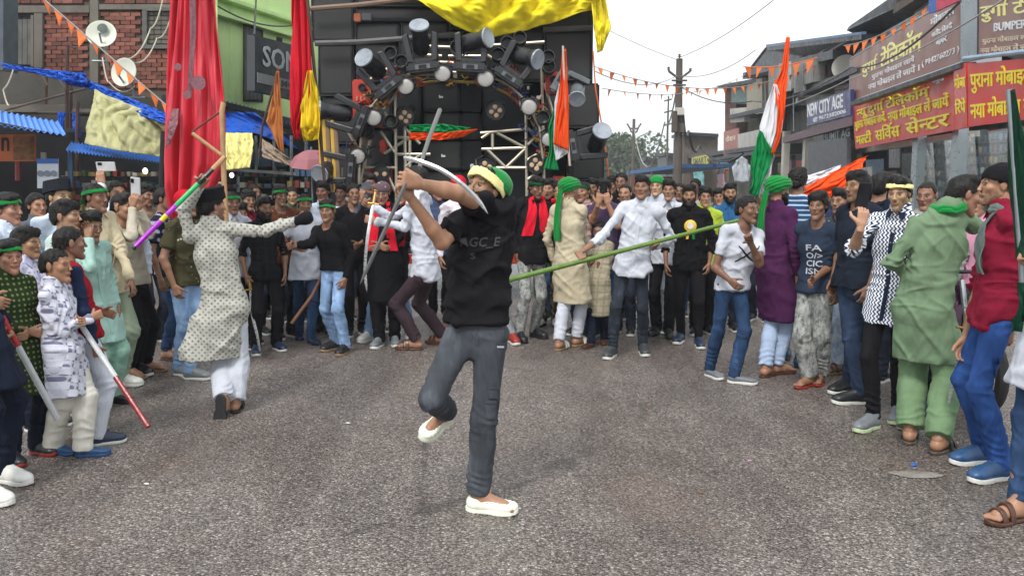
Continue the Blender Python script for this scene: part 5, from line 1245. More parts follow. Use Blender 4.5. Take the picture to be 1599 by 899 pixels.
letter('मोबा', s4, yel_l, q, (.05, .14, .95, .36), .04); letter('िरपे', s4, yel_l, q, (.05, .52, .95, .76), .04)
q = [P(1511, 100, 11.6), P(1512, 198, 11.6), P(1640, 182, 9.7), P(1640, 88, 9.7)]
s5 = sign('signboard', q, red_s, 'red signboard at the right edge with two lines of yellow Hindi lettering')
letter('पुराना मोबाइल', s5, yel_l, q, (.04, .08, .82, .48), .035); letter('नया मोबाइल ले', s5, yel_l, q, (.04, .56, .82, .92), .035)
MB().tube([P(1505, 92, 11.5), P(1642, 76, 9.5)], .03).build('awning_edge', surf('blue_white_edge', '#8ea4bb', .4), blk)
# thin eave between upper and lower boards
wallq('eave', [P(1327, 160, rD(1327, 4.3)), P(1327, 166, rD(1327, 4.3)), P(1500, 106, rD(1500, 4.3)), P(1500, 98, rD(1500, 4.3))], .2, tin, blk)
# roofs and clutter above
for k, (pts, th, m_) in enumerate((([P(1325, 42, 20.5), P(1322, 48, 20.5), P(1400, 12, 17), P(1400, -10, 17)], 3, tin), ([P(1395, 10, 17), P(1395, 22, 17), P(1460, -20, 15), P(1460, -40, 15)], 2, wood))):
    wallq('roof_sheet', pts, th, m_, blk)
wallq('plaster_panel', [P(1346, 40, 21.5), P(1346, 92, 21.5), P(1440, 60, 16.5), P(1440, -30, 16.5)], .2, pla, blk)
wallq('blue_hoarding', [P(1450, -40, 13.2), P(1450, 22, 13.2), P(1462, 18, 13), P(1462, -40, 13)], .05, surf('hoarding_blue', '#2956a8', .4), blk)
wallq('magenta_hoarding', [P(1462, -40, 13), P(1462, 18, 13), P(1500, 0, 12.4), P(1500, -40, 12.4)], .05, surf('hoarding_magenta', '#c2264e', .4), blk)
# NEW CITY AGE shop
ca = empty('clothes_shop_building', P(1290, 380, 22) * A(1, 1, 0), 'clothes shop building with navy fascia and corrugated roof beyond the phone shop', 'shop building')
wallq('back_wall', [P(1180, 124, rD(1180, 6.8)), P(1180, 330, rD(1180, 6.8)), P(1336, 330, rD(1336, 6.8)), P(1336, 84, rD(1336, 6.8))], .2, conc2, ca)
for i in range(10):
    y = 138 + i * 7.0
    wallq('corrugated_strip', [P(1303, y - 2, rD(1303, 4.9)), P(1303, y + 3.4, rD(1303, 4.9)), P(1336, y - 3, rD(1336, 4.9)), P(1336, y - 9, rD(1336, 4.9))], .08, rust, ca)
wallq('porch_roof', [P(1250, 140, 27), P(1250, 150, 27), P(1338, 112, 19), P(1338, 104, 19)], 3.0, tin, ca)
wallq('fascia', [P(1222, 214, 29), P(1222, 224, 29), P(1330, 196, 19.3), P(1330, 180, 19.3)], .2, surf('fascia_maroon', '#5c3a48', .5), ca)
for x in (1228, 1262, 1300, 1326): d = rD(x, 5.0); a = P(x, 205, d); MB().box((a[0], d, a[2] / 2), (.22, .25, a[2])).build('pillar', pla if x < 1270 else conc, ca)
wallq('doorway_panel', [P(1262, 222, 24), P(1262, 330, 24), P(1322, 330, 20), P(1322, 215, 20)], .1, surf('door_grey', '#55575c', .6), ca)
wallq('upper_wall', [P(1200, 108, 33), P(1200, 150, 33), P(1270, 128, 24), P(1270, 96, 24)], .3, conc2, ca)
wallq('wide_roof', [P(1160, 114, 44), P(1160, 124, 44), P(1300, 92, 22), P(1300, 78, 22)], 5, tin, ca)
wallq('roof_sheet', [P(1196, 74, 34), P(1196, 80, 34), P(1345, 62, 19), P(1345, 54, 19)], 4, tin, ca); wallq('roof_trim', [P(1196, 70, 33.9), P(1196, 74, 33.9), P(1345, 54, 18.9), P(1345, 50, 18.9)], .1, surf('trim_blue', '#4c6c94', .5), ca)
for x in (1216, 1240, 1264): wallq('curtain_panel', [P(x, 100, 27), P(x, 146, 27), P(x + 15, 142, 25.5), P(x + 15, 96, 25.5)], .08, surf('curtain_pale', '#9ea09e', .7), ca)
q = [P(1258, 158, 24.5), P(1260, 196, 24.5), P(1330, 180, 19.2), P(1312, 138, 20.2)]; q = [P(1260, 162, 24.3), P(1260, 197, 24.3), P(1328, 180, 19.3), P(1328, 140, 19.3)]
s6 = sign('signboard', q, navy_s, 'navy signboard with white NEW CITY AGE lettering')
letter('NEW CITY AGE', s6, wht_l, q, (.02, .06, .86, .62), .05); letter('@ 9672182006', s6, wht_l, q, (.18, .70, .92, .92), .04)
q = [P(1286, 206, 23), P(1286, 226, 23), P(1328, 218, 20), P(1328, 194, 20)]
s7 = sign('signboard', q, darkm, 'dark hanging sign with faint grey SUMIT lettering under the navy sign'); letter('SUMIT AG', s7, surf('letter_grey', '#8b8f92'), q, (.05, .2, .98, .8), .03)
# far buildings beside the pole
fb_ = empty('corner_building', P(1160, 350, 42) * A(1, 1, 0), 'old brick corner building with balconies beside the street pole', 'building')
brick_far = surf('far_brick', '#6b4a40', .9, .35, 4, .4, 6)
wallq('wall', [P(1138, 130, 48), P(1138, 330, 48), P(1205, 330, 42), P(1205, 120, 42)], 3, conc, fb_)
wallq('brick_pier', [P(1132, 135, 46), P(1132, 210, 46), P(1150, 206, 45), P(1150, 134, 45)], 1, brick_far, fb_)
wallq('roof', [P(1120, 134, 46), P(1120, 139, 46), P(1182, 128, 40), P(1182, 122, 40)], 3, tin, fb_)
wallq('green_panel', [P(1142, 134, 44.5), P(1142, 162, 44.5), P(1166, 162, 43), P(1166, 130, 43)], .1, surf('panel_green_grey', '#6f8682', .6), fb_)
wallq('balcony_wall', [P(1166, 126, 42), P(1166, 175, 42), P(1190, 172, 39), P(1190, 122, 39)], .5, surf('balcony_cream', '#a39a86', .7, .2, 3), fb_)
wallq('balcony_roof', [P(1138, 180, 44), P(1138, 186, 44), P(1200, 172, 37), P(1200, 166, 37)], 2, tin, fb_)
wallq('white_balcony', [P(1140, 170, 44), P(1140, 192, 44), P(1162, 190, 42), P(1162, 168, 42)], .3, pla, fb_)
wallq('parapet', [P(1152, 210, 42), P(1152, 236, 42), P(1196, 228, 36), P(1196, 200, 36)], .5, pla, fb_)
wallq('awning', [P(1062, 244, 62), P(1062, 249, 62), P(1200, 232, 34), P(1200, 225, 34)], 1.5, tin, fb_)
q = [P(1130, 206, 44), P(1130, 244, 44), P(1152, 240, 42), P(1152, 200, 42)]; s8 = sign('signboard', q, surf('flex_rose', '#a06a62', .5), 'small faded pink hanging signboard on the corner building'); letter('फैशन', s8, pk_l, q, (.15, .2, .85, .45), .03)
q = [P(1080, 246, 56), P(1080, 262, 56), P(1106, 256, 49), P(1106, 241, 49)]; s9 = sign('signboard', q, surf('flex_yellow', '#c7bf2c', .5), 'yellow SMART signboard of a far shop below the awning'); letter('SMART', s9, drk_l, q, (.08, .15, .92, .85), .06)
wallq('stall_shade', [P(1104, 248, 49), P(1104, 252, 49), P(1200, 238, 33), P(1200, 232, 33)], 2, tin, fb_)
for x, m_ in ((1110, darkm), (1124, surf('cloth_teal_far', '#5b8f98')), (1136, darkm), (1170, darkm), (1185, darkm), (1204, darkm)):
    d = rD(x, 5.6); wallq('stall_back', [P(x, 250, d), P(x, 320, d), P(x + 16, 320, d - 2), P(x + 16, 246, d - 2)], .2, m_, fb_)
shirtm = fabric('cloth_hanging_shirt', '#b4bcc4')
hs_ = cloth_sheet('hanging_shirt', [[(1150, 250, 34), (1158, 244, 34), (1166, 250, 34)], [(1142, 262, 34), (1158, 262, 34), (1172, 262, 34)], [(1146, 284, 34), (1158, 285, 34), (1170, 284, 34)]], shirtm, 14, 14, .08, (3, 1)); tag(hs_, 'pale grey shirt hanging outside the far clothes stall', 'shirt')
hs_ = cloth_sheet('hanging_cloth', [[(1082, 268, 50), (1098, 264, 50)], [(1084, 290, 50), (1100, 290, 50)]], fabric('cloth_hanging_teal', '#7fb3b4'), 10, 10, .1, (3, 1)); tag(hs_, 'pale teal cloth hanging at the far stall left of the shirt', 'cloth')
low = [(1010, 246, 1062, 300, 75, conc), (1040, 238, 1064, 296, 66, surf('far_house', '#5f6668')), (1068, 206, 1120, 300, 58, wood)]
for i, (x0, y0, x1, y1, d, m_) in enumerate(low):
    e = empty('stall', P((x0 + x1) / 2, 300, d) * A(1, 1, 0), ('low grey house at the end of the street', 'small blue grey house beside the street pole', 'timber stall with sloping roof right of the street pole')[i], 'house')
    box_px(MB(), x0, y0 + 6, x1, y1 + 12, d, 4).build('wall', m_, e); MB().slab([P(x0 - 2, y0, d - .6), P(x0 - 2, y0 + 5, d - .6), P(x1 + 2, y0 + 8, d - .6), P(x1 + 2, y0 + 3, d - .6)], 4).build('roof', tin, e)
e = empty('market_stall', P(1000, 300, 42) * A(1, 1, 0), 'far market stall with blue tarpaulin roof at the street end', 'stall')
MB().slab([P(978, 268, 42), P(978, 273, 42), P(1060, 262, 38), P(1060, 256, 38)], 3).build('tarpaulin_roof', surf('tarp_blue_far', '#3c5f8a', .5), e)
for x in (982, 1018, 1054): a = P(x, 266, 40); MB().tube([a * A(1, 1, 0), a], .05, 6).build('post', wood, e)
box_px(MB(), 985, 276, 1050, 312, 43, 1).build('counter', brick_far, e)
# ------------------------------------------------------------------ street poles and wires
pole_m = surf('weathered_pole', '#544c46', .8, .3, 2, .4, 20)
def ins(mb, a): mb.lathe([(.03, 0), (.06, .03), (.03, .06), (.06, .09), (.02, .12)], a, (0, 0, 1), 8)
e = empty('utility_pole', P(1059, 300, 30) * A(1, 1, 0), 'tall street utility pole with v shaped crossarm and junction boxes', 'pole', 'street poles')
D_ = 30; top_ = P(1061, 92, D_); bot_ = P(1058, 300, D_) * A(1, 1, 0)
MB().tube([bot_, top_], [.17, .11], 10).build('shaft', pole_m, e)
MB().tube([P(1061, 100, D_ - .1), P(1061, 86, D_ - .1)], .02).build('spike', pole_m, e)
for sx, name in ((-1, 'arm'), (1, 'arm')): MB().tube([P(1061, 124, D_ - .14), P(1061 + sx * 16, 112, D_ - .14), P(1061 + sx * 17, 108, D_ - .14)], .045, 6).build('arm', pole_m, e)
for x, y in ((1044, 110), (1078, 112), (1061, 90)): mb = MB(); ins(mb, P(x, y, D_ - .14)); mb.build('insulator', surf('insulator', '#6b4a3a', .3), e)
for y, w_ in ((126, 12), (133, 10)): MB().tube([P(1061 - w_, y, D_ - .15), P(1061 + w_, y, D_ - .15)], .035, 6).build('crossbar', pole_m, e)
for x, y, w_, h_ in ((1062, 174, 14, 12), (1054, 190, 8, 34), (1066, 200, 7, 14)): mb = MB(); box_px(mb, x - w_ / 2, y - h_ / 2, x + w_ / 2, y + h_ / 2, D_ - .35, .2); mb.build('junction_box', pla if y < 180 else pole_m, e)
e = empty('utility_pole', P(988, 300, 60) * A(1, 1, 0), 'distant thin utility pole with curved arms against the far trees', 'pole', 'street poles')
MB().tube([P(988, 300, 60) * A(1, 1, 0), P(990, 186, 60)], [.16, .1], 8).build('shaft', pole_m, e)
for y, w_ in ((202, 11), (208, 7)): MB().tube([P(990 - w_, y - 9, 60), P(990 - w_ * .6, y - 2, 60), P(990, y, 60), P(990 + w_ * .6, y - 2, 60), P(990 + w_, y - 9, 60)], .06, 6).build('arm', pole_m, e)
e = empty('utility_pole', P(1043, 300, 55) * A(1, 1, 0), 'slender bent service pole left of the tall utility pole', 'pole', 'street poles')
MB().tube([P(1043, 300, 55) * A(1, 1, 0), P(1042, 220, 55), P(1044, 150, 55)], [.09, .07, .05], 6).build('shaft', pole_m, e)
for y in (158, 176, 196): MB().tube([P(1037, y, 54.8), P(1049, y - 3, 54.8)], .05, 5).build('bracket', pole_m, e)
wm = surf('wire_black', '#25262a', .5); wg = surf('wire_grey', '#8f8f8c', .5)
def wire(pts, r, lb, m_=wm, name='overhead_wire', sag=0.3):
    out = []
    for a, b in zip(pts[:-1], pts[1:]):
        a, b = P(*a), P(*b)
        for i in range(12): t = i / 12; out.append(a * (1 - t) + b * t - A(0, 0, sag * 4 * t * (1 - t)))
    out.append(P(*pts[-1])); return tag(MB().tube(out, r, 5).build(name, m_), lb, 'wire', 'overhead wires')
wire([(1062, 135, 30), (1175, 158, 28), (1330, 105, 18), (1500, 2, 11)], .017, 'thick black cable rising from street pole past the brown signboard', sag=.25)
wire([(1180, 178, 26), (1330, 122, 17), (1599, -20, 9)], .011, 'grey cable crossing in front of the signboards', wg, sag=.1)
wire([(930, 112, 20), (1058, 118, 30), (1180, 78, 26)], .014, 'thin wire over the street from the truck to the roofs', wg, sag=.3)
wire([(780, -60, 30), (1061, 95, 30)], .014, 'thin wire running up left from the pole top', wg, sag=.3)
wire([(1061, 90, 30), (1300, -80, 20)], .014, 'thin wire running up right from the pole top', wg, sag=.3)
wire([(1066, 172, 30), (1075, 205, 34), (1092, 228, 40), (1160, 240, 36)], .05, 'drooping bundle of black cable below the junction box', sag=.5)
wire([(990, 200, 60), (1010, 260, 50), (1038, 190, 40), (1058, 130, 30)], .03, 'pale loop of cable between distant pole and street pole', wg, sag=.6)
# bunting
om = surf('bunting_orange', '#e0702f', .7, .1)
def bunting(a, b, n, lb, size, m_=om, sag=.3, skip=()):
    A_, B_ = P(*a), P(*b); e = empty('bunting', (A_ + B_) / 2, lb, 'bunting', 'orange bunting strings'); rg = random.Random(n)
    pt = lambda t: A_ * (1 - t) + B_ * t - A(0, 0, sag * 4 * t * (1 - t))
    MB().tube([pt(i / 16) for i in range(17)], .006 + size * .02, 4).build('string', om if size > .2 else wg, e)
    d = nrm(B_ - A_)
    for i in range(n):
        if i in skip: continue
        p0 = pt((i + .5) / n); s = size * rg.uniform(.8, 1.15); sw = A(rg.uniform(-.25, .25), rg.uniform(-.5, .5), -1)
        v = [p0 - d * s * .5, p0 + d * s * .5, p0 + nrm(sw) * s * 1.1, p0 + d * s * .1 + nrm(sw) * s * .55 + A(0, -.05 * s, 0)]
        v2 = [q + A(0, .004, 0) for q in v]
        MB().add(v + v2, [(0, 3, 1), (0, 2, 3), (3, 2, 1), (4, 5, 7), (4, 7, 6), (7, 5, 6), (0, 1, 5, 4), (1, 2, 6, 5), (2, 0, 4, 6)]).build('pennant', m_, e)
bunting((928, 104, 18), (1275, 100, 24), 24, 'upper string of small orange pennants across the street', .15, sag=.55)
bunting((940, 138, 18), (1165, 116, 30), 15, 'lower string of small orange pennants across the street', .15, sag=.35)
bunting((1160, 104, 24), (1276, 90, 21), 6, 'short string of large orange pennants under the dark roof', .30, sag=.1)
bunting((62, -6, 9.5), (268, 172, 9.5), 11, 'string of long orange pennants crossing the brick wall diagonally', .14, sag=-.0)
bunting((1318, 72, 14.5), (1452, 8, 12.8), 9, 'orange pennants lying along the top of the brown signboard', .14, sag=.1)
# far trees at the end of the street
def leafy(name, cx, ybase, D, w_, h_, n, seed, mat, label, leaf=.5):
    e = empty(name, P(cx, 300, D) * A(1, 1, 0), label, 'tree', 'trees at the end of the street'); r = np.random.default_rng(seed)
    c = P(cx, ybase, D); top = h_; MB().tube([c * A(1, 1, 0), c * A(1, 1, 0) + A(.2, 0, h_ * .35), c * A(1, 1, 0) + A(-.1, .2, h_ * .7)], [.35, .25, .12], 7).build('trunk', pole_m, e)
    cl = [(A(r.normal(0, w_ * .28), r.normal(0, w_ * .25), h_ * r.uniform(.42, .92)), r.uniform(.22, .42) * w_) for _ in range(14)]
    v = np.zeros((n * 4, 3)); k = 0
    for i in range(n):
        cc, rad = cl[r.integers(len(cl))]; d = nrm(r.normal(size=3)); p0 = c * A(1, 1, 0) + cc + d * rad * r.uniform(.55, 1.0) * A(1, 1, .8)
        a = nrm(r.normal(size=3)) * leaf * r.uniform(.5, 1); b = nrm(np.cross(a, r.normal(size=3))) * leaf * r.uniform(.3, .7); v[k:k + 4] = [p0 - a, p0 - b, p0 + a, p0 + b]; k += 4
    off = np.array(e.location); o = link('crown', gmesh('crown', v - off, np.arange(n * 4).reshape(-1, 4), mat), e); return e
lf = NT('foliage_far'); lf.fin(lf.ramp(lf.noise(lf.obj(), .9, 4), [(.35, (.035, .06, .028)), (.65, (.085, .12, .055))]), .75); lf = lf.m
for i, (cx, D, w_, h_, lb) in enumerate(((966, 105, 6.0, 7.6, 'leftmost of the broad rain trees closing the street, beside the truck'), (988, 115, 5, 6.6, 'low rounded tree behind the distant pole'), (1002, 120, 4.5, 5.4, 'small tree right of the distant pole'), (948, 95, 5, 7.2, 'tree half hidden behind the truck corner lamp'), (1036, 130, 4.5, 5.0, 'faint tree behind the low houses'), (1072, 120, 5, 5.5, 'tree top behind the tall utility pole foot'))):
    leafy('tree', cx, 290, D, w_, h_, 2600, i + 3, lf, lb, .34)

# clutter on the receding shopfronts
rc = random.Random(17); cc_ = [surf('clutter_%d' % i, c, .6, .25, 6) for i, c in enumerate(('#8e8a80', '#5f7f9c', '#a3493a', '#c9c3b2', '#6a7a58', '#b98d3e', '#4a4d55', '#9c7f88'))]
for i in range(46):
    x = rc.uniform(1180, 1326); y = rc.choice([rc.uniform(212, 300), rc.uniform(225, 300), rc.uniform(100, 132)]); d = rD(x, 5.2 + rc.random() * .8)
    w_, h_ = rc.uniform(5, 13), rc.uniform(6, 22); MB().slab([P(x, y, d), P(x, y + h_, d), P(x + w_, y + h_ - 1, d - .5), P(x + w_, y - 1, d - .5)], .15).build('hanging_goods', rc.choice(cc_), ca)
for i in range(40):
    x = rc.uniform(1100, 1196); y = rc.uniform(252, 300); d = rD(x, 5.0 + rc.random() * .5); w_, h_ = rc.uniform(4, 9), rc.uniform(6, 18)
    MB().slab([P(x, y, d), P(x, y + h_, d), P(x + w_, y + h_ - 1, d - 1), P(x + w_, y - 1, d - 1)], .2).build('hanging_goods', rc.choice(cc_), fb_)
for x, y in ((1206, 150), (1246, 152), (1276, 104)):
    d = rD(x, 5.9); mb = MB(); box_px(mb, x, y, x + 12, y + 9, d, .3); mb.build('cooler_box', pla, ca)
for x0, y0, x1, y1 in ((1195, 118, 1196, 215), (1238, 88, 1240, 205), (1322, 60, 1324, 150)): MB().tube([P(x0, y0, rD(x0, 5.1)), P(x1, y1, rD(x1, 5.1))], .03, 6).build('drain_pipe', steel, ca)
c_ = P(1320, 106, rD(1318, 5.0)); MB().lathe([(.02, 0), (.2, .02), (.32, .06), (.32, .045), (.02, -.02)], c_, (-.5, -1, .2), 20).build('dish_reflector', pla, ca, smooth=True)
wallq('sloping_roof', [P(1196, 76, 34), P(1162, 120, 38), P(1276, 94, 26), P(1334, 58, 20)], .3, tin, ca)
for k in range(9):
    t = k / 8; a_, b_ = P(1196 + t * 136, 76 - t * 17, 33.9 - t * 14), P(1162 + t * 113, 120 - t * 26, 37.9 - t * 12); MB().tube([a_, b_], .05, 5).build('roof_rib', rust, ca)
# ------------------------------------------------------------------ left: brick house, terrace, tarpaulins, green house
def fq(x0, y0, x1, y1, D, D2=None): D2 = D if D2 is None else D2; return [P(x0, y0, D), P(x0, y1, D), P(x1, y1, D2), P(x1, y0, D2)]
mortar = surf('mortar', '#5a4a42', .95, .3, 3, .6, 30); bh = empty('brick_house', P(160, 300, 15) * A(1, 1, 0), 'unplastered red brick house with concrete frame and wooden shutters at top left', 'house')
DB = 15.0
wallq('wall', fq(-60, -60, 350, 165, DB), .3, mortar, bh)
brick_ms = [surf('brick_%d' % i, c, .85, .2, 20, .5, 60) for i, c in enumerate(('#7d4a3e', '#6e4036', '#875549', '#5f3a32', '#74493d'))]
frames = [(140, 152, -60, 132), (-60, 300, 9, 20), (52, 66, 20, 104), (6, 56, 20, 104), (222, 280, 12, 76)]   # x0,x1,y0,y1 kept free of bricks
bme = [MB().box((0, 0, 0), (w_, .05, .069), bev=.006) for w_ in (.178, .172, .165)]
bmesh_ = []
for b_ in bme:
    me = npmesh('brick', np.array(b_.v), b_.f, False); me.materials.append(None); bmesh_.append(me)
rb = random.Random(3); cells = []; rowp = 6.6; far_b = MB()
for r_ in range(-6, 21):
    y = 3 + r_ * rowp; c_ = 0; x = -58 + (8.2 if r_ % 2 else 0)
    while x < 300:
        if not any(a - 6 < x < b + 6 and c - 2 < y < d + 2 for a, b, c, d in frames) and not (x < 150 and y > 104 + (x - 20) * .1) and y < 112 + x * .13: cells.append((x, y))
        x += 16.4
vis = [q for q in cells if q[1] > -3 and q[0] > -6]; vis.sort(key=lambda q: q[1] + rb.random() * 8, reverse=True); offb = np.array(bh.location)
for i, (x, y) in enumerate(vis):
    c = P(x + rb.uniform(-.5, .5), y + rb.uniform(-.4, .4), DB - .012 - rb.uniform(0, .012))
    if i < 298:
        o = link('brick', rb.choice(bmesh_), bh, rb.choice(brick_ms)); o.location = V(c - offb); o.rotation_euler = (0, rb.uniform(-.02, .02), 0)
    else: far_b.box(c, (.168, .05, .064))
for x, y in [q for q in cells if q not in set(vis)]: far_b.box(P(x, y, DB - .015), (.168, .05, .064))
tag(far_b.build('brick_course', brick_ms[1], bh), kind='stuff')
cf = surf('concrete_frame', '#6d6860', .9, .25, 2, .5, 20, dirt=('#393632', .6))
wallq('column', fq(140, -60, 153, 134, DB - .1), .12, cf, bh); wallq('beam', fq(-60, 9, 139, 20, DB - .08), .1, cf, bh); wallq('beam', fq(154, 7, 300, 15, DB - .08), .1, cf, bh); wallq('column', fq(53, 21, 66, 106, DB - .09), .1, cf, bh)
oldw = surf('grey_timber', '#5d5c5a', .85, .4, 8, .6, 30)
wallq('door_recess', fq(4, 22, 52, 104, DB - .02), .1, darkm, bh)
wd = empty('window', A(0, 0, 0)); wd.parent = bh
for x in range(11, 50, 8): wallq('shutter_board', fq(x, 31 + rb.uniform(-1, 1), x + 7.2, 101, DB - .06 - rb.uniform(0, .015)), .03, oldw, bh)
for x in (7, 48): wallq('shutter_frame', fq(x, 24, x + 4, 104, DB - .1), .06, cf, bh)
bpy.data.objects.remove(wd)
wallq('window_frame', fq(222, 12, 280, 17, DB - .1), .1, oldw, bh); wallq('window_frame', fq(222, 70, 280, 76, DB - .1), .1, oldw, bh)
for x in (222, 273): wallq('window_frame', fq(x, 17.3, x + 7, 69.7, DB - .1), .1, oldw, bh)
for i in range(7):
    for j in range(4): wallq('infill_block', fq(230 + j * 11, 18.5 + i * 7.3, 240 + j * 11, 24.5 + i * 7.3, DB - .03 - rb.uniform(0, .02)), .03, surf('infill_grey', '#5f5a55', .9, .3, 9), bh)
# black pillar at far left edge, terrace wall
wallq('parapet', fq(-60, -60, 5, 110, 13.5), .4, surf('slate_paint', '#4d5560', .8, .3), bh)
tb = empty('terrace_shop', P(90, 300, 11) * A(1, 1, 0), 'dark stained concrete terrace over the open shops at left', 'shop building')
wallq('terrace_wall', [P(-80, 96, 12), P(-80, 300, 12), P(330, 300, 12.6), P(330, 170, 12.6)], .3, surf('stained_concrete', '#45433e', .9, .4, 1.5, .6, 12, dirt=('#1f1e1c', .8)), tb)
for x0, y0, x1, y1 in ((-80, 163, 104, 175), (104, 170, 150, 178)): wallq('ledge', fq(x0, y0, x1, y1, 11.6), .4, cf, tb)
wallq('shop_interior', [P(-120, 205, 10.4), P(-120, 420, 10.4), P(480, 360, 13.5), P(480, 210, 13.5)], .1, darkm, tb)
for x, y0, y1, d in ((104, 60 + 20, 200, 11.4), (120, 160, 300, 11), (110, 112, 200, 11.6), (71, 115, 170, 11.8)): MB().tube([P(x, y1, d), P(x + 1, y0, d)], .022, 6).build('pipe', rust, tb)
for a, b in (((8, 172, 11.5), (135, 138, 11.5)), ((60, 176, 11.6), (140, 176, 11.6)), ((88, 118, 11.6), (104, 142, 11.6)), ((66, 118, 11.7), (74, 134, 11.7))): MB().tube([P(*a), P(*b)], .018, 6).build('bamboo_rail', wood, tb)
MB().tube([P(255, 205, 9.6), P(251, 300, 9.6)], .03, 8).build('post', darkm, tb); MB().tube([P(104, 110, 11.3), P(106, 70, 11.3), P(118, 76, 11.3)], .02, 6).build('bracket', rust, tb)
def corrug(name, a0, a1, b0, b1, mat, par, n=22, amp=.018, th=.006):
    """a0-a1 back edge, b0-b1 front edge (3-D points); ridges run front to back"""
    m = n * 6; vs, fs = [], []
    for i in range(m + 1):
        t = i / m; w_ = math.cos(t * n * 2 * math.pi) * amp
        for p in (a0 + (a1 - a0) * t, b0 + (b1 - b0) * t): vs += [p + A(0, 0, w_), p + A(0, 0, w_ - th)]
    for i in range(m):
        k = i * 4; j = k + 4; fs += [(k, k + 2, j + 2, j), (k + 1, j + 1, j + 3, k + 3), (k + 2, k + 3, j + 3, j + 2), (k, j, j + 1, k + 1)]
    fs += [(0, 1, 3, 2), (m * 4, m * 4 + 2, m * 4 + 3, m * 4 + 1)]
    return MB().add(vs, fs).build(name, mat, par, smooth=True)
bt = surf('blue_tin', '#4488dc', .4, .12, 3, .1, 20, .2, dirt=('#5d7fa6', .4)); e = empty('blue_awning', P(40, 300, 9) * A(1, 1, 0), 'sloping bright blue corrugated tin awning at the left edge', 'awning')
corrug('tin_sheet', P(-130, 150, 10.2), P(90, 190, 10.6), P(-160, 172, 8.2), P(103, 211, 9.4), bt, e, 24, .013)
MB().tube([P(-130, 168, 8.3), P(102, 214, 9.5)], .02, 6).build('edge_pipe', rust, e)
e = empty('blue_awning', P(180, 300, 9) * A(1, 1, 0), 'lower blue corrugated tin awning under the yellow tarpaulin', 'awning')
corrug('tin_sheet', P(112, 222, 10.6), P(262, 244, 11.6), P(103, 235, 9.6), P(256, 254, 10.6), bt, e, 30, .013)
e = empty('blue_awning', P(400, 300, 13) * A(1, 1, 0), 'grey blue tin awning over the stall right of the red flag', 'awning')
corrug('tin_sheet', P(345, 150, 14), P(486, 196, 17), P(340, 164, 12.6), P(486, 206, 15), surf('blue_tin_dull', '#48658c', .5, .2, 3), e, 26, .03)
# tarpaulins
yt = fabric('tarp_yellow_pale', '#aeac80', rough=.55); bt2 = fabric('tarp_blue', '#1f54b8', rough=.4); yb = fabric('tarp_yellow', '#f0dc2c', rough=.38)
t_ = cloth_sheet('yellow_tarpaulin', [[(150, 140, 10.6), (170, 150, 10.5), (262, 186, 10.4)], [(143, 178, 10.4), (200, 185, 10.2), (262, 210, 10.4)], [(132, 224, 10.3), (190, 236, 10), (262, 246, 10.4)]], yt, 60, 50, .09, (4.6, 1.2), .012, seed=4, thick=.006); tag(t_, 'pale yellow tarpaulin sheet hung below the satellite dishes', 'tarpaulin')
t_ = cloth_sheet('blue_tarpaulin', [[(8, 100, 11.4), (60, 108, 11.3), (118, 114, 11.2), (150, 130, 11.0), (215, 158, 10.6), (268, 180, 10.4)], [(10, 107, 11.3), (60, 116, 11.2), (112, 130, 11.1), (150, 142, 10.9), (212, 176, 10.4), (266, 196, 10.2)]], bt2, 90, 14, .05, (22, 1), .06, seed=8, thick=.008); tag(t_, 'crumpled blue tarpaulin rolled along the terrace edge at left', 'tarpaulin')
t_ = cloth_sheet('blue_tarpaulin', [[(108, 116, 11.0), (136, 116, 11.0)], [(106, 126, 10.9), (142, 132, 10.9)], [(112, 134, 11.0), (138, 138, 11.0)]], bt2, 30, 20, .1, (6, 2), .06, seed=9, thick=.008); tag(t_, 'bunched knot of blue tarpaulin at the terrace corner', 'tarpaulin')
for k, (x, y0, y1) in enumerate(((92, 176, 206), (116, 178, 214))):
    t_ = cloth_sheet('blue_rag', [[(x, y0, 11.3), (x + 12, y0, 11.3)], [(x + 4, y1, 11.2), (x + 10, y1 + 2, 11.2)]], bt2, 12, 12, .06, (3, 1), .03, seed=20 + k); tag(t_, ('short blue rag hanging from the rail by the terrace pipe', 'longer blue rag hanging over the lower awning corner')[k], 'rag')
t_ = cloth_sheet('blue_tarpaulin', [[(338, 176, 12.6), (398, 176, 13), (400, 180, 13)], [(340, 190, 12.2), (400, 196, 12.6), (486, 232, 14)], [(340, 208, 11.9), (398, 208, 12.3), (486, 240, 13.8)]], bt2, 50, 24, .08, (5, 1.2), .05, seed=12, thick=.008); tag(t_, 'bright blue tarpaulin sagging over the stall right of the red flag', 'tarpaulin')
t_ = cloth_sheet('yellow_tarpaulin', [[(340, 208, 11.9), (396, 208, 12.1)], [(345, 240, 11.6), (398, 236, 11.9)], [(352, 266, 11.5), (392, 262, 11.7)]], fabric('tarp_yellow_pale2', '#dcd48a', rough=.5), 30, 24, .07, (4, 1), .03, seed=14); tag(t_, 'pale yellow tarpaulin corner hanging right of the red flag', 'tarpaulin')
e = empty('umbrella', P(482, 270, 11.6), 'faded pink umbrella open between the stall and the truck', 'umbrella')
um = surf('umbrella_pink', '#9c6068', .6, .15, 4); c_ = P(486, 234, 11.6); MB().tube([c_ + A(0, 0, .04), c_ - A(0, 0, .9)], .012, 6).build('shaft', steel, e)
pr_ = [(q0_ * .72, q1_ * .8) for q0_, q1_ in [(0.003, 0), (.16, .03), (.32, .11), (.44, .25), (.43, .255), (.31, .125), (.15, .045), (.003, .015)]]
MB().lathe(pr_, c_, (0, .25, -1), 8).build('canopy', um, e)
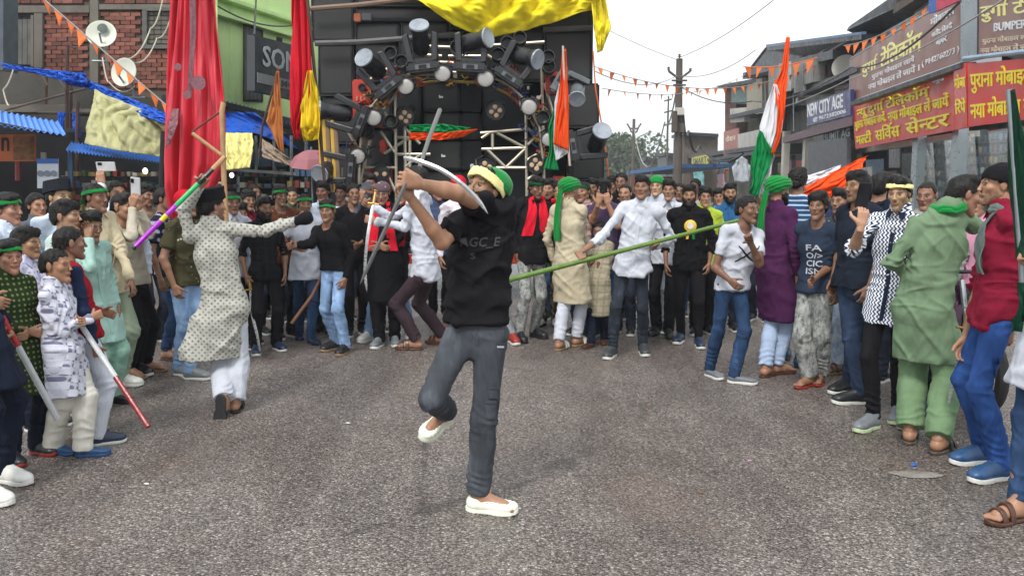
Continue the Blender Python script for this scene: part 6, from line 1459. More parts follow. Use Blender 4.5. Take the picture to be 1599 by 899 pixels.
t_ = cloth_sheet('printed_banner', [[(408, 214, 12.4), (452, 246, 12)], [(412, 246, 12), (486, 268, 12)]], fabric('cloth_banner', '#8f7f70', 'print', '#c9bfb2'), 30, 16, .08, (4, 1), .03, seed=16); tag(t_, 'crumpled printed banner slung under the blue tarpaulin', 'banner')
None and MB().tube([P(404, 246, 11.8), P(445, 262, 11.7), P(492, 268, 11.6)], .022, 6)
# satellite dishes
def dish(cx, cy, D, r, nrmv, lb, logo):
    e = empty('satellite_dish', P(cx, cy, D), lb, 'satellite dish', 'satellite dishes'); c = P(cx, cy, D); n = nrm(nrmv); m = surf('dish_white', '#c6c9b9', .5, .12, 5)
    prof = [(r * i / 8, .22 * r * (i / 8) ** 2) for i in range(9)] + [(r * 1.02, .22 * r), (r * 1.02, .2 * r)] + [(r * i / 8, .22 * r * (i / 8) ** 2 - .02) for i in range(8, -1, -1)]
    MB().lathe(prof, c, n, 32).build('reflector', m, e, smooth=True)
    MB().tube([c - A(0, 0, r * .9), c + n * r * .9 - A(0, 0, r * .25)], .014, 6).build('feed_arm', steel, e); MB().lathe([(.012, 0), (.018, .02), (.018, .05)], c + n * r * .9 - A(0, 0, r * .25), -n, 10).build('feed_horn', steel, e)
    b_ = c - n * .1; MB().tube([b_, b_ - A(0, -.1, r * 2.1)], .02, 6).build('mast', steel, e); MB().tube([b_ - A(.18, 0, r * 1.6), b_ - A(-.18, 0, r * 1.6)], .015, 6).build('bracket', steel, e)
    if logo: MB().lathe([(.07, 0), (.07, .006)], c + n * .03 + A(.02, 0, .08), n, 16).build('logo_disc', surf('logo_dark', '#3b4540'), e)
dish(159, 55, 12.6, .20, (.25, -1, .35), 'upper satellite dish with dark logo mounted before the brick wall', True)
dish(196, 114, 11.8, .19, (-.25, -1, .15), 'lower satellite dish above the yellow tarpaulin', False)
wl = surf('wire_white', '#b4ada0', .6)
wire([(273, 0, 13), (245, 60, 13), (203, 95, 12)], .010, 'pale cable looping from the roof to the lower dish', wl, sag=.15); wire([(255, -5, 13.4), (235, 45, 13.2), (200, 92, 12.2)], .010, 'second pale cable down to the dishes', wl, sag=.1)
wire([(160, 90, 12.4), (170, 128, 12), (210, 135, 11.8)], .009, 'short pale cable between the two dishes', wl, sag=.1)
wire([(22, 104, 11.6), (5, 140, 11.5), (14, 165, 11.4)], .010, 'loose pale cable hanging on the terrace wall', wl, sag=.05)
# posters and shop goods
og = surf('flex_orange', '#c4622a', .45, .2, 6); q = fq(-70, 210, 55, 252, 9.6, 9.9)
s10 = sign('hoarding', q, og, 'orange shop hoarding with dark lettering under the left blue awning', 'hoarding'); letter('n', s10, surf('letter_black', '#1b1518'), q, (.57, .10, .67, .62), .06)
MB().slab([uvp(q, .72, .05, .01), uvp(q, .72, .95, .01), uvp(q, .99, .95, .01), uvp(q, .99, .05, .01)], .01).build('grain_picture', surf('picture_brown', '#8a5a34', .6, .9, 12), s10)
q = fq(58, 248, 91, 294, 9.7); s11 = sign('poster', q, surf('poster_white', '#c9d2da', .5, .1), 'white and blue poster hanging inside the left shop', 'poster', th=.01)
MB().slab([uvp(q, 0, 0, .012), uvp(q, 0, .16, .012), uvp(q, 1, .16, .012), uvp(q, 1, 0, .012)], .01).build('blue_header', surf('header_blue', '#2a62b0', .5), s11)
for x in (.18, .5, .82): MB().lathe([(.035, 0), (.035, .004)], uvp(q, x, .5, .013), (0, -1, 0), 10).build('badge_mark', surf('mark_grey', '#77828e'), s11)
gc_ = [surf('goods_%d' % i, c, .5) for i, c in enumerate(('#7c2f2a', '#8c8a80', '#3b5a78', '#a08a4a', '#4e6a4c', '#b9b4a8', '#59473e'))]
rg = random.Random(9)
shp = empty('shop_shelving', P(200, 300, 10) * A(1, 1, 0), 'shelves of small goods in the dim shop behind the left crowd', 'shelving')
for r_ in range(4):
    y = 262 + r_ * 18; MB().slab(fq(100, y + 13, 480, y + 14.5, 10.9, 12.8), .25).build('shelf', wood, shp)
    x = 102
    while x < 478:
        D_ = 10.8 + (x - 100) / 380 * 1.9; w_ = rg.uniform(5, 12); h_ = rg.uniform(5, 12); MB().slab([P(x, y + 13 - h_, D_), P(x, y + 13, D_), P(x + w_, y + 13, D_), P(x + w_, y + 13 - h_, D_)], .12).build('goods_box', rg.choice(gc_), shp); x += w_ + rg.uniform(1, 6)
for i, (x, y) in enumerate(((28, 262), (68, 262), (110, 268))):
    MB().tube([P(x, 238, 9.9), P(x, y + 20, 9.9)], .03, 6).build('packet_strip', gc_[i], shp)
gs = empty('glass_counter', P(410, 300, 11.5) * A(1, 1, 0), 'glass fronted stall counter with tube light under the blue tarpaulin', 'stall')
for x in (352, 372, 400, 428, 455, 478): d = 12.0 + (x - 352) * .01; MB().tube([P(x, 212, d), P(x, 300, d)], .025, 6).build('post', steel, gs)
MB().slab([P(352, 262, 11.8), P(352, 266, 11.8), P(488, 276, 12.8), P(488, 271, 12.8)], .2).build('counter_top', surf('counter_white', '#9aa0a0'), gs)
for x in (354, 378, 404, 430): MB().slab(fq(x, 232, x + 20, 260, 12.3, 12.5), .02).build('pane', surf('glass_bluegrey', '#4e5f6c', .12, .2, 4), gs)
em = NT('lamp_lit'); em.b.inputs['Emission Color'].default_value = (1, .97, .85, 1); em.b.inputs['Emission Strength'].default_value = 1.6; em.b.inputs['Base Color'].default_value = (.9, .9, .85, 1); em = em.m
for i, (x, y, D_) in enumerate(((227, 272, 9.9), (362, 278, 11.3))): 
    mb = MB(); mb.lathe([(.005, 0), (.02, .01), (.03, .035), (.02, .06), (.01, .07)], P(x, y, D_), (0, 0, 1), 10); o = mb.build('lamp_bulb', em, smooth=True); tag(o, ('lit bulb in the shop right of the beige sweater man', 'lit bulb by the flag pole in the stall')[i], 'bulb', 'lit bulbs')
# green house and SONY board
gh = empty('green_house', P(420, 300, 15) * A(1, 1, 0), 'lime green painted house behind the red flags with grey wooden shutters', 'house')
lime = surf('lime_plaster', '#c9e69c', .8, .12, 1.5, .25, 20, dirt=('#7c9460', .5)); WG = 6.6
def lD(px, w=WG): return w / (.1564 - (px - 799.5) / FPX * .9877)
def lq(x0, x1, a0, b0, a1, b1, w=WG): return [P(x0, a0, lD(x0, w)), P(x0, b0, lD(x0, w)), P(x1, b1, lD(x1, w)), P(x1, a1, lD(x1, w))]
wallq('wall', lq(316, 500, -120, 150, -60, 200), .3, lime, gh)
wallq('side_wall', [P(300, -80, 14.4), P(300, 160, 14.4), P(317, 152, lD(316)), P(317, -80, lD(316))], .2, lime, gh)
for i, (a, b) in enumerate(((-14, 40), (14, 62))): wallq('cornice', lq(330, 490, a, a + 6, b, b + 5, WG - .15), .14, lime, gh)
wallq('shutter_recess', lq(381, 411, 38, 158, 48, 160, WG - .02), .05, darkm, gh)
for x in range(384, 408, 6): wallq('shutter_board', lq(x, x + 5, 42 + (x - 384) * .35, 155, 43.5 + (x - 384) * .35, 156, WG - .06), .03, oldw, gh)
wallq('window_pane', lq(433, 441, 58, 100, 60, 100, WG - .03), .03, darkm, gh)
for x in (331, 360): wallq('plaster_panel_rib', lq(x, x + 2, 14, 150, 15, 150, WG - .02), .02, lime, gh)
wallq('roof_edge', lq(316, 500, 150, 158, 196, 204, WG - .5), .6, tin, gh)
q = lq(398, 486, 55, 142, 78, 162, WG - .9); s12 = sign('signboard', q, surf('flex_charcoal', '#35383c', .45, .1), 'dark SONY signboard fixed sideways on the green house', th=.12)
letter('SONY', s12, wht_l, q, (.12, .14, .92, .52), .045)
MB().slab([uvp(q, .03, .66, .012), uvp(q, .03, .84, .012), uvp(q, .97, .84, .012), uvp(q, .97, .66, .012)], .01).build('white_stripe', surf('stripe_white', '#a9adb0', .5), s12)
letter('MOBILE', s12, surf('letter_dark', ''), q, (.42, .69, .92, .81), .02, .016)
wire([(400, 0, 14), (397, 55, 12.2)], .015, 'stay wire holding the dark signboard on the green house', wm, sag=0); wire([(340, 10, 12), (455, 40, 14), (500, 30, 15)], .012, 'thin wire along the green house', wm, sag=.1)
wallq('rear_wall', [P(330, 120, 17.5), P(330, 420, 17.5), P(560, 420, 17.5), P(560, 120, 17.5)], .2, darkm, gh)
# ------------------------------------------------------------------ truck with speaker stack, lamps and truss
spk = surf('speaker_black', '#131417', .6, .3, 6, .25, 200, spec=.25); spk2 = surf('speaker_black_b', '#18191d', .55, .3, 6, .2, 200, spec=.25); grille = NT('speaker_grille')
_v = grille.voro(grille.obj(), 260, rnd=0); grille.fin(grille.ramp(_v, [(.3, .004), (.5, .022)]), .6, grille.bump(_v, .6, .003)); grille = grille.m
alu = surf('truss_pipe', '#c2baa8', .42, .2, 12, .1, 60, .7); redm = surf('red_box', '#b5311f', .45, .15, 6); tdark = surf('truck_dark', '#1d2026', .55, .3, 3)
TD = 11.6
tr = empty('sound_truck', P(705, 300, 13) * A(1, 1, 0), 'flatbed truck carrying the tall black loudspeaker wall behind the crowd', 'truck')
def bpx(name, x0, y0, x1, y1, D, dp, m_, par): mb = MB(); box_px(mb, x0, y0, x1, y1, D, dp); return mb.build(name, m_, par)
bpx('flatbed', 512, 378, 905, 396, TD + .2, 3.4, tdark, tr); bpx('bumper', 520, 398, 898, 412, TD + .1, .15, redm, tr)
bpx('scaffold_core', 512, -30, 925, 378, TD + 1.2, 2.2, surf('core_black', '#101114', .8), tr)
for x in (560, 850):
    for y_ in (TD + .7, TD + 2.6):
        c = P(x, 440, y_); c[2] = .48; o = MB().lathe([(.2, -.16), (.46, -.15), (.48, -.08), (.48, .08), (.46, .15), (.2, .16)], c, (1, 0, 0), 24).build('wheel', surf('rubber', '#161616', .8), tr)
for x in (540, 878): bpx('tail_lamp', x - 12, 380, x + 12, 392, TD + .15, .06, redm, tr)
# speaker cabinets
cabs = [(486, -46, 553, 66, 1), (497, 70, 553, 150, 1), (505, 153, 556, 225, 0), (512, 228, 560, 300, 0), (556, -46, 700, 10, 1), (556, 14, 700, 33, 0), (555, 37, 624, 66, 1), (627, 37, 700, 60, 1), (557, 70, 620, 128, 0), (623, 64, 720, 124, 0), (703, -46, 800, 46, 1), (722, 50, 804, 122, 0),
        (803, -46, 846, 44, 1), (806, 48, 848, 128, 0), (850, 50, 924, 126, 1), (849, -46, 922, 46, 1), (884, 130, 936, 200, 1), (886, 203, 944, 282, 1), (888, 285, 946, 350, 0), (560, 132, 612, 200, 0), (562, 203, 612, 290, 0), (852, 130, 882, 210, 0)]
wds = ['top left corner of the stack, half cut by the frame', 'left column, second from the top', 'left column above the green white head lamp', 'left column, lowest in view', 'topmost slab beside the yellow tarpaulin', 'thin slab under the topmost slab', 'small one left of the tallest moving lamp',
       'small one behind the tallest moving lamp', 'behind the first moving lamp from left', 'behind the upper arch lamps', 'hidden beneath the yellow tarpaulin centre', 'behind the third moving lamp', 'beneath the tarpaulin right of centre', 'behind the fourth moving lamp', 'right column just under the tarpaulin edge', 'right column beneath the tarpaulin', 'right column beside the tricolour flag top', 'right column behind the lowest right lamp', 'right column at crowd head height', 'dark one inside the arch at upper left', 'dark one inside the arch at lower left', 'narrow one behind the right red box']
trim = surf('cabinet_trim', '#3a3b40', .5, .1)
for (x0, y0, x1, y1, g_), w_ in zip(cabs, wds):
    e = empty('speaker_cabinet', P((x0 + x1) / 2, y1, TD + .5), 'black loudspeaker cabinet, ' + w_, 'loudspeaker', 'loudspeaker cabinets of the truck stack')
    bpx('cabinet', x0, y0, x1, y1, TD + .55, .6, spk if g_ else spk2, e); bpx('grille', x0 + 3, y0 + 3, x1 - 3, y1 - 3, TD + .53, .04, grille, e)
    for a, b in (((x0, y1), (x1, y1)), ((x0, y0), (x0, y1))): MB().tube([P(a[0] + .7, a[1] - .7, TD + .54), P(b[0] - .7 * (b[0] != a[0]), b[1] - .7, TD + .54)], .008, 4).build('edge_trim', trim, e)
e = empty('speaker_cabinet', P(612, 35, TD + .5), 'small orange and grey amplifier box on the upper left shelf', 'amplifier'); bpx('case', 552, 21, 563, 34, TD + .45, .1, surf('orange_box', '#b5643a', .5), e); bpx('case', 564, 21, 580, 32, TD + .46, .1, surf('grey_box', '#55585f', .5), e)
# centre line array
for i, (y0, y1) in enumerate(((129, 174), (177, 218), (221, 266), (269, 312))):
    sh_ = i * 1.2; e = empty('line_array_cabinet', P(700, y1, TD + .2), 'wide line array loudspeaker in the centre column, ' + ('topmost', 'second from top', 'third from top', 'lowest, behind the heads')[i], 'loudspeaker', 'centre line array')
    bpx('cabinet', 661 + sh_, y0, 718 + sh_, y1, TD + .22, .5, spk2, e); bpx('side_panel', 719 + sh_, y0, 750 + sh_, y1, TD + .24, .5, spk, e); bpx('grille', 664 + sh_, y0 + 3, 715 + sh_, y1 - 3, TD + .2, .03, grille, e)
    lg = MB(); cx, cy = 688 + sh_ * 1.5, (y0 + y1) / 2 - .5
    lg.slab(fq(cx - 2.6, cy - 2.4, cx - .9, cy + 2.2, TD + .185), .008); lg.slab(fq(cx - .7, cy - .6, cx + 1.4, cy + 2.2, TD + .185), .008); lg.slab(fq(cx + 1.6, cy - .6, cx + 3.6, cy + 2.2, TD + .185), .008); tag(lg.build('logo', wht_l, e), kind='stuff')
    for k in range(4): bpx('handle_slot', 727 + sh_, y0 + 5 + k * 9, 730 + sh_, y0 + 8 + k * 9, TD + .235, .03, darkm, e)
# dark wings inside the arch
for i, (x0, y0, x1, y1) in enumerate(((616, 130, 657, 215), (754, 130, 820, 203), (616, 240, 657, 320), (754, 236, 822, 320))):
    e = empty('speaker_cabinet', P(x0, y1, TD + .4), 'plain black subwoofer flanking the line array, ' + ('upper left', 'upper right', 'lower left', 'lower right')[i], 'loudspeaker'); bpx('cabinet', x0, y0, x1, y1, TD + .42, .5, spk2, e)
# rails and truss
ts = empty('lamp_truss', P(710, 320, TD), 'arched pipe truss in front of the loudspeakers holding all the lamps', 'truss')
def pipe(pts, r=.022, m_=None, D_=TD - .02, nm='pipe'):
    MB().tube([P(q[0], q[1], D_ if len(q) < 3 else q[2]) for q in pts], r, 7).build(nm, m_ or alu, ts)
for q in ([(617, 135), (619, 320)], [(632, 195), (634, 320)], [(821, 165), (823, 320)], [(846, 100), (850, 320)], [(620, 215), (660, 215)], [(618, 241), (672, 241)], [(750, 208), (822, 202)], [(752, 233), (822, 231)],
          [(769, 209), (769, 232)], [(776, 208), (818, 230)], [(752, 216), (764, 208)], [(594, 205), (616, 238)], [(617, 150), (598, 172)], [(600, 175), (617, 205)], [(632, 200), (656, 225)], [(634, 260), (658, 240)], [(652, 72), (722, 75)], [(755, 72), (850, 66)], [(560, 150), (590, 110)],
          [(822, 170), (846, 150)], [(824, 200), (848, 225)], [(824, 250), (848, 235)], [(824, 280), (850, 262)], [(792, 118), (824, 172)], [(760, 86), (800, 110)], [(650, 85), (690, 88)], [(560, 228), (562, 320)], [(582, 200), (560, 300)], [(570, 262), (618, 262)], [(536, 262), (536, 320)], [(700, 88), (760, 88)], [(640, 215), (640, 320)], [(600, 240), (640, 215)], [(600, 262), (618, 300)], [(640, 262), (617, 300)], [(850, 130), (870, 200)], [(850, 200), (824, 226)], [(538, 280), (562, 300)], [(590, 112), (655, 96)], [(660, 96), (735, 100)], [(540, 200), (562, 236)], [(752, 262), (822, 262)], [(760, 233), (790, 262)], [(790, 262), (820, 233)]): pipe(q)
arc = [(560, 262), (566, 215), (582, 178), (606, 150), (640, 132), (690, 126), (757, 130), (795, 148), (822, 172), (842, 212), (848, 262)]
pipe(arc, .02, surf('yellow_pipe', '#b59a4c', .5)); pipe([(x, y - 14, TD - .2) for x, y in arc], .016)
for k, (x, y) in enumerate(arc): pipe([(x, y), (x, y - 14, TD - .2)], .012)
pipe([(484, 14, TD + .35), (560, 8, TD + .35), (662, -4, TD + .35)], .035, surf('wood_rail', '#7c6656', .7), nm='rail'); pipe([(492, 68, TD + .35), (560, 66, TD + .35), (640, 60, TD + .35), (720, 54, TD + .35)], .04, surf('grey_rail', '#4e4d4e', .6), nm='rail'); pipe([(848, 47, TD + .4), (924, 44, TD + .4)], .04, surf('grey_rail', ''), nm='rail')
cb = [surf('cable_%d' % i, c, .5) for i, c in enumerate(('#b83a22', '#c4a03a', '#1c1c20', '#2c4d8c', '#c9602a'))]
rg = random.Random(21)
for i in range(110):   # loose cables tied along the truss
    k = rg.randrange(len(arc) - 1); t = rg.random(); x = arc[k][0] * (1 - t) + arc[k + 1][0] * t + rg.uniform(-14, 14); y = arc[k][1] * (1 - t) + arc[k + 1][1] * t + rg.uniform(-40, 6)
    pts = [(x, y)]
    for _ in range(4): pts.append((pts[-1][0] + rg.uniform(-12, 12), pts[-1][1] + rg.uniform(-8, 9)))
    pipe([(a, b, TD - .05 - rg.random() * .1) for a, b in pts], rg.uniform(.007, .014), rg.choice(cb), nm='cable')
for i in range(64):
    k = rg.randrange(len(arc) - 1); t = rg.random(); x = arc[k][0] * (1 - t) + arc[k + 1][0] * t + rg.uniform(-12, 12); y = arc[k][1] * (1 - t) + arc[k + 1][1] * t + rg.uniform(-34, 4)
    bpx('clamp', x, y, x + rg.uniform(3, 8), y + rg.uniform(2, 7), TD - .08 - rg.random() * .12, .08, rg.choice([cb[0], tdark, cb[4], tdark, alu]), ts)
for x0, y0, x1, y1 in ((572, 262, 612, 300), (862, 275, 884, 300), (592, 218, 604, 240), (700, 100, 722, 118), (780, 96, 796, 108)): bpx('panel', x0, y0, x1, y1, TD + .1, .1, redm if y0 > 120 else tdark, ts)
# red horn boxes
for i, (x0, y0, x1, y1) in enumerate(((550, 124, 579, 162), (551, 165, 580, 200), (852, 112, 876, 146))):
    e = empty('horn_box', P(x0, y1, TD - .1), 'red painted box with horn opening, ' + ('upper of the two at left', 'lower of the two at left', 'right of the arch by the tricolour')[i], 'horn box', 'red horn boxes')
    bpx('box', x0, y0, x1, y1, TD - .1, .3, redm, e); c = P((x0 + x1) / 2 + 1, y0 + 13, TD - .11); MB().lathe([(.05, 0), (.055, .012), (.035, .012), (.03, .002)], c, (0, -1, 0), 14).build('horn_mouth', darkm, e)
    for k in range(3): bpx('grille_bar', x0 + 6 + k * 6, y1 - 12, x0 + 9 + k * 6, y1 - 4, TD - .13, .03, surf('bar_pale', '#c47a68', .5), e)
# PAR lamps
lens = NT('par_lens'); o_ = lens.obj(); vo = lens.voro(o_, 70, rnd=.3); lens.fin(lens.ramp(vo, [(.1, (.48, .46, .43)), (.6, (.31, .30, .29))]), .25, lens.bump(vo, .5, .004)); lens.b.inputs['Specular IOR Level'].default_value = .6; lens = lens.m
lb_b = surf('lamp_black', '#1a1b1e', .42, .15, 8, .05)
def par(x, y, r, lb, cells=0, D_=TD - .52):
    c = P(x, y, D_); e = empty('par_lamp', c, lb, 'stage lamp', 'round stage lamps on the arch')
    MB().lathe([(r * .5, .30), (r * .75, .2), (r * 1.04, .05), (r * 1.06, 0), (r * 1.02, -.03), (r * .96, -.03), (r * .94, .0)], c, (0, 1, 0), 24).build('housing', lb_b, e, smooth=True)
    if not cells: MB().lathe([(r * .95, .0), (r * .7, -.012), (r * .3, -.018)], c, (0, 1, 0), 24).build('lens', lens, e, smooth=True)
    else:
        MB().lathe([(r * .95, .0), (r * .5, -.004)], c, (0, 1, 0), 24).build('face_plate', lb_b, e)
        for k in range(cells): a = math.pi / 2 + .15 + k * 2 * math.pi / cells if cells > 2 else k * math.pi; MB().lathe([(r * .30, -.01), (r * .24, -.03), (r * .1, -.034)], c + A(math.cos(a) * r * .48, 0, math.sin(a) * r * .48), (0, 1, 0), 14).build('lens', surf('lens_warm', '#c9a98c', .3), e, smooth=True)
    for sx in (-1, 1): MB().tube([c + A(sx * r * 1.05, .06, 0), c + A(sx * r * 1.1, .1, r * .9), c + A(sx * r * .3, .14, r * 1.35)], .012, 5).build('yoke', lb_b, e)
for x, y, r, lb in ((558, 243.5, .112, 'pale round stage lamp at the left foot of the arch'), (583.5, 183.5, .112, 'pale round stage lamp on the left shoulder of the arch'), (633.5, 134.5, .115, 'pale round stage lamp at upper left of the arch'), (691, 114.5, .115, 'pale round stage lamp left of the arch crown'),
                    (758, 122.5, .118, 'pale round stage lamp right of the arch crown'), (826, 166.5, .114, 'pale round stage lamp on the right shoulder of the arch'), (856, 217, .10, 'pale round stage lamp beside the hanging tricolour flag'), (548, 306, .10, 'pale round stage lamp low at left above the phone man'), (866, 292, .08, 'pale round stage lamp low behind the green turban')): par(x, y, r * .93, lb)
for x, y, lb, n_ in ((633, 183, 'four cell blinder lamp left of the line array', 4), (774, 174, 'four cell blinder lamp right of the line array', 4), (837, 257, 'four cell blinder lamp above the red scarf man', 4), (758, 262, 'four cell blinder lamp right above the dancer head', 4), (594, 272, 'two cell blinder lamp above the cap', 2)): par(x, y, .118, lb, n_, TD - .12)
def short_can(x, y, lb, r=.085, dn=(0, -1, .15)):
    c = P(x, y, TD - .3); e = empty('spot_can', c, lb, 'spot lamp', 'small dark spot cans'); MB().lathe([(r * .6, .22), (r, .1), (r, -.05), (r * .9, -.05), (r * .85, .06), (.01, .08)], c, -nrm(A(*dn)), 18).build('can', lb_b, e, smooth=True)
for x, y, lb in ((610, 84, 'between first and second moving lamp, upper'), (627, 97, 'between first and second moving lamp, lower'), (713, 75, 'left of the third moving lamp'), (792, 68, 'right of the third moving lamp, upper'), (778, 86, 'right of the third moving lamp, lower'), (857, 105, 'above the right red box'), (848, 184, 'inside the right leg of the truss'), (611, 190, 'inside the left leg of the truss'), (575, 206, 'under the left shoulder lamp'), (812, 60, 'tucked behind the fourth moving lamp'), (856, 90, 'small one at the top right of the truss')): short_can(x, y, 'small dark spot can ' + lb)
# moving head lamps
def moving(x, y, roll, hd, lb, D_=TD - .45, s=1.0, m_=None, dang=0):
    """x,y: head pivot; roll: degrees the fixture leans to the right; hd: direction the lens looks (world)"""
    m_ = m_ or surf('moving_head_black', '#1c1d21', .38, .12, 8, .05); c = P(x, y, D_); e = empty('moving_head_lamp', c, lb, 'stage lamp', 'moving head lamps on the truss')
    R_ = np.array(Matrix.Rotation(math.radians(roll), 3, 'Y')); q = lambda *a: c + R_ @ (A(*a) * s)
    mb = MB(); mb.box(q(0, .0, -.325), A(.42, .28, .12) * s, R_, bev=.03 * s); mb.build('base', m_, e)
    MB().box(q(0, -.142, -.325), A(.19, .012, .06) * s, R_).build('control_panel', surf('panel_grey', '#5d6166', .4), e); MB().box(q(0, -.150, -.325), A(.10, .008, .045) * s, R_).build('display', darkm, e)
    for sx in (-1, 1):
        v = [q(sx * .11, -.11, -.27), q(sx * .19, -.11, -.25), q(sx * .225, -.09, .08), q(sx * .15, -.09, .11), q(sx * .11, .12, -.27), q(sx * .19, .12, -.25), q(sx * .225, .10, .08), q(sx * .15, .10, .11)]
        MB().add(v, [(0, 1, 2, 3), (7, 6, 5, 4), (0, 4, 5, 1), (1, 5, 6, 2), (2, 6, 7, 3), (3, 7, 4, 0)]).build('yoke_arm', m_, e, bevel=.012)
    MB().box(q(0, .01, -.245), A(.34, .22, .06) * s, R_, bev=.015).build('yoke_bridge', m_, e)
    h = nrm(A(*hd)); b0 = c - h * .17 * s
    MB().lathe([(.04, 0), (.085, .01), (.108, .05), (.112, .20), (.098, .27), (.104, .33), (.118, .36), (.120, .42), (.104, .42), (.096, .30)] if s == 1 else [(r * s, t * s) for r, t in [(.04, 0), (.085, .01), (.108, .05), (.112, .20), (.098, .27), (.104, .33), (.118, .36), (.120, .42), (.104, .42), (.096, .30)]], b0, h, 28).build('lamp_head', m_, e, smooth=True)
    MB().lathe([(.118 * s, .402 * s), (.128 * s, .412 * s), (.122 * s, .432 * s), (.100 * s, .426 * s)], b0, h, 28).build('lens_ring', surf('ring_grey', '#8b929a', .3), e, smooth=True)
    MB().lathe([(.095 * s, .33 * s), (.07 * s, .375 * s), (.03 * s, .385 * s)], b0, h, 24).build('lens', surf('glass_lens', '#2a3138', .3, .4, 12), e, smooth=True)
moving(584, 106, -38, (-.45, -1, .45), 'moving head lamp leaning left on the upper left of the arch'); moving(657, 66, -6, (0, -.75, .75), 'upright moving head lamp, tallest, left of the tarpaulin tip'); moving(737, 66, 3, (.85, -.55, .12), 'moving head lamp pointing right under the tarpaulin tip')
moving(816, 88, 33, (.75, -.6, -.25), 'moving head lamp pointing right on the upper right of the arch'); moving(529, 176, -68, (-1, -.3, .1), 'moving head lamp lying on its side at far left of the stack'); moving(902, 142, 120, (-.1, -.8, -.55), 'grey moving head lamp looking down at the right edge of the stack', s=.85, m_=surf('moving_head_grey', '#5e6468', .45))
moving(933, 222, 80, (.15, -.8, .5), 'moving head lamp with green glass at the lower right of the stack'); moving(513, 262, -85, (-.3, -.9, -.35), 'moving head lamp hanging low at the left of the stack', s=.95)
# bundled yellow poles left of stack
for i, (x, m_) in enumerate(((498, cb[1]), (505, cb[1]), (511, surf('wood_rail', '')), (518, cb[1]), (524, surf('wood_rail', '')))): tag(MB().tube([P(x, 170 + i * 6, TD - .5), P(x + 6, 300, TD - .5)], .028, 7).build('bamboo_pole', m_), ('yellow pole leaning at the left of the stack, outermost', 'second yellow pole from the left of the stack', 'brown pole third from the left of the stack', 'yellow pole fourth from the left of the stack', 'brown pole innermost of the leaning bundle')[i], 'pole', 'poles leaning on the truck')
# yellow tarpaulin over the stack
t_ = cloth_sheet('yellow_tarpaulin', [[(600, -90, TD + .6), (700, -95, TD + .5), (800, -95, TD + .5), (950, -90, TD + .5)], [(640, -12, TD + .1), (700, -10, TD - .1), (780, -10, TD - .1), (860, -12, TD), (936, -10, TD + .2)], [(646, -2, TD + .1), (708, 42, TD + .05), (768, 61, TD + .1), (842, 44, TD + .2), (924, 18, TD + .3)]], yb, 90, 60, .16, (4.0, 1.3), .03, seed=31, thick=.008)
tag(t_, 'bright yellow tarpaulin draped over the top of the speaker stack', 'tarpaulin')
t_ = cloth_sheet('yellow_tarpaulin', [[(916, -60, TD + .3), (950, -60, TD + .5)], [(922, 0, TD + .2), (944, 0, TD + .4)], [(926, 40, TD + .1), (953, 45, TD + .4)], [(932, 84, TD + .2), (940, 80, TD + .3)]], yb, 20, 40, .08, (2, 1.4), .03, seed=33, thick=.008)
tag(t_, 'loose yellow tarpaulin corner fluttering at the right of the stack', 'tarpaulin')
tag(MB().tube([P(926, 80, TD), P(930, 140, TD), P(944, 220, TD), P(958, 340, TD)], .01, 5).build('guy_rope', cb[4]), 'thin orange rope hanging down the right side of the stack', 'rope')
# ------------------------------------------------------------------ flags, sticks, swords, phones, badges
SAF, WHF, GRF = fabric('flag_saffron', '#e04e1c', rough=.7), fabric('flag_white', '#d5d5da', rough=.7), fabric('flag_green', '#128046', rough=.7)
silver = surf('blade_steel', '#a9aaaa', .3, .1, 20, .03, 60, .6); bamb = NT('green_bamboo'); _o = bamb.attr('gc')
bamb = surf('green_bamboo', '#5c7a2e', .45, .22, 8, .15); woodp = surf('pale_wood', '#b08a62', .6, .25, 9, .2)
def pole(pts, r, name, m_, lb, cat, group=None): return tag(MB().tube([P(*q) if len(q) == 3 and not isinstance(q, np.ndarray) else q for q in pts], r, 10).build(name, m_, smooth=True), lb, cat, group)
# red flag held by the crowd on the left
rf = empty('red_flag', P(305, 350, 7.3), 'huge dark red flag with silver trimmings hanging at left of the dancer in kurta', 'flag')
redf = NT('flag_red_satin'); g_ = redf.attr('gc'); n_ = redf.noise(redf.mapping(g_, (4, 1, 2)), 2, 4)
redf.fin(redf.ramp(n_, [(.3, (.42, .012, .028)), (.7, (.60, .022, .045))]), .5, redf.bump(redf.noise(redf.mapping(g_, (30, 1, 6)), 1, 3), .35, .02)); redf = redf.m
fl = cloth_sheet('cloth', [[(284, -110, 7.6), (334, -110, 7.4)], [(276, -20, 7.5), (340, -20, 7.3)], [(268, 90, 7.5), (348, 90, 7.3)], [(260, 190, 7.4), (354, 190, 7.2)], [(258, 250, 7.4), (352, 262, 7.2)], [(262, 296, 7.4), (338, 296, 7.25)], [(270, 332, 7.4), (312, 316, 7.3)], [(278, 352, 7.4), (292, 346, 7.35)]], redf, 60, 90, .085, (4.6, .35), .012, rf, 41, .006)
sil = surf('silver_trim', '#7a5058', .5, .3, 40, .6, 90, .3)
for rows in ([[(296, -100, 7.1), (306, -100, 7.1)], [(297, 60, 7.1), (307, 60, 7.1)], [(293, 150, 7.1), (300, 150, 7.1)]], [[(271, 170, 7.2), (281, 170, 7.2)], [(262, 200, 7.15), (278, 196, 7.15)], [(259, 232, 7.15), (268, 222, 7.15)]]):
    cloth_sheet('trim_band', rows, sil, 8, 40, .01, (2, 1), .006, rf, 43, .004)
for x, y, r in ((310, 130, .06), (293, 148, .035), (278, 105, .03)): MB().lathe([(r, 0), (r, .006)], P(x, y, 7.06), (0, -1, 0), 14).build('round_patch', sil, rf)
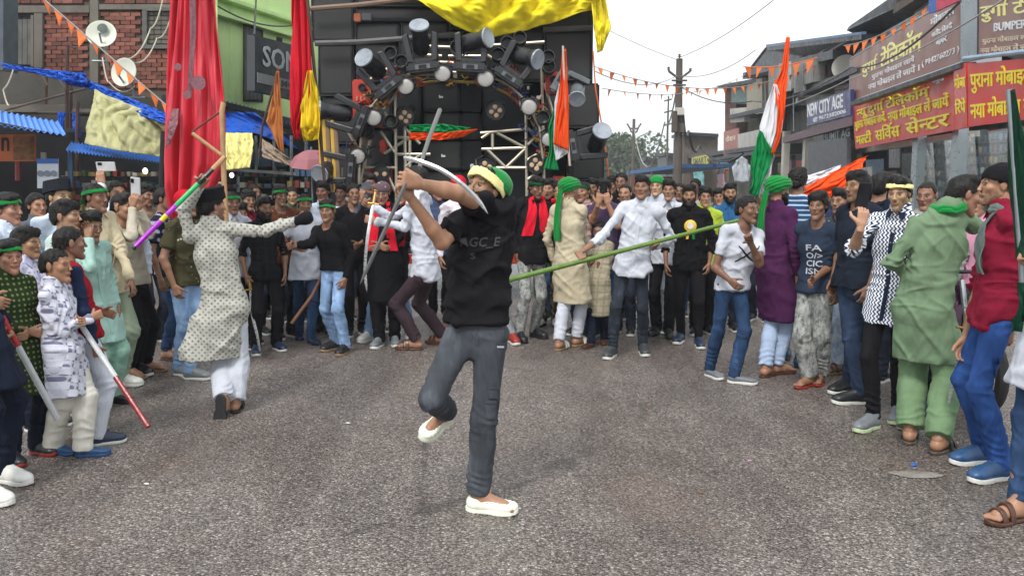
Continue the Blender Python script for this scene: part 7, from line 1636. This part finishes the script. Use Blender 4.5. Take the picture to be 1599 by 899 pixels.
pole([(349, 160, 7.15), (346, 175, 7.15), (349, 262, 7.15), (353, 345, 7.15), (353, 420, 7.2)], .022, 'flag_pole', woodp, 'upright wooden pole carrying the huge red flag', 'pole')
pole([(300, 208, 7.0), (345, 242, 7.05)], .016, 'flag_stick', woodp, 'thin cross stick pressed against the huge red flag', 'stick'); pole([(342, 176, 7.0), (300, 206, 7.0)], .008, 'cord', surf('cord_brown', '#5a2a20'), 'dark cord slung across the huge red flag', 'cord')
# second red flag with yellow tail, in front of the truck's left edge
r2 = empty('red_flag', P(475, 220, 9.6), 'tall narrow red flag with yellow end beside the truck', 'flag')
redg = fabric('flag_red', '#c01228', rough=.5)
cloth_sheet('cloth', [[(460, -110, 9.7), (478, -110, 9.6)], [(458, 0, 9.7), (482, 0, 9.6)], [(457, 110, 9.7), (489, 110, 9.5)], [(457, 160, 9.7), (488, 160, 9.5)], [(458, 196, 9.7), (474, 200, 9.6)], [(464, 218, 9.7), (470, 218, 9.6)]], redg, 36, 60, .10, (3, .4), .02, r2, 44, .005)
cloth_sheet('yellow_end', [[(481, 112, 9.45), (490, 112, 9.45)], [(472, 168, 9.4), (500, 160, 9.45)], [(470, 200, 9.3), (502, 196, 9.4)], [(476, 222, 9.4), (500, 218, 9.4)]], fabric('flag_yellow', '#d9b91e', rough=.5), 24, 40, .06, (3, .6), .02, r2, 45, .005)
pole([(478, -20, 9.5), (492, 120, 9.5), (508, 300, 9.5), (512, 380, 9.5)], .018, 'flag_pole', rust, 'dark slanting pole of the narrow red flag', 'pole')
o = cloth_sheet('orange_flag', [[(434, 112, 10.6), (438, 112, 10.6)], [(424, 165, 10.6), (441, 165, 10.6)], [(417, 190, 10.6), (443, 200, 10.6)], [(437, 232, 10.6), (444, 242, 10.6)]], fabric('flag_tan', '#b5703c', rough=.7), 16, 30, .05, (2, .5), .01, None, 46, .004); tag(o, 'faded orange triangular flag near the stall', 'flag')
pole([(436, 108, 10.7), (410, 195, 10.7), (404, 250, 10.7)], .014, 'flag_pole', rust, 'thin leaning pole of the faded orange flag', 'pole')
# tricolours
f1 = empty('tricolour_flag', P(868, 268, 9.6), 'Indian tricolour hanging limp on a thin pole before the truck', 'flag', 'Indian tricolour flags')
cloth_sheet('saffron_band', [[(878, 78, 9.6), (883, 78, 9.6)], [(874, 130, 9.6), (886, 130, 9.5)], [(868, 175, 9.6), (888, 175, 9.5)], [(864, 226, 9.6), (888, 236, 9.5)]], SAF, 20, 40, .05, (2.4, .5), .012, f1, 51, .004)
cloth_sheet('white_band', [[(873, 132, 9.65), (876, 130, 9.65)], [(866, 160, 9.65), (872, 178, 9.65)], [(864, 224, 9.62), (888, 238, 9.6)], [(868, 252, 9.6), (876, 246, 9.6)]], WHF, 14, 30, .04, (2, .5), .01, f1, 52, .004)
cloth_sheet('green_band', [[(866, 166, 9.7), (870, 170, 9.7)], [(856, 200, 9.7), (866, 210, 9.7)], [(858, 235, 9.7), (866, 236, 9.7)], [(848, 264, 9.7), (872, 266, 9.65)]], GRF, 14, 30, .04, (2, .5), .012, f1, 53, .004)
pole([(879, 72, 9.5), (882, 150, 9.5), (890, 262, 9.5), (896, 330, 9.5)], .012, 'flag_pole', surf('pole_red_white', '#b9a89c', .5), 'thin pole of the limp tricolour before the truck', 'pole')
f2 = empty('tricolour_flag', P(1190, 305, 7.6), 'large Indian tricolour hanging from a tall pole above the boy', 'flag', 'Indian tricolour flags')
cloth_sheet('saffron_band', [[(1227, 60, 7.8), (1231, 60, 7.8)], [(1219, 110, 7.7), (1229, 110, 7.7)], [(1206, 136, 7.7), (1226, 140, 7.6)], [(1213, 170, 7.6), (1224, 170, 7.6)], [(1210, 215, 7.6), (1218, 215, 7.6)], [(1203, 240, 7.6), (1208, 240, 7.6)]], SAF, 20, 50, .04, (2, .5), .012, f2, 54, .004)
cloth_sheet('white_band', [[(1206, 132, 7.72), (1209, 134, 7.7)], [(1195, 160, 7.72), (1219, 165, 7.65)], [(1184, 198, 7.72), (1217, 205, 7.65)], [(1186, 216, 7.7), (1204, 240, 7.65)], [(1196, 262, 7.7), (1206, 250, 7.68)], [(1184, 306, 7.7), (1194, 306, 7.7)]], WHF, 20, 50, .05, (2.4, .5), .012, f2, 55, .004)
cloth_sheet('green_band', [[(1184, 204, 7.66), (1188, 208, 7.66)], [(1176, 232, 7.64), (1204, 236, 7.64)], [(1169, 262, 7.64), (1200, 262, 7.64)], [(1174, 284, 7.64), (1188, 286, 7.64)], [(1166, 300, 7.64), (1182, 308, 7.64)]], GRF, 20, 40, .05, (2.4, .6), .015, f2, 56, .004)
pole([(1230, 58, 7.8), (1213, 200, 7.75), (1190, 330, 7.7), (1180, 420, 7.7)], .013, 'flag_pole', woodp, 'tall thin pole of the large tricolour', 'pole')
f3 = empty('tricolour_flag', P(1240, 310, 8.3), 'bundled Indian tricolour lying slanted over the crowd at right', 'flag', 'Indian tricolour flags')
cloth_sheet('saffron_band', [[(1254, 292, 8.4), (1300, 268, 8.3), (1352, 243, 8.2)], [(1254, 302, 8.3), (1300, 286, 8.2), (1344, 262, 8.1)], [(1256, 312, 8.3), (1290, 308, 8.2), (1312, 296, 8.1)]], SAF, 40, 24, .07, (1, 3), .02, f3, 57, .004)
cloth_sheet('white_band', [[(1254, 276, 8.45), (1312, 258, 8.4)], [(1254, 294, 8.4), (1306, 267, 8.35)]], WHF, 30, 12, .04, (1, 2), .01, f3, 58, .004)
f4 = empty('tricolour_flag', P(695, 218, 6.3), 'small tricolour swirling at the end of a stick above the sword dancer', 'flag', 'Indian tricolour flags')
cloth_sheet('green_band', [[(640, 196, 6.3), (690, 194, 6.3), (735, 200, 6.4)], [(640, 206, 6.3), (690, 206, 6.3), (728, 212, 6.4)]], GRF, 40, 10, .03, (5, 1), .01, f4, 59, .004)
cloth_sheet('saffron_band', [[(638, 208, 6.3), (690, 208, 6.3), (746, 202, 6.4)], [(640, 219, 6.3), (690, 219, 6.3), (724, 214, 6.4)]], SAF, 40, 12, .03, (5, 1), .01, f4, 60, .004)
# green flag at the right edge
gf = empty('green_flag', P(1590, 520, 4.1), 'dark green flag rolled round its pole at the right edge', 'flag')
dgf = fabric('flag_dark_green', '#083524', rough=.4)
cloth_sheet('rolled_cloth', [[(1569, 142, 4.2), (1578, 142, 4.15)], [(1571, 220, 4.2), (1594, 220, 4.1)], [(1572, 300, 4.2), (1600, 300, 4.1)], [(1580, 370, 4.2), (1602, 370, 4.1)], [(1586, 402, 4.15), (1596, 402, 4.1)]], dgf, 30, 60, .05, (3, .3), .008, gf, 61, .004)
cloth_sheet('lower_cloth', [[(1588, 440, 4.1), (1606, 440, 4.1)], [(1582, 480, 4.1), (1620, 480, 4.1)], [(1576, 516, 4.1), (1630, 516, 4.1)]], dgf, 20, 30, .04, (3, .4), .008, gf, 62, .004)
pole([(1575, 140, 4.16), (1594, 400, 4.14), (1600, 520, 4.12)], .013, 'flag_pole', steel, 'slim pole of the dark green flag at right edge', 'pole')
# long green bamboo across the ring
bd = [(797, 461, 6.9), (911, 407, 7.75), (1023, 371, 7.95), (1150, 331, 8.3)]
i6 = INFO['r6']; b0, b1 = i6['grip']['l'], i6['grip']['r']; dd = nrm(b1 - b0); bp = [b0 - dd * ((b0[0] - P(797, 461, 7.2)[0]) / dd[0]), b0, b1, b1 + dd * ((P(1160, 331, 8.3)[0] - b1[0]) / dd[0])]
bp[3] = b1 + (bp[3] - b1) * 1.0; mbm = MB(); L_ = np.linalg.norm(bp[3] - bp[0]); nn = 16
pts, rs = [], []
for i in range(nn + 1):
    t = i / nn; q = bp[0] + (bp[3] - bp[0]) * t
    for dt, r in ((-.012, .021), (0, .025), (.012, .021)): pts.append(q + dd * dt); rs.append(r * (1.1 - .25 * t))
tag(mbm.tube(pts, rs, 10).build('bamboo', bamb, smooth=True), 'long green bamboo pole held slanted across the ring by the young man', 'bamboo')
# sticks
def banded(name, a, b, r, segs, lb, cat='stick'):
    a, b = [np.asarray(q, float) if isinstance(q, np.ndarray) else P(*q) for q in (a, b)]; e = empty(name, (a + b) / 2, lb, cat)
    for t0, t1, m_ in segs:
        p0, p1 = a + (b - a) * t0, a + (b - a) * t1; MB().tube([p0, p0 * .7 + p1 * .3, p0 * .3 + p1 * .7, p1], r, 9).build('shaft_band', m_, e, smooth=True)
pm_ = lambda n, c: surf('tape_' + n, c, .3, .08, 10)
gk = INFO['K']['grip']['l']; k0 = P(207, 389, 5.55); k1 = gk + (gk - k0) * .30
banded('twirling_stick', k0, k1, .017, [(0, .03, pm_('black', '#1a1a1c')), (.03, .30, pm_('purple', '#a022b4')), (.30, .36, pm_('yellow', '#d8c22a')), (.36, .46, pm_('purple', '')), (.46, .70, pm_('green', '#18a45a')), (.70, .86, pm_('black', '')), (.86, 1, woodp)], 'purple, green and black taped stick twirled over the kurta dancer head')
banded('taped_stick', INFO['l1']['grip']['r'] + A(-.02, 0, .12), P(90, 654, 4.75), .018, [(0, .28, pm_('red', '#9c1820')), (.28, .52, pm_('silver', '#b4b6b8')), (.52, .76, pm_('silver', '')), (.76, 1, pm_('silver', ''))], 'silver stick with red grip slanting down at the left edge')
banded('taped_stick', P(118, 494, 5.0), P(232, 666, 4.7), .016, [(0, .38, pm_('silver', '')), (.38, .56, pm_('silver', '')), (.56, 1, pm_('darkred', '#7c1a20'))], 'silver and dark red stick pointing at the road from the boy in jersey')
pole([(508, 420, 8.3), (487, 462, 8.2), (455, 505, 8.1)], .017, 'wooden_stick', surf('brown_wood', '#7a5238', .6, .3, 9), 'brown wooden stick leaning behind the boy in black sweater', 'stick')
banded('walking_cane', INFO['r39']['grip']['l'] + A(0, 0, .12), P(927, 522, 8.5), .015, [(0, .66, surf('brown_wood', '')), (.66, 1, surf('cane_white', '#c9c6bc'))], 'brown cane with white tip held by the child in long kurta', 'cane')
# swords
def sword(name, pts, w, lb, hilt=None, m_=None, th=.004, flat=(0, 1, 0)):
    e = empty(name, P(*pts[0]), lb, 'sword'); c = [P(*q) for q in pts]
    cc = []
    for i in range(len(c) - 1):
        p0, p1, p2, p3 = c[max(i - 1, 0)], c[i], c[i + 1], c[min(i + 2, len(c) - 1)]
        for j in range(8): t = j / 8; cc.append(.5 * ((2 * p1) + (p2 - p0) * t + (2 * p0 - 5 * p1 + 4 * p2 - p3) * t * t + (3 * p1 - p0 - 3 * p2 + p3) * t ** 3))
    cc.append(c[-1]); v = []; n = len(cc)
    for i, q in enumerate(cc):
        t = nrm(cc[min(i + 1, n - 1)] - cc[max(i - 1, 0)]); s = nrm(np.cross(t, A(*flat))); k = w * (1 - .15 * i / n) * min(1, (n - 1 - i) / (n * .16) + .05) * min(1, .45 + i / (n * .12))
        v += [q + s * k, q - A(*flat) * th, q - s * k, q + A(*flat) * th]
    f = []
    for i in range(n - 1):
        for j in range(4): f.append((i * 4 + j, i * 4 + (j + 1) % 4, i * 4 + 4 + (j + 1) % 4, i * 4 + 4 + j))
    f += [(3, 2, 1, 0), tuple((n - 1) * 4 + j for j in range(4))]
    MB().add(v, f).build('blade', m_ or silver, e, smooth=True)
    if hilt is not None:
        h0, d = c[0], nrm(c[0] - c[1]); brs = surf('brass', '#a8864a', .35, .1, 20, .1, 60, .8); s = nrm(np.cross(d, A(*flat)))
        MB().tube([h0 + s * .05, h0 - s * .05], .008, 6).build('guard', brs, e); MB().tube([h0, h0 + d * .11], .013, 8).build('grip', brs, e); MB().lathe([(.005, 0), (.024, .008), (.024, .014), (.005, .02)], h0 + d * .11, d, 12).build('pommel', brs, e)
gC = INFO['C']['grip']; DC = INFO['C']['D']
sword('sword', [(630, 246, DC - .55), (655, 252, DC - .58), (690, 266, DC - .6), (722, 288, DC - .62), (746, 312, DC - .62), (762, 334, DC - .62)], .010, 'curved steel sword sweeping over the forearms of the dancer in black')
sword('sword', [(634, 286, DC - .55), (610, 340, DC - .5), (584, 396, DC - .45), (562, 444, DC - .4)], .009, 'steel sword pointing down left from the clasped hands of the dancer in black', None, surf('blade_dark', '#7b7c7e', .35, .15, 20, .03, 60, .6))
pole([(655, 262, DC - .5), (668, 222, DC - .3), (687, 172, DC - .1)], [.009, .010, .011], 'metal_rod', surf('dull_rod', '#62625e', .45, .1, 10), 'grey metal rod standing up behind the clasped hands', 'rod')
sword('sword', [(583, 318, 7.8), (574, 370, 7.7), (570, 420, 7.7), (573, 456, 7.7)], .015, 'broad steel sword held down by the man in white shirt', True)
sword('sword', [(391, 452, 8.0), (394, 490, 7.95), (402, 525, 7.9), (406, 552, 7.9)], .014, 'white sheathed sword hanging from the hand of the bearded man in black', True)
sword('sword', [(1506, 512, 5.0), (1492, 580, 5.0), (1480, 640, 5.0), (1473, 690, 5.0)], .010, 'thin sword blade hanging down beside the green kurta man leg', True)
sword('sword', [(737, 256, 8.9), (738, 268, 8.9), (741, 285, 8.9)], .02, 'short sword tip showing behind the headband of the dancer in black')
# phones
def phone(key, q, m_, lb, wide=False, tilt=0, off=(0, 0, .03)):
    I = INFO[key]; c = I['grip'][q] + A(*off); e = empty('phone', c, lb, 'phone', 'phones held up by the crowd'); R_ = np.array(Matrix.Rotation(math.radians(tilt), 3, 'Y')) @ np.array(Matrix.Rotation(math.radians(15), 3, 'X'))
    d = A(.155, .010, .076) if wide else A(.076, .010, .155)
    MB().box(c, d, R_, bev=.004).build('case', m_, e); mb = MB(); mb.box(c + R_ @ (A(-d[0] * .28, -.007, d[2] * .30)), (.024, .005, .034) if not wide else (.034, .005, .024), R_, bev=.002); mb.build('camera_bump', surf('camera_black', '#111114', .2), e)
phw, phb, phg = surf('phone_white', '#c6c8cc', .25), surf('phone_black', '#1c1d22', .2), surf('phone_grey', '#6b7078', .25)
phone('l11', 'l', phw, 'white phone held sideways high at left', True, 0, (.03, .02, .06)); phone('l12', 'l', phw, 'white phone held by the man in beige sweater', False, 8, (.0, .0, .08)); phone('l27', 'l', phg, 'grey green phone held tilted by the man in grey shirt', True, -15, (.02, .02, .06))
phone('r3', 'l', phb, 'small dark phone held up behind the green turban', False, 0, (.0, .0, .06)); phone('r4', 'l', phb, 'black phone before the face of the man in plum t-shirt', False, 0, (.04, .0, .07)); phone('r53', 'l', phb, 'black phone held up by the man in zigzag shirt', False, 4, (.0, .0, .10))
# extra clothing pieces
def wrap(key, rows, mat, name, n=24, m=30, amp=.012, fr=(3, .4), seed=1, wr=.006):
    I = INFO[key]; return cloth_sheet(name, rows, mat, n, m, amp, fr, wr, I['o'], seed, .006)
def scarf(key, mat, wd=.075, down=.42, tails=2, name='scarf', spread=.07, front=.115):
    """a folded scarf round the neck with ends lying on the chest, fitted to the garment"""
    I = INFO[key]; k = I['k']; nk, up, B_, F_ = I['neck'], I['up'], I['B'], I['F']; mb = MB(); pts = []
    for i in range(15):
        a = math.pi * (-.35 + 1.7 * i / 14); pts.append(nk + up * (.0 - .012 * math.sin(a)) * k + B_ * math.cos(a) * .085 * k - F_ * math.sin(a) * .075 * k)
    pts = [q + up * .008 * math.sin(i * 1.9) for i, q in enumerate(pts)]; mb.tube(pts, [(.017 + .004 * math.sin(i * 1.3)) * k for i in range(15)], 8); mb.tube([q - up * .018 * k + (q - nk) * .10 for q in pts], [(.015 + .004 * math.cos(i * 1.7)) * k for i in range(15)], 8)
    for sx in ((-1, 1) if tails == 2 else (1,)):
        p0 = nk + B_ * sx * .045 * k + F_ * .07 * k; line = [nk + B_ * sx * .07 * k + F_ * .04 * k]
        for j in range(9):
            o = nk + B_ * sx * (.05 + spread * j / 9) * k - up * (.04 + down * j / 8) * k + F_ * .6; h = cast_on(I['top'], o, -F_); line.append((h if h is not None else nk + B_ * sx * .06 - up * (.04 + down * j / 8) * k + F_ * front) + F_ * .012)
        for _ in range(3): line = [line[0]] + [line[j] * .5 + (line[j - 1] + line[j + 1]) * .25 for j in range(1, len(line) - 1)] + [line[-1]]
        line = [q + F_ * .010 for q in line]; v = []; n = len(line)
        for j, q in enumerate(line):
            w = wd * k * (.4 + .6 * min(1, j / 4)) / 2
            for u in (-1, -.5, 0, .5, 1): v.append(q + B_ * u * w + F_ * (.010 * math.cos(u * 5 + j)))
        v += [q - F_ * .008 for q in v]; h_ = n * 5; f = []
        for j in range(n - 1):
            for u in range(4): a = j * 5 + u; f += [(a, a + 1, a + 6, a + 5), (h_ + a, h_ + a + 5, h_ + a + 6, h_ + a + 1)]
            f += [(j * 5, j * 5 + 5, h_ + j * 5 + 5, h_ + j * 5), (j * 5 + 4, h_ + j * 5 + 4, h_ + j * 5 + 9, j * 5 + 9)]
        f.append(((n - 1) * 5, (n - 1) * 5 + 1, (n - 1) * 5 + 2, (n - 1) * 5 + 3, (n - 1) * 5 + 4, h_ + (n - 1) * 5 + 4, h_ + (n - 1) * 5))
        mb.add(v, f[:-1])
    o = mb.build(name, mat, I['o'], smooth=True); return o
sred = fabric('scarf_red', '#cf1a30'); scarf('r1', sred, .12, .34); scarf('r1b', sred, .10, .3); scarf('l29', sred, .09, .45); scarf('l30', sred, .08, .4)
scarf('r55', GRN, .09, .1, 2)
gry = fabric('scarf_grey', '#74796f', 'check', '#5d6a66', sc=3); scarf('r56', gry, .10, .30, 1, spread=.02)
def decal(key, pts2, mat, name, u0, v0, du=1, dv=1, lift=.004, side='F'):
    """flat print fitted onto the garment: pts2 = (verts (n,2) metres, faces)"""
    I = INFO[key]; v, f = pts2; B_, F_, up = I['B'], I['F'], I['up']; out = []
    for a, b in v:
        o = I['neck'] + B_ * (u0 + a * du) - up * (v0 - b * dv) + F_ * .7; h = cast_on(I['top'], o, -F_); out.append((h if h is not None else o - F_ * .55) + F_ * lift)
    mb = MB(); n = len(out); mb.add(out, f); ob = mb.build(name, mat, I['o'], smooth=True); return ob
def txt2(s, w, h, bold=.03):
    v, f = glyphs(s, bold); lo, hi = v.min(0), v.max(0); return (v - (lo + hi) / 2) / (hi - lo) * [w, h], f
pr = fabric('print_grey', '#4a474d'); prw = fabric('print_white', '#b9bcc4'); prk = fabric('print_black', '#17171a')
v, f = txt2('AGC_E', .17, .05, .01); decal('C', (v, f), pr, 'chest_print', .012, .155); v, f = txt2('S', .02, .03); decal('C', (v, f), pr, 'chest_print', -.01, .215)
for i, s_ in enumerate(('FA', 'O/>', 'CIC', 'ISN')): v, f = txt2(s_, .13, .048, .03); decal('r49', (v, f), prw, 'chest_print', .01, .20 + i * .062)
for s1_, s2_ in ((1, 0), (-1, 0)):   # crossed swords print
    pts_ = []; 
    for i in range(11): t = i / 10 - .5; w = .010 * (1 - abs(t) * .9); pts_.append((s1_ * t * .16, t * .13 + .05 * (t * t) + w)); 
    for i in range(10, -1, -1): t = i / 10 - .5; w = .010 * (1 - abs(t) * .9); pts_.append((s1_ * t * .16, t * .13 + .05 * (t * t) - w))
    f = [(i, i + 1, 20 - i, 21 - i) for i in range(10)]; decal('r46', (pts_, f), prk, 'sword_print', .02, .24)
v, f = txt2('७', .04, .05, .05); decal('r46', (v, f), prk, 'script_print', .02, .14)
# rosette badge
I = INFO['r43']; c = cast_on(I['top'], I['neck'] + I['B'] * .02 - I['up'] * .17 + I['F'] * .7, -I['F']) + I['F'] * .006
rz = surf('rosette_yellow', '#d8b63c', .5, .15, 20); MB().lathe([(.058, 0), (.060, .006), (.040, .014)], c, I['F'], 18).build('badge', rz, I['o']); MB().lathe([(.032, .014), (.030, .019)], c, I['F'], 16).build('badge_centre', surf('rosette_white', '#d8d8d0', .5), I['o'])
for sx in (-.02, .02): MB().slab([c + A(sx - .012, -.012, -.045), c + A(sx * 1.6 - .012, -.012, -.13), c + A(sx * 1.6 + .012, -.012, -.13), c + A(sx + .012, -.012, -.045)], .004).build('ribbon', GRN if sx > 0 else rz, I['o'])
# headband with flag tail, cargo pockets and clog straps of the dancer in black
I = INFO['C']; Rh, Cc = I['Rh'], I['C']
place(band_tpl(), 'headband', I['o'], I['root'], Rh * np.array([1, 1, 1.55]), Cc + Rh @ A(0, -.003, -.036), 1.0, YEL); place(cap_tpl('round'), 'head_cloth', I['o'], I['root'], Rh, Cc + Rh @ A(0, .040, .0), .94, GRN)
tl = Cc + Rh @ A(.02, .10, .085)
def patch(q_, n, m, name, mat, par, seed, amp=.01):
    S = np.array(q_, float); U, W_ = np.meshgrid(np.linspace(0, 1, n + 1), np.linspace(0, 1, m + 1)); pt = (S[0] * ((1 - U) * (1 - W_))[..., None] + S[1] * (U * (1 - W_))[..., None] + S[3] * ((1 - U) * W_)[..., None] + S[2] * (U * W_)[..., None])
    pt = pt + A(0, -1, .3) * (np.sin(U * 9 + W_ * 5 + seed) * amp)[..., None]; v = pt.reshape(-1, 3); i, j = np.meshgrid(range(m), range(n), indexing='ij'); i, j = i.ravel(), j.ravel(); f = np.stack([i * (n + 1) + j, (i + 1) * (n + 1) + j, (i + 1) * (n + 1) + j + 1, i * (n + 1) + j + 1], 1)
    me = gmesh(name, v - np.array(par.location), f, gc=v); me.materials.append(mat); o = link(name, me, par); md = o.modifiers.new('t', 'SOLIDIFY'); md.thickness = .004; return o
Dk = I['D'] + .05
patch([P(765, 262, Dk - .05), P(802, 288, Dk + .05), P(790, 306, Dk + .03), P(776, 296, Dk - .03)], 14, 10, 'headband_tail', fabric('flag_green_bright', '#1c9a3a'), I['o'], 3)
patch([P(764, 262, Dk - .06), P(792, 276, Dk + .02), P(786, 292, Dk), P(772, 290, Dk - .04)], 10, 8, 'headband_tail', fabric('flag_green_bright', ''), I['o'], 1, .014)
def pocket(key, x0, y0, x1, y1, mat, name='cargo_pocket', lift=.009, n=6):
    I = INFO[key]; tr_ = [c for c in I['o'].children if c.name.startswith('trousers')][0]; off = I['o'].location; v, f = [], []
    org = A(0, 0, CAMH); ok_all = True
    for i in range(n + 1):
        for j in range(n + 1):
            d = nrm(ray(x0 + (x1 - x0) * j / n + (y1 - y0) * .12 * (i / n), y0 + (y1 - y0) * i / n)); ok, h, nn, _ = tr_.ray_cast(V(org) - off, V(d))
            q = np.array(h + off) if ok else (v[-1] if v else org + d * I['D']); v.append(q - d * lift)
    back = [q + nrm(q - org) * lift * 1.6 for q in v]; N = n + 1; f = [(i * N + j, i * N + N + j, i * N + N + j + 1, i * N + j + 1) for i in range(n) for j in range(n)]
    rim = [j for j in range(n)] + [i * N + n for i in range(n)] + [n * N + j for j in range(n, 0, -1)] + [i * N for i in range(n, 0, -1)]; b_ = len(v)
    f += [(rim[k], rim[(k + 1) % len(rim)], b_ + rim[(k + 1) % len(rim)], b_ + rim[k]) for k in range(len(rim))]
    MB().add(v + back, f).build(name, mat, I['o'], smooth=True)
seam = fabric('seam_dark', '#23262b')
pocket('C', 762, 606, 776, 622, JG); pocket('C', 757, 628, 774, 654, JG); pocket('C', 764, 604, 778, 607, JG, 'pocket_flap', .014, 3); pocket('C', 758, 625, 775, 630, JG, 'pocket_flap', .014, 3)
pocket('C', 739, 504, 743, 540, JG, 'fly_seam', .005, 4); pocket('C', 776, 505, 788, 509, seam, 'pocket_edge', .004, 3); pocket('C', 776, 540, 787, 543, prw, 'small_logo', .004, 2)
pocket('r56', 1552, 562, 1584, 610, fb('denim_royal', '#27457c', 'denim'), 'cargo_pocket', .012); pocket('r56', 1551, 556, 1585, 568, fb('denim_royal', '#27457c', 'denim'), 'pocket_flap', .018, 4)
# parked motorcycle half hidden behind the green kurta man
mc = empty('motorcycle', G(1525, 652), 'dark parked motorcycle half hidden behind the man in sage green kurta', 'motorcycle'); base = G(1530, 645)
rub = surf('rubber', ''); mbk = surf('motor_black', '#1b1b1e', .35); mpu = surf('motor_plum', '#4a2d44', .3, .1)
for dy in (0, 1.22):
    c = base + A(.06 * dy, dy, .29); v, f = [], []
    for i in range(28):
        a = 2 * math.pi * i / 28
        for j in range(8): b = 2 * math.pi * j / 8; r = .245 + .045 * math.cos(b); v.append(c + A(.045 * math.sin(b), r * math.cos(a), r * math.sin(a)))
    for i in range(28):
        for j in range(8): f.append((i * 8 + j, i * 8 + (j + 1) % 8, ((i + 1) % 28) * 8 + (j + 1) % 8, ((i + 1) % 28) * 8 + j))
    w_ = MB().add(v, f).build('wheel', rub, mc, smooth=True); MB().lathe([(.02, -.05), (.06, -.04), (.06, .04), (.02, .05)], c, (1, 0, 0), 14).build('hub', steel, w_)
    for k in range(5): a = k * 2 * math.pi / 5; MB().tube([c, c + A(0, .22 * math.cos(a), .22 * math.sin(a))], .012, 5).build('spoke', steel, w_)
for sx in (-.07, .07): MB().tube([base + A(sx, 0, .29), base + A(sx, .22, .92)], .02, 8).build('fork', steel, mc)
MB().tube([base + A(-.36, .30, 1.02), base + A(-.15, .24, .98), base + A(.15, .24, .98), base + A(.36, .30, 1.02)], .014, 8).build('handlebar', mbk, mc)
MB().lathe([(.03, .0), (.085, .03), (.09, .09), (.02, .1)], base + A(0, .02, .84), (0, 1, 0), 16).build('headlamp', surf('chrome', '#9a9da0', .15, .05, 8, .05, 60, .8), mc, smooth=True)
MB().box(base + A(0, .45, .78), (.26, .50, .20), bev=.06).build('tank', mpu, mc, smooth=True); MB().box(base + A(0, 1.0, .78), (.24, .65, .10), bev=.04).build('seat', mbk, mc, smooth=True)
MB().box(base + A(0, .62, .42), (.24, .34, .30), bev=.04).build('engine', surf('engine_grey', '#4c4d50', .4, .2, 20, .2, 40, .6), mc); MB().box(base + A(-.02, -.02, .56), (.16, .30, .03), np.array(Matrix.Rotation(.3, 3, 'X')), bev=.01).build('mudguard', mpu, mc)
MB().box(base + A(-.20, .1, .62), (.14, .10, .34), bev=.03).build('side_panel', mpu, mc); MB().tube([base + A(-.30, .55, .22), base + A(.30, .55, .22)], .014, 6).build('foot_peg', steel, mc)

rl = random.Random(4)
for i, (x, y, c_, lb) in enumerate(((620, 720, '#8a8378', 'pale grit scrap left of the standing leg of the dancer in black'), (1010, 640, '#7d5a3c', 'brown leaf right of centre on the road'), (470, 820, '#4a3d2e', 'dark leaf low at left centre of the road'), (1290, 835, '#8d8a80', 'grey scrap near the lower right of the road'), (700, 600, '#b0522c', 'orange petal behind the raised foot'), (1095, 770, '#6b4c33', 'curled brown leaf right of the white clog'))):
    litter('leaf' if 'leaf' in lb or 'petal' in lb else 'paper_scrap', x, y, .018, .012, surf('scrap_%d' % i, c_, .7), lb, .01)
# black glove on the outstretched hand of the kurta dancer
I = INFO['K']; w0 = I['wr']['r']; f0 = I['hf']['r'][:, 2]
MB().tube([w0 - f0 * .035, w0 + f0 * .01, w0 + f0 * .05, w0 + f0 * .085, w0 + f0 * .108], [.034, .033, .047, .048, .034], 12).build('glove', BLK, I['o'], smooth=True)
# ------------------------------------------------------------------ damp air
hz = NT('damp_air'); hz.t.nodes.remove(hz.b); vp = hz.t.nodes.new('ShaderNodeVolumePrincipled'); vp.inputs['Color'].default_value = (.90, .95, .97, 1); vp.inputs['Density'].default_value = .0014; vp.inputs['Anisotropy'].default_value = .2
hz.t.links.new(vp.outputs[0], hz.t.nodes['Material Output'].inputs['Volume'])
tag(MB().box((0, 440, 13), (810, 930, 28)).build('haze', hz.m), kind='stuff')
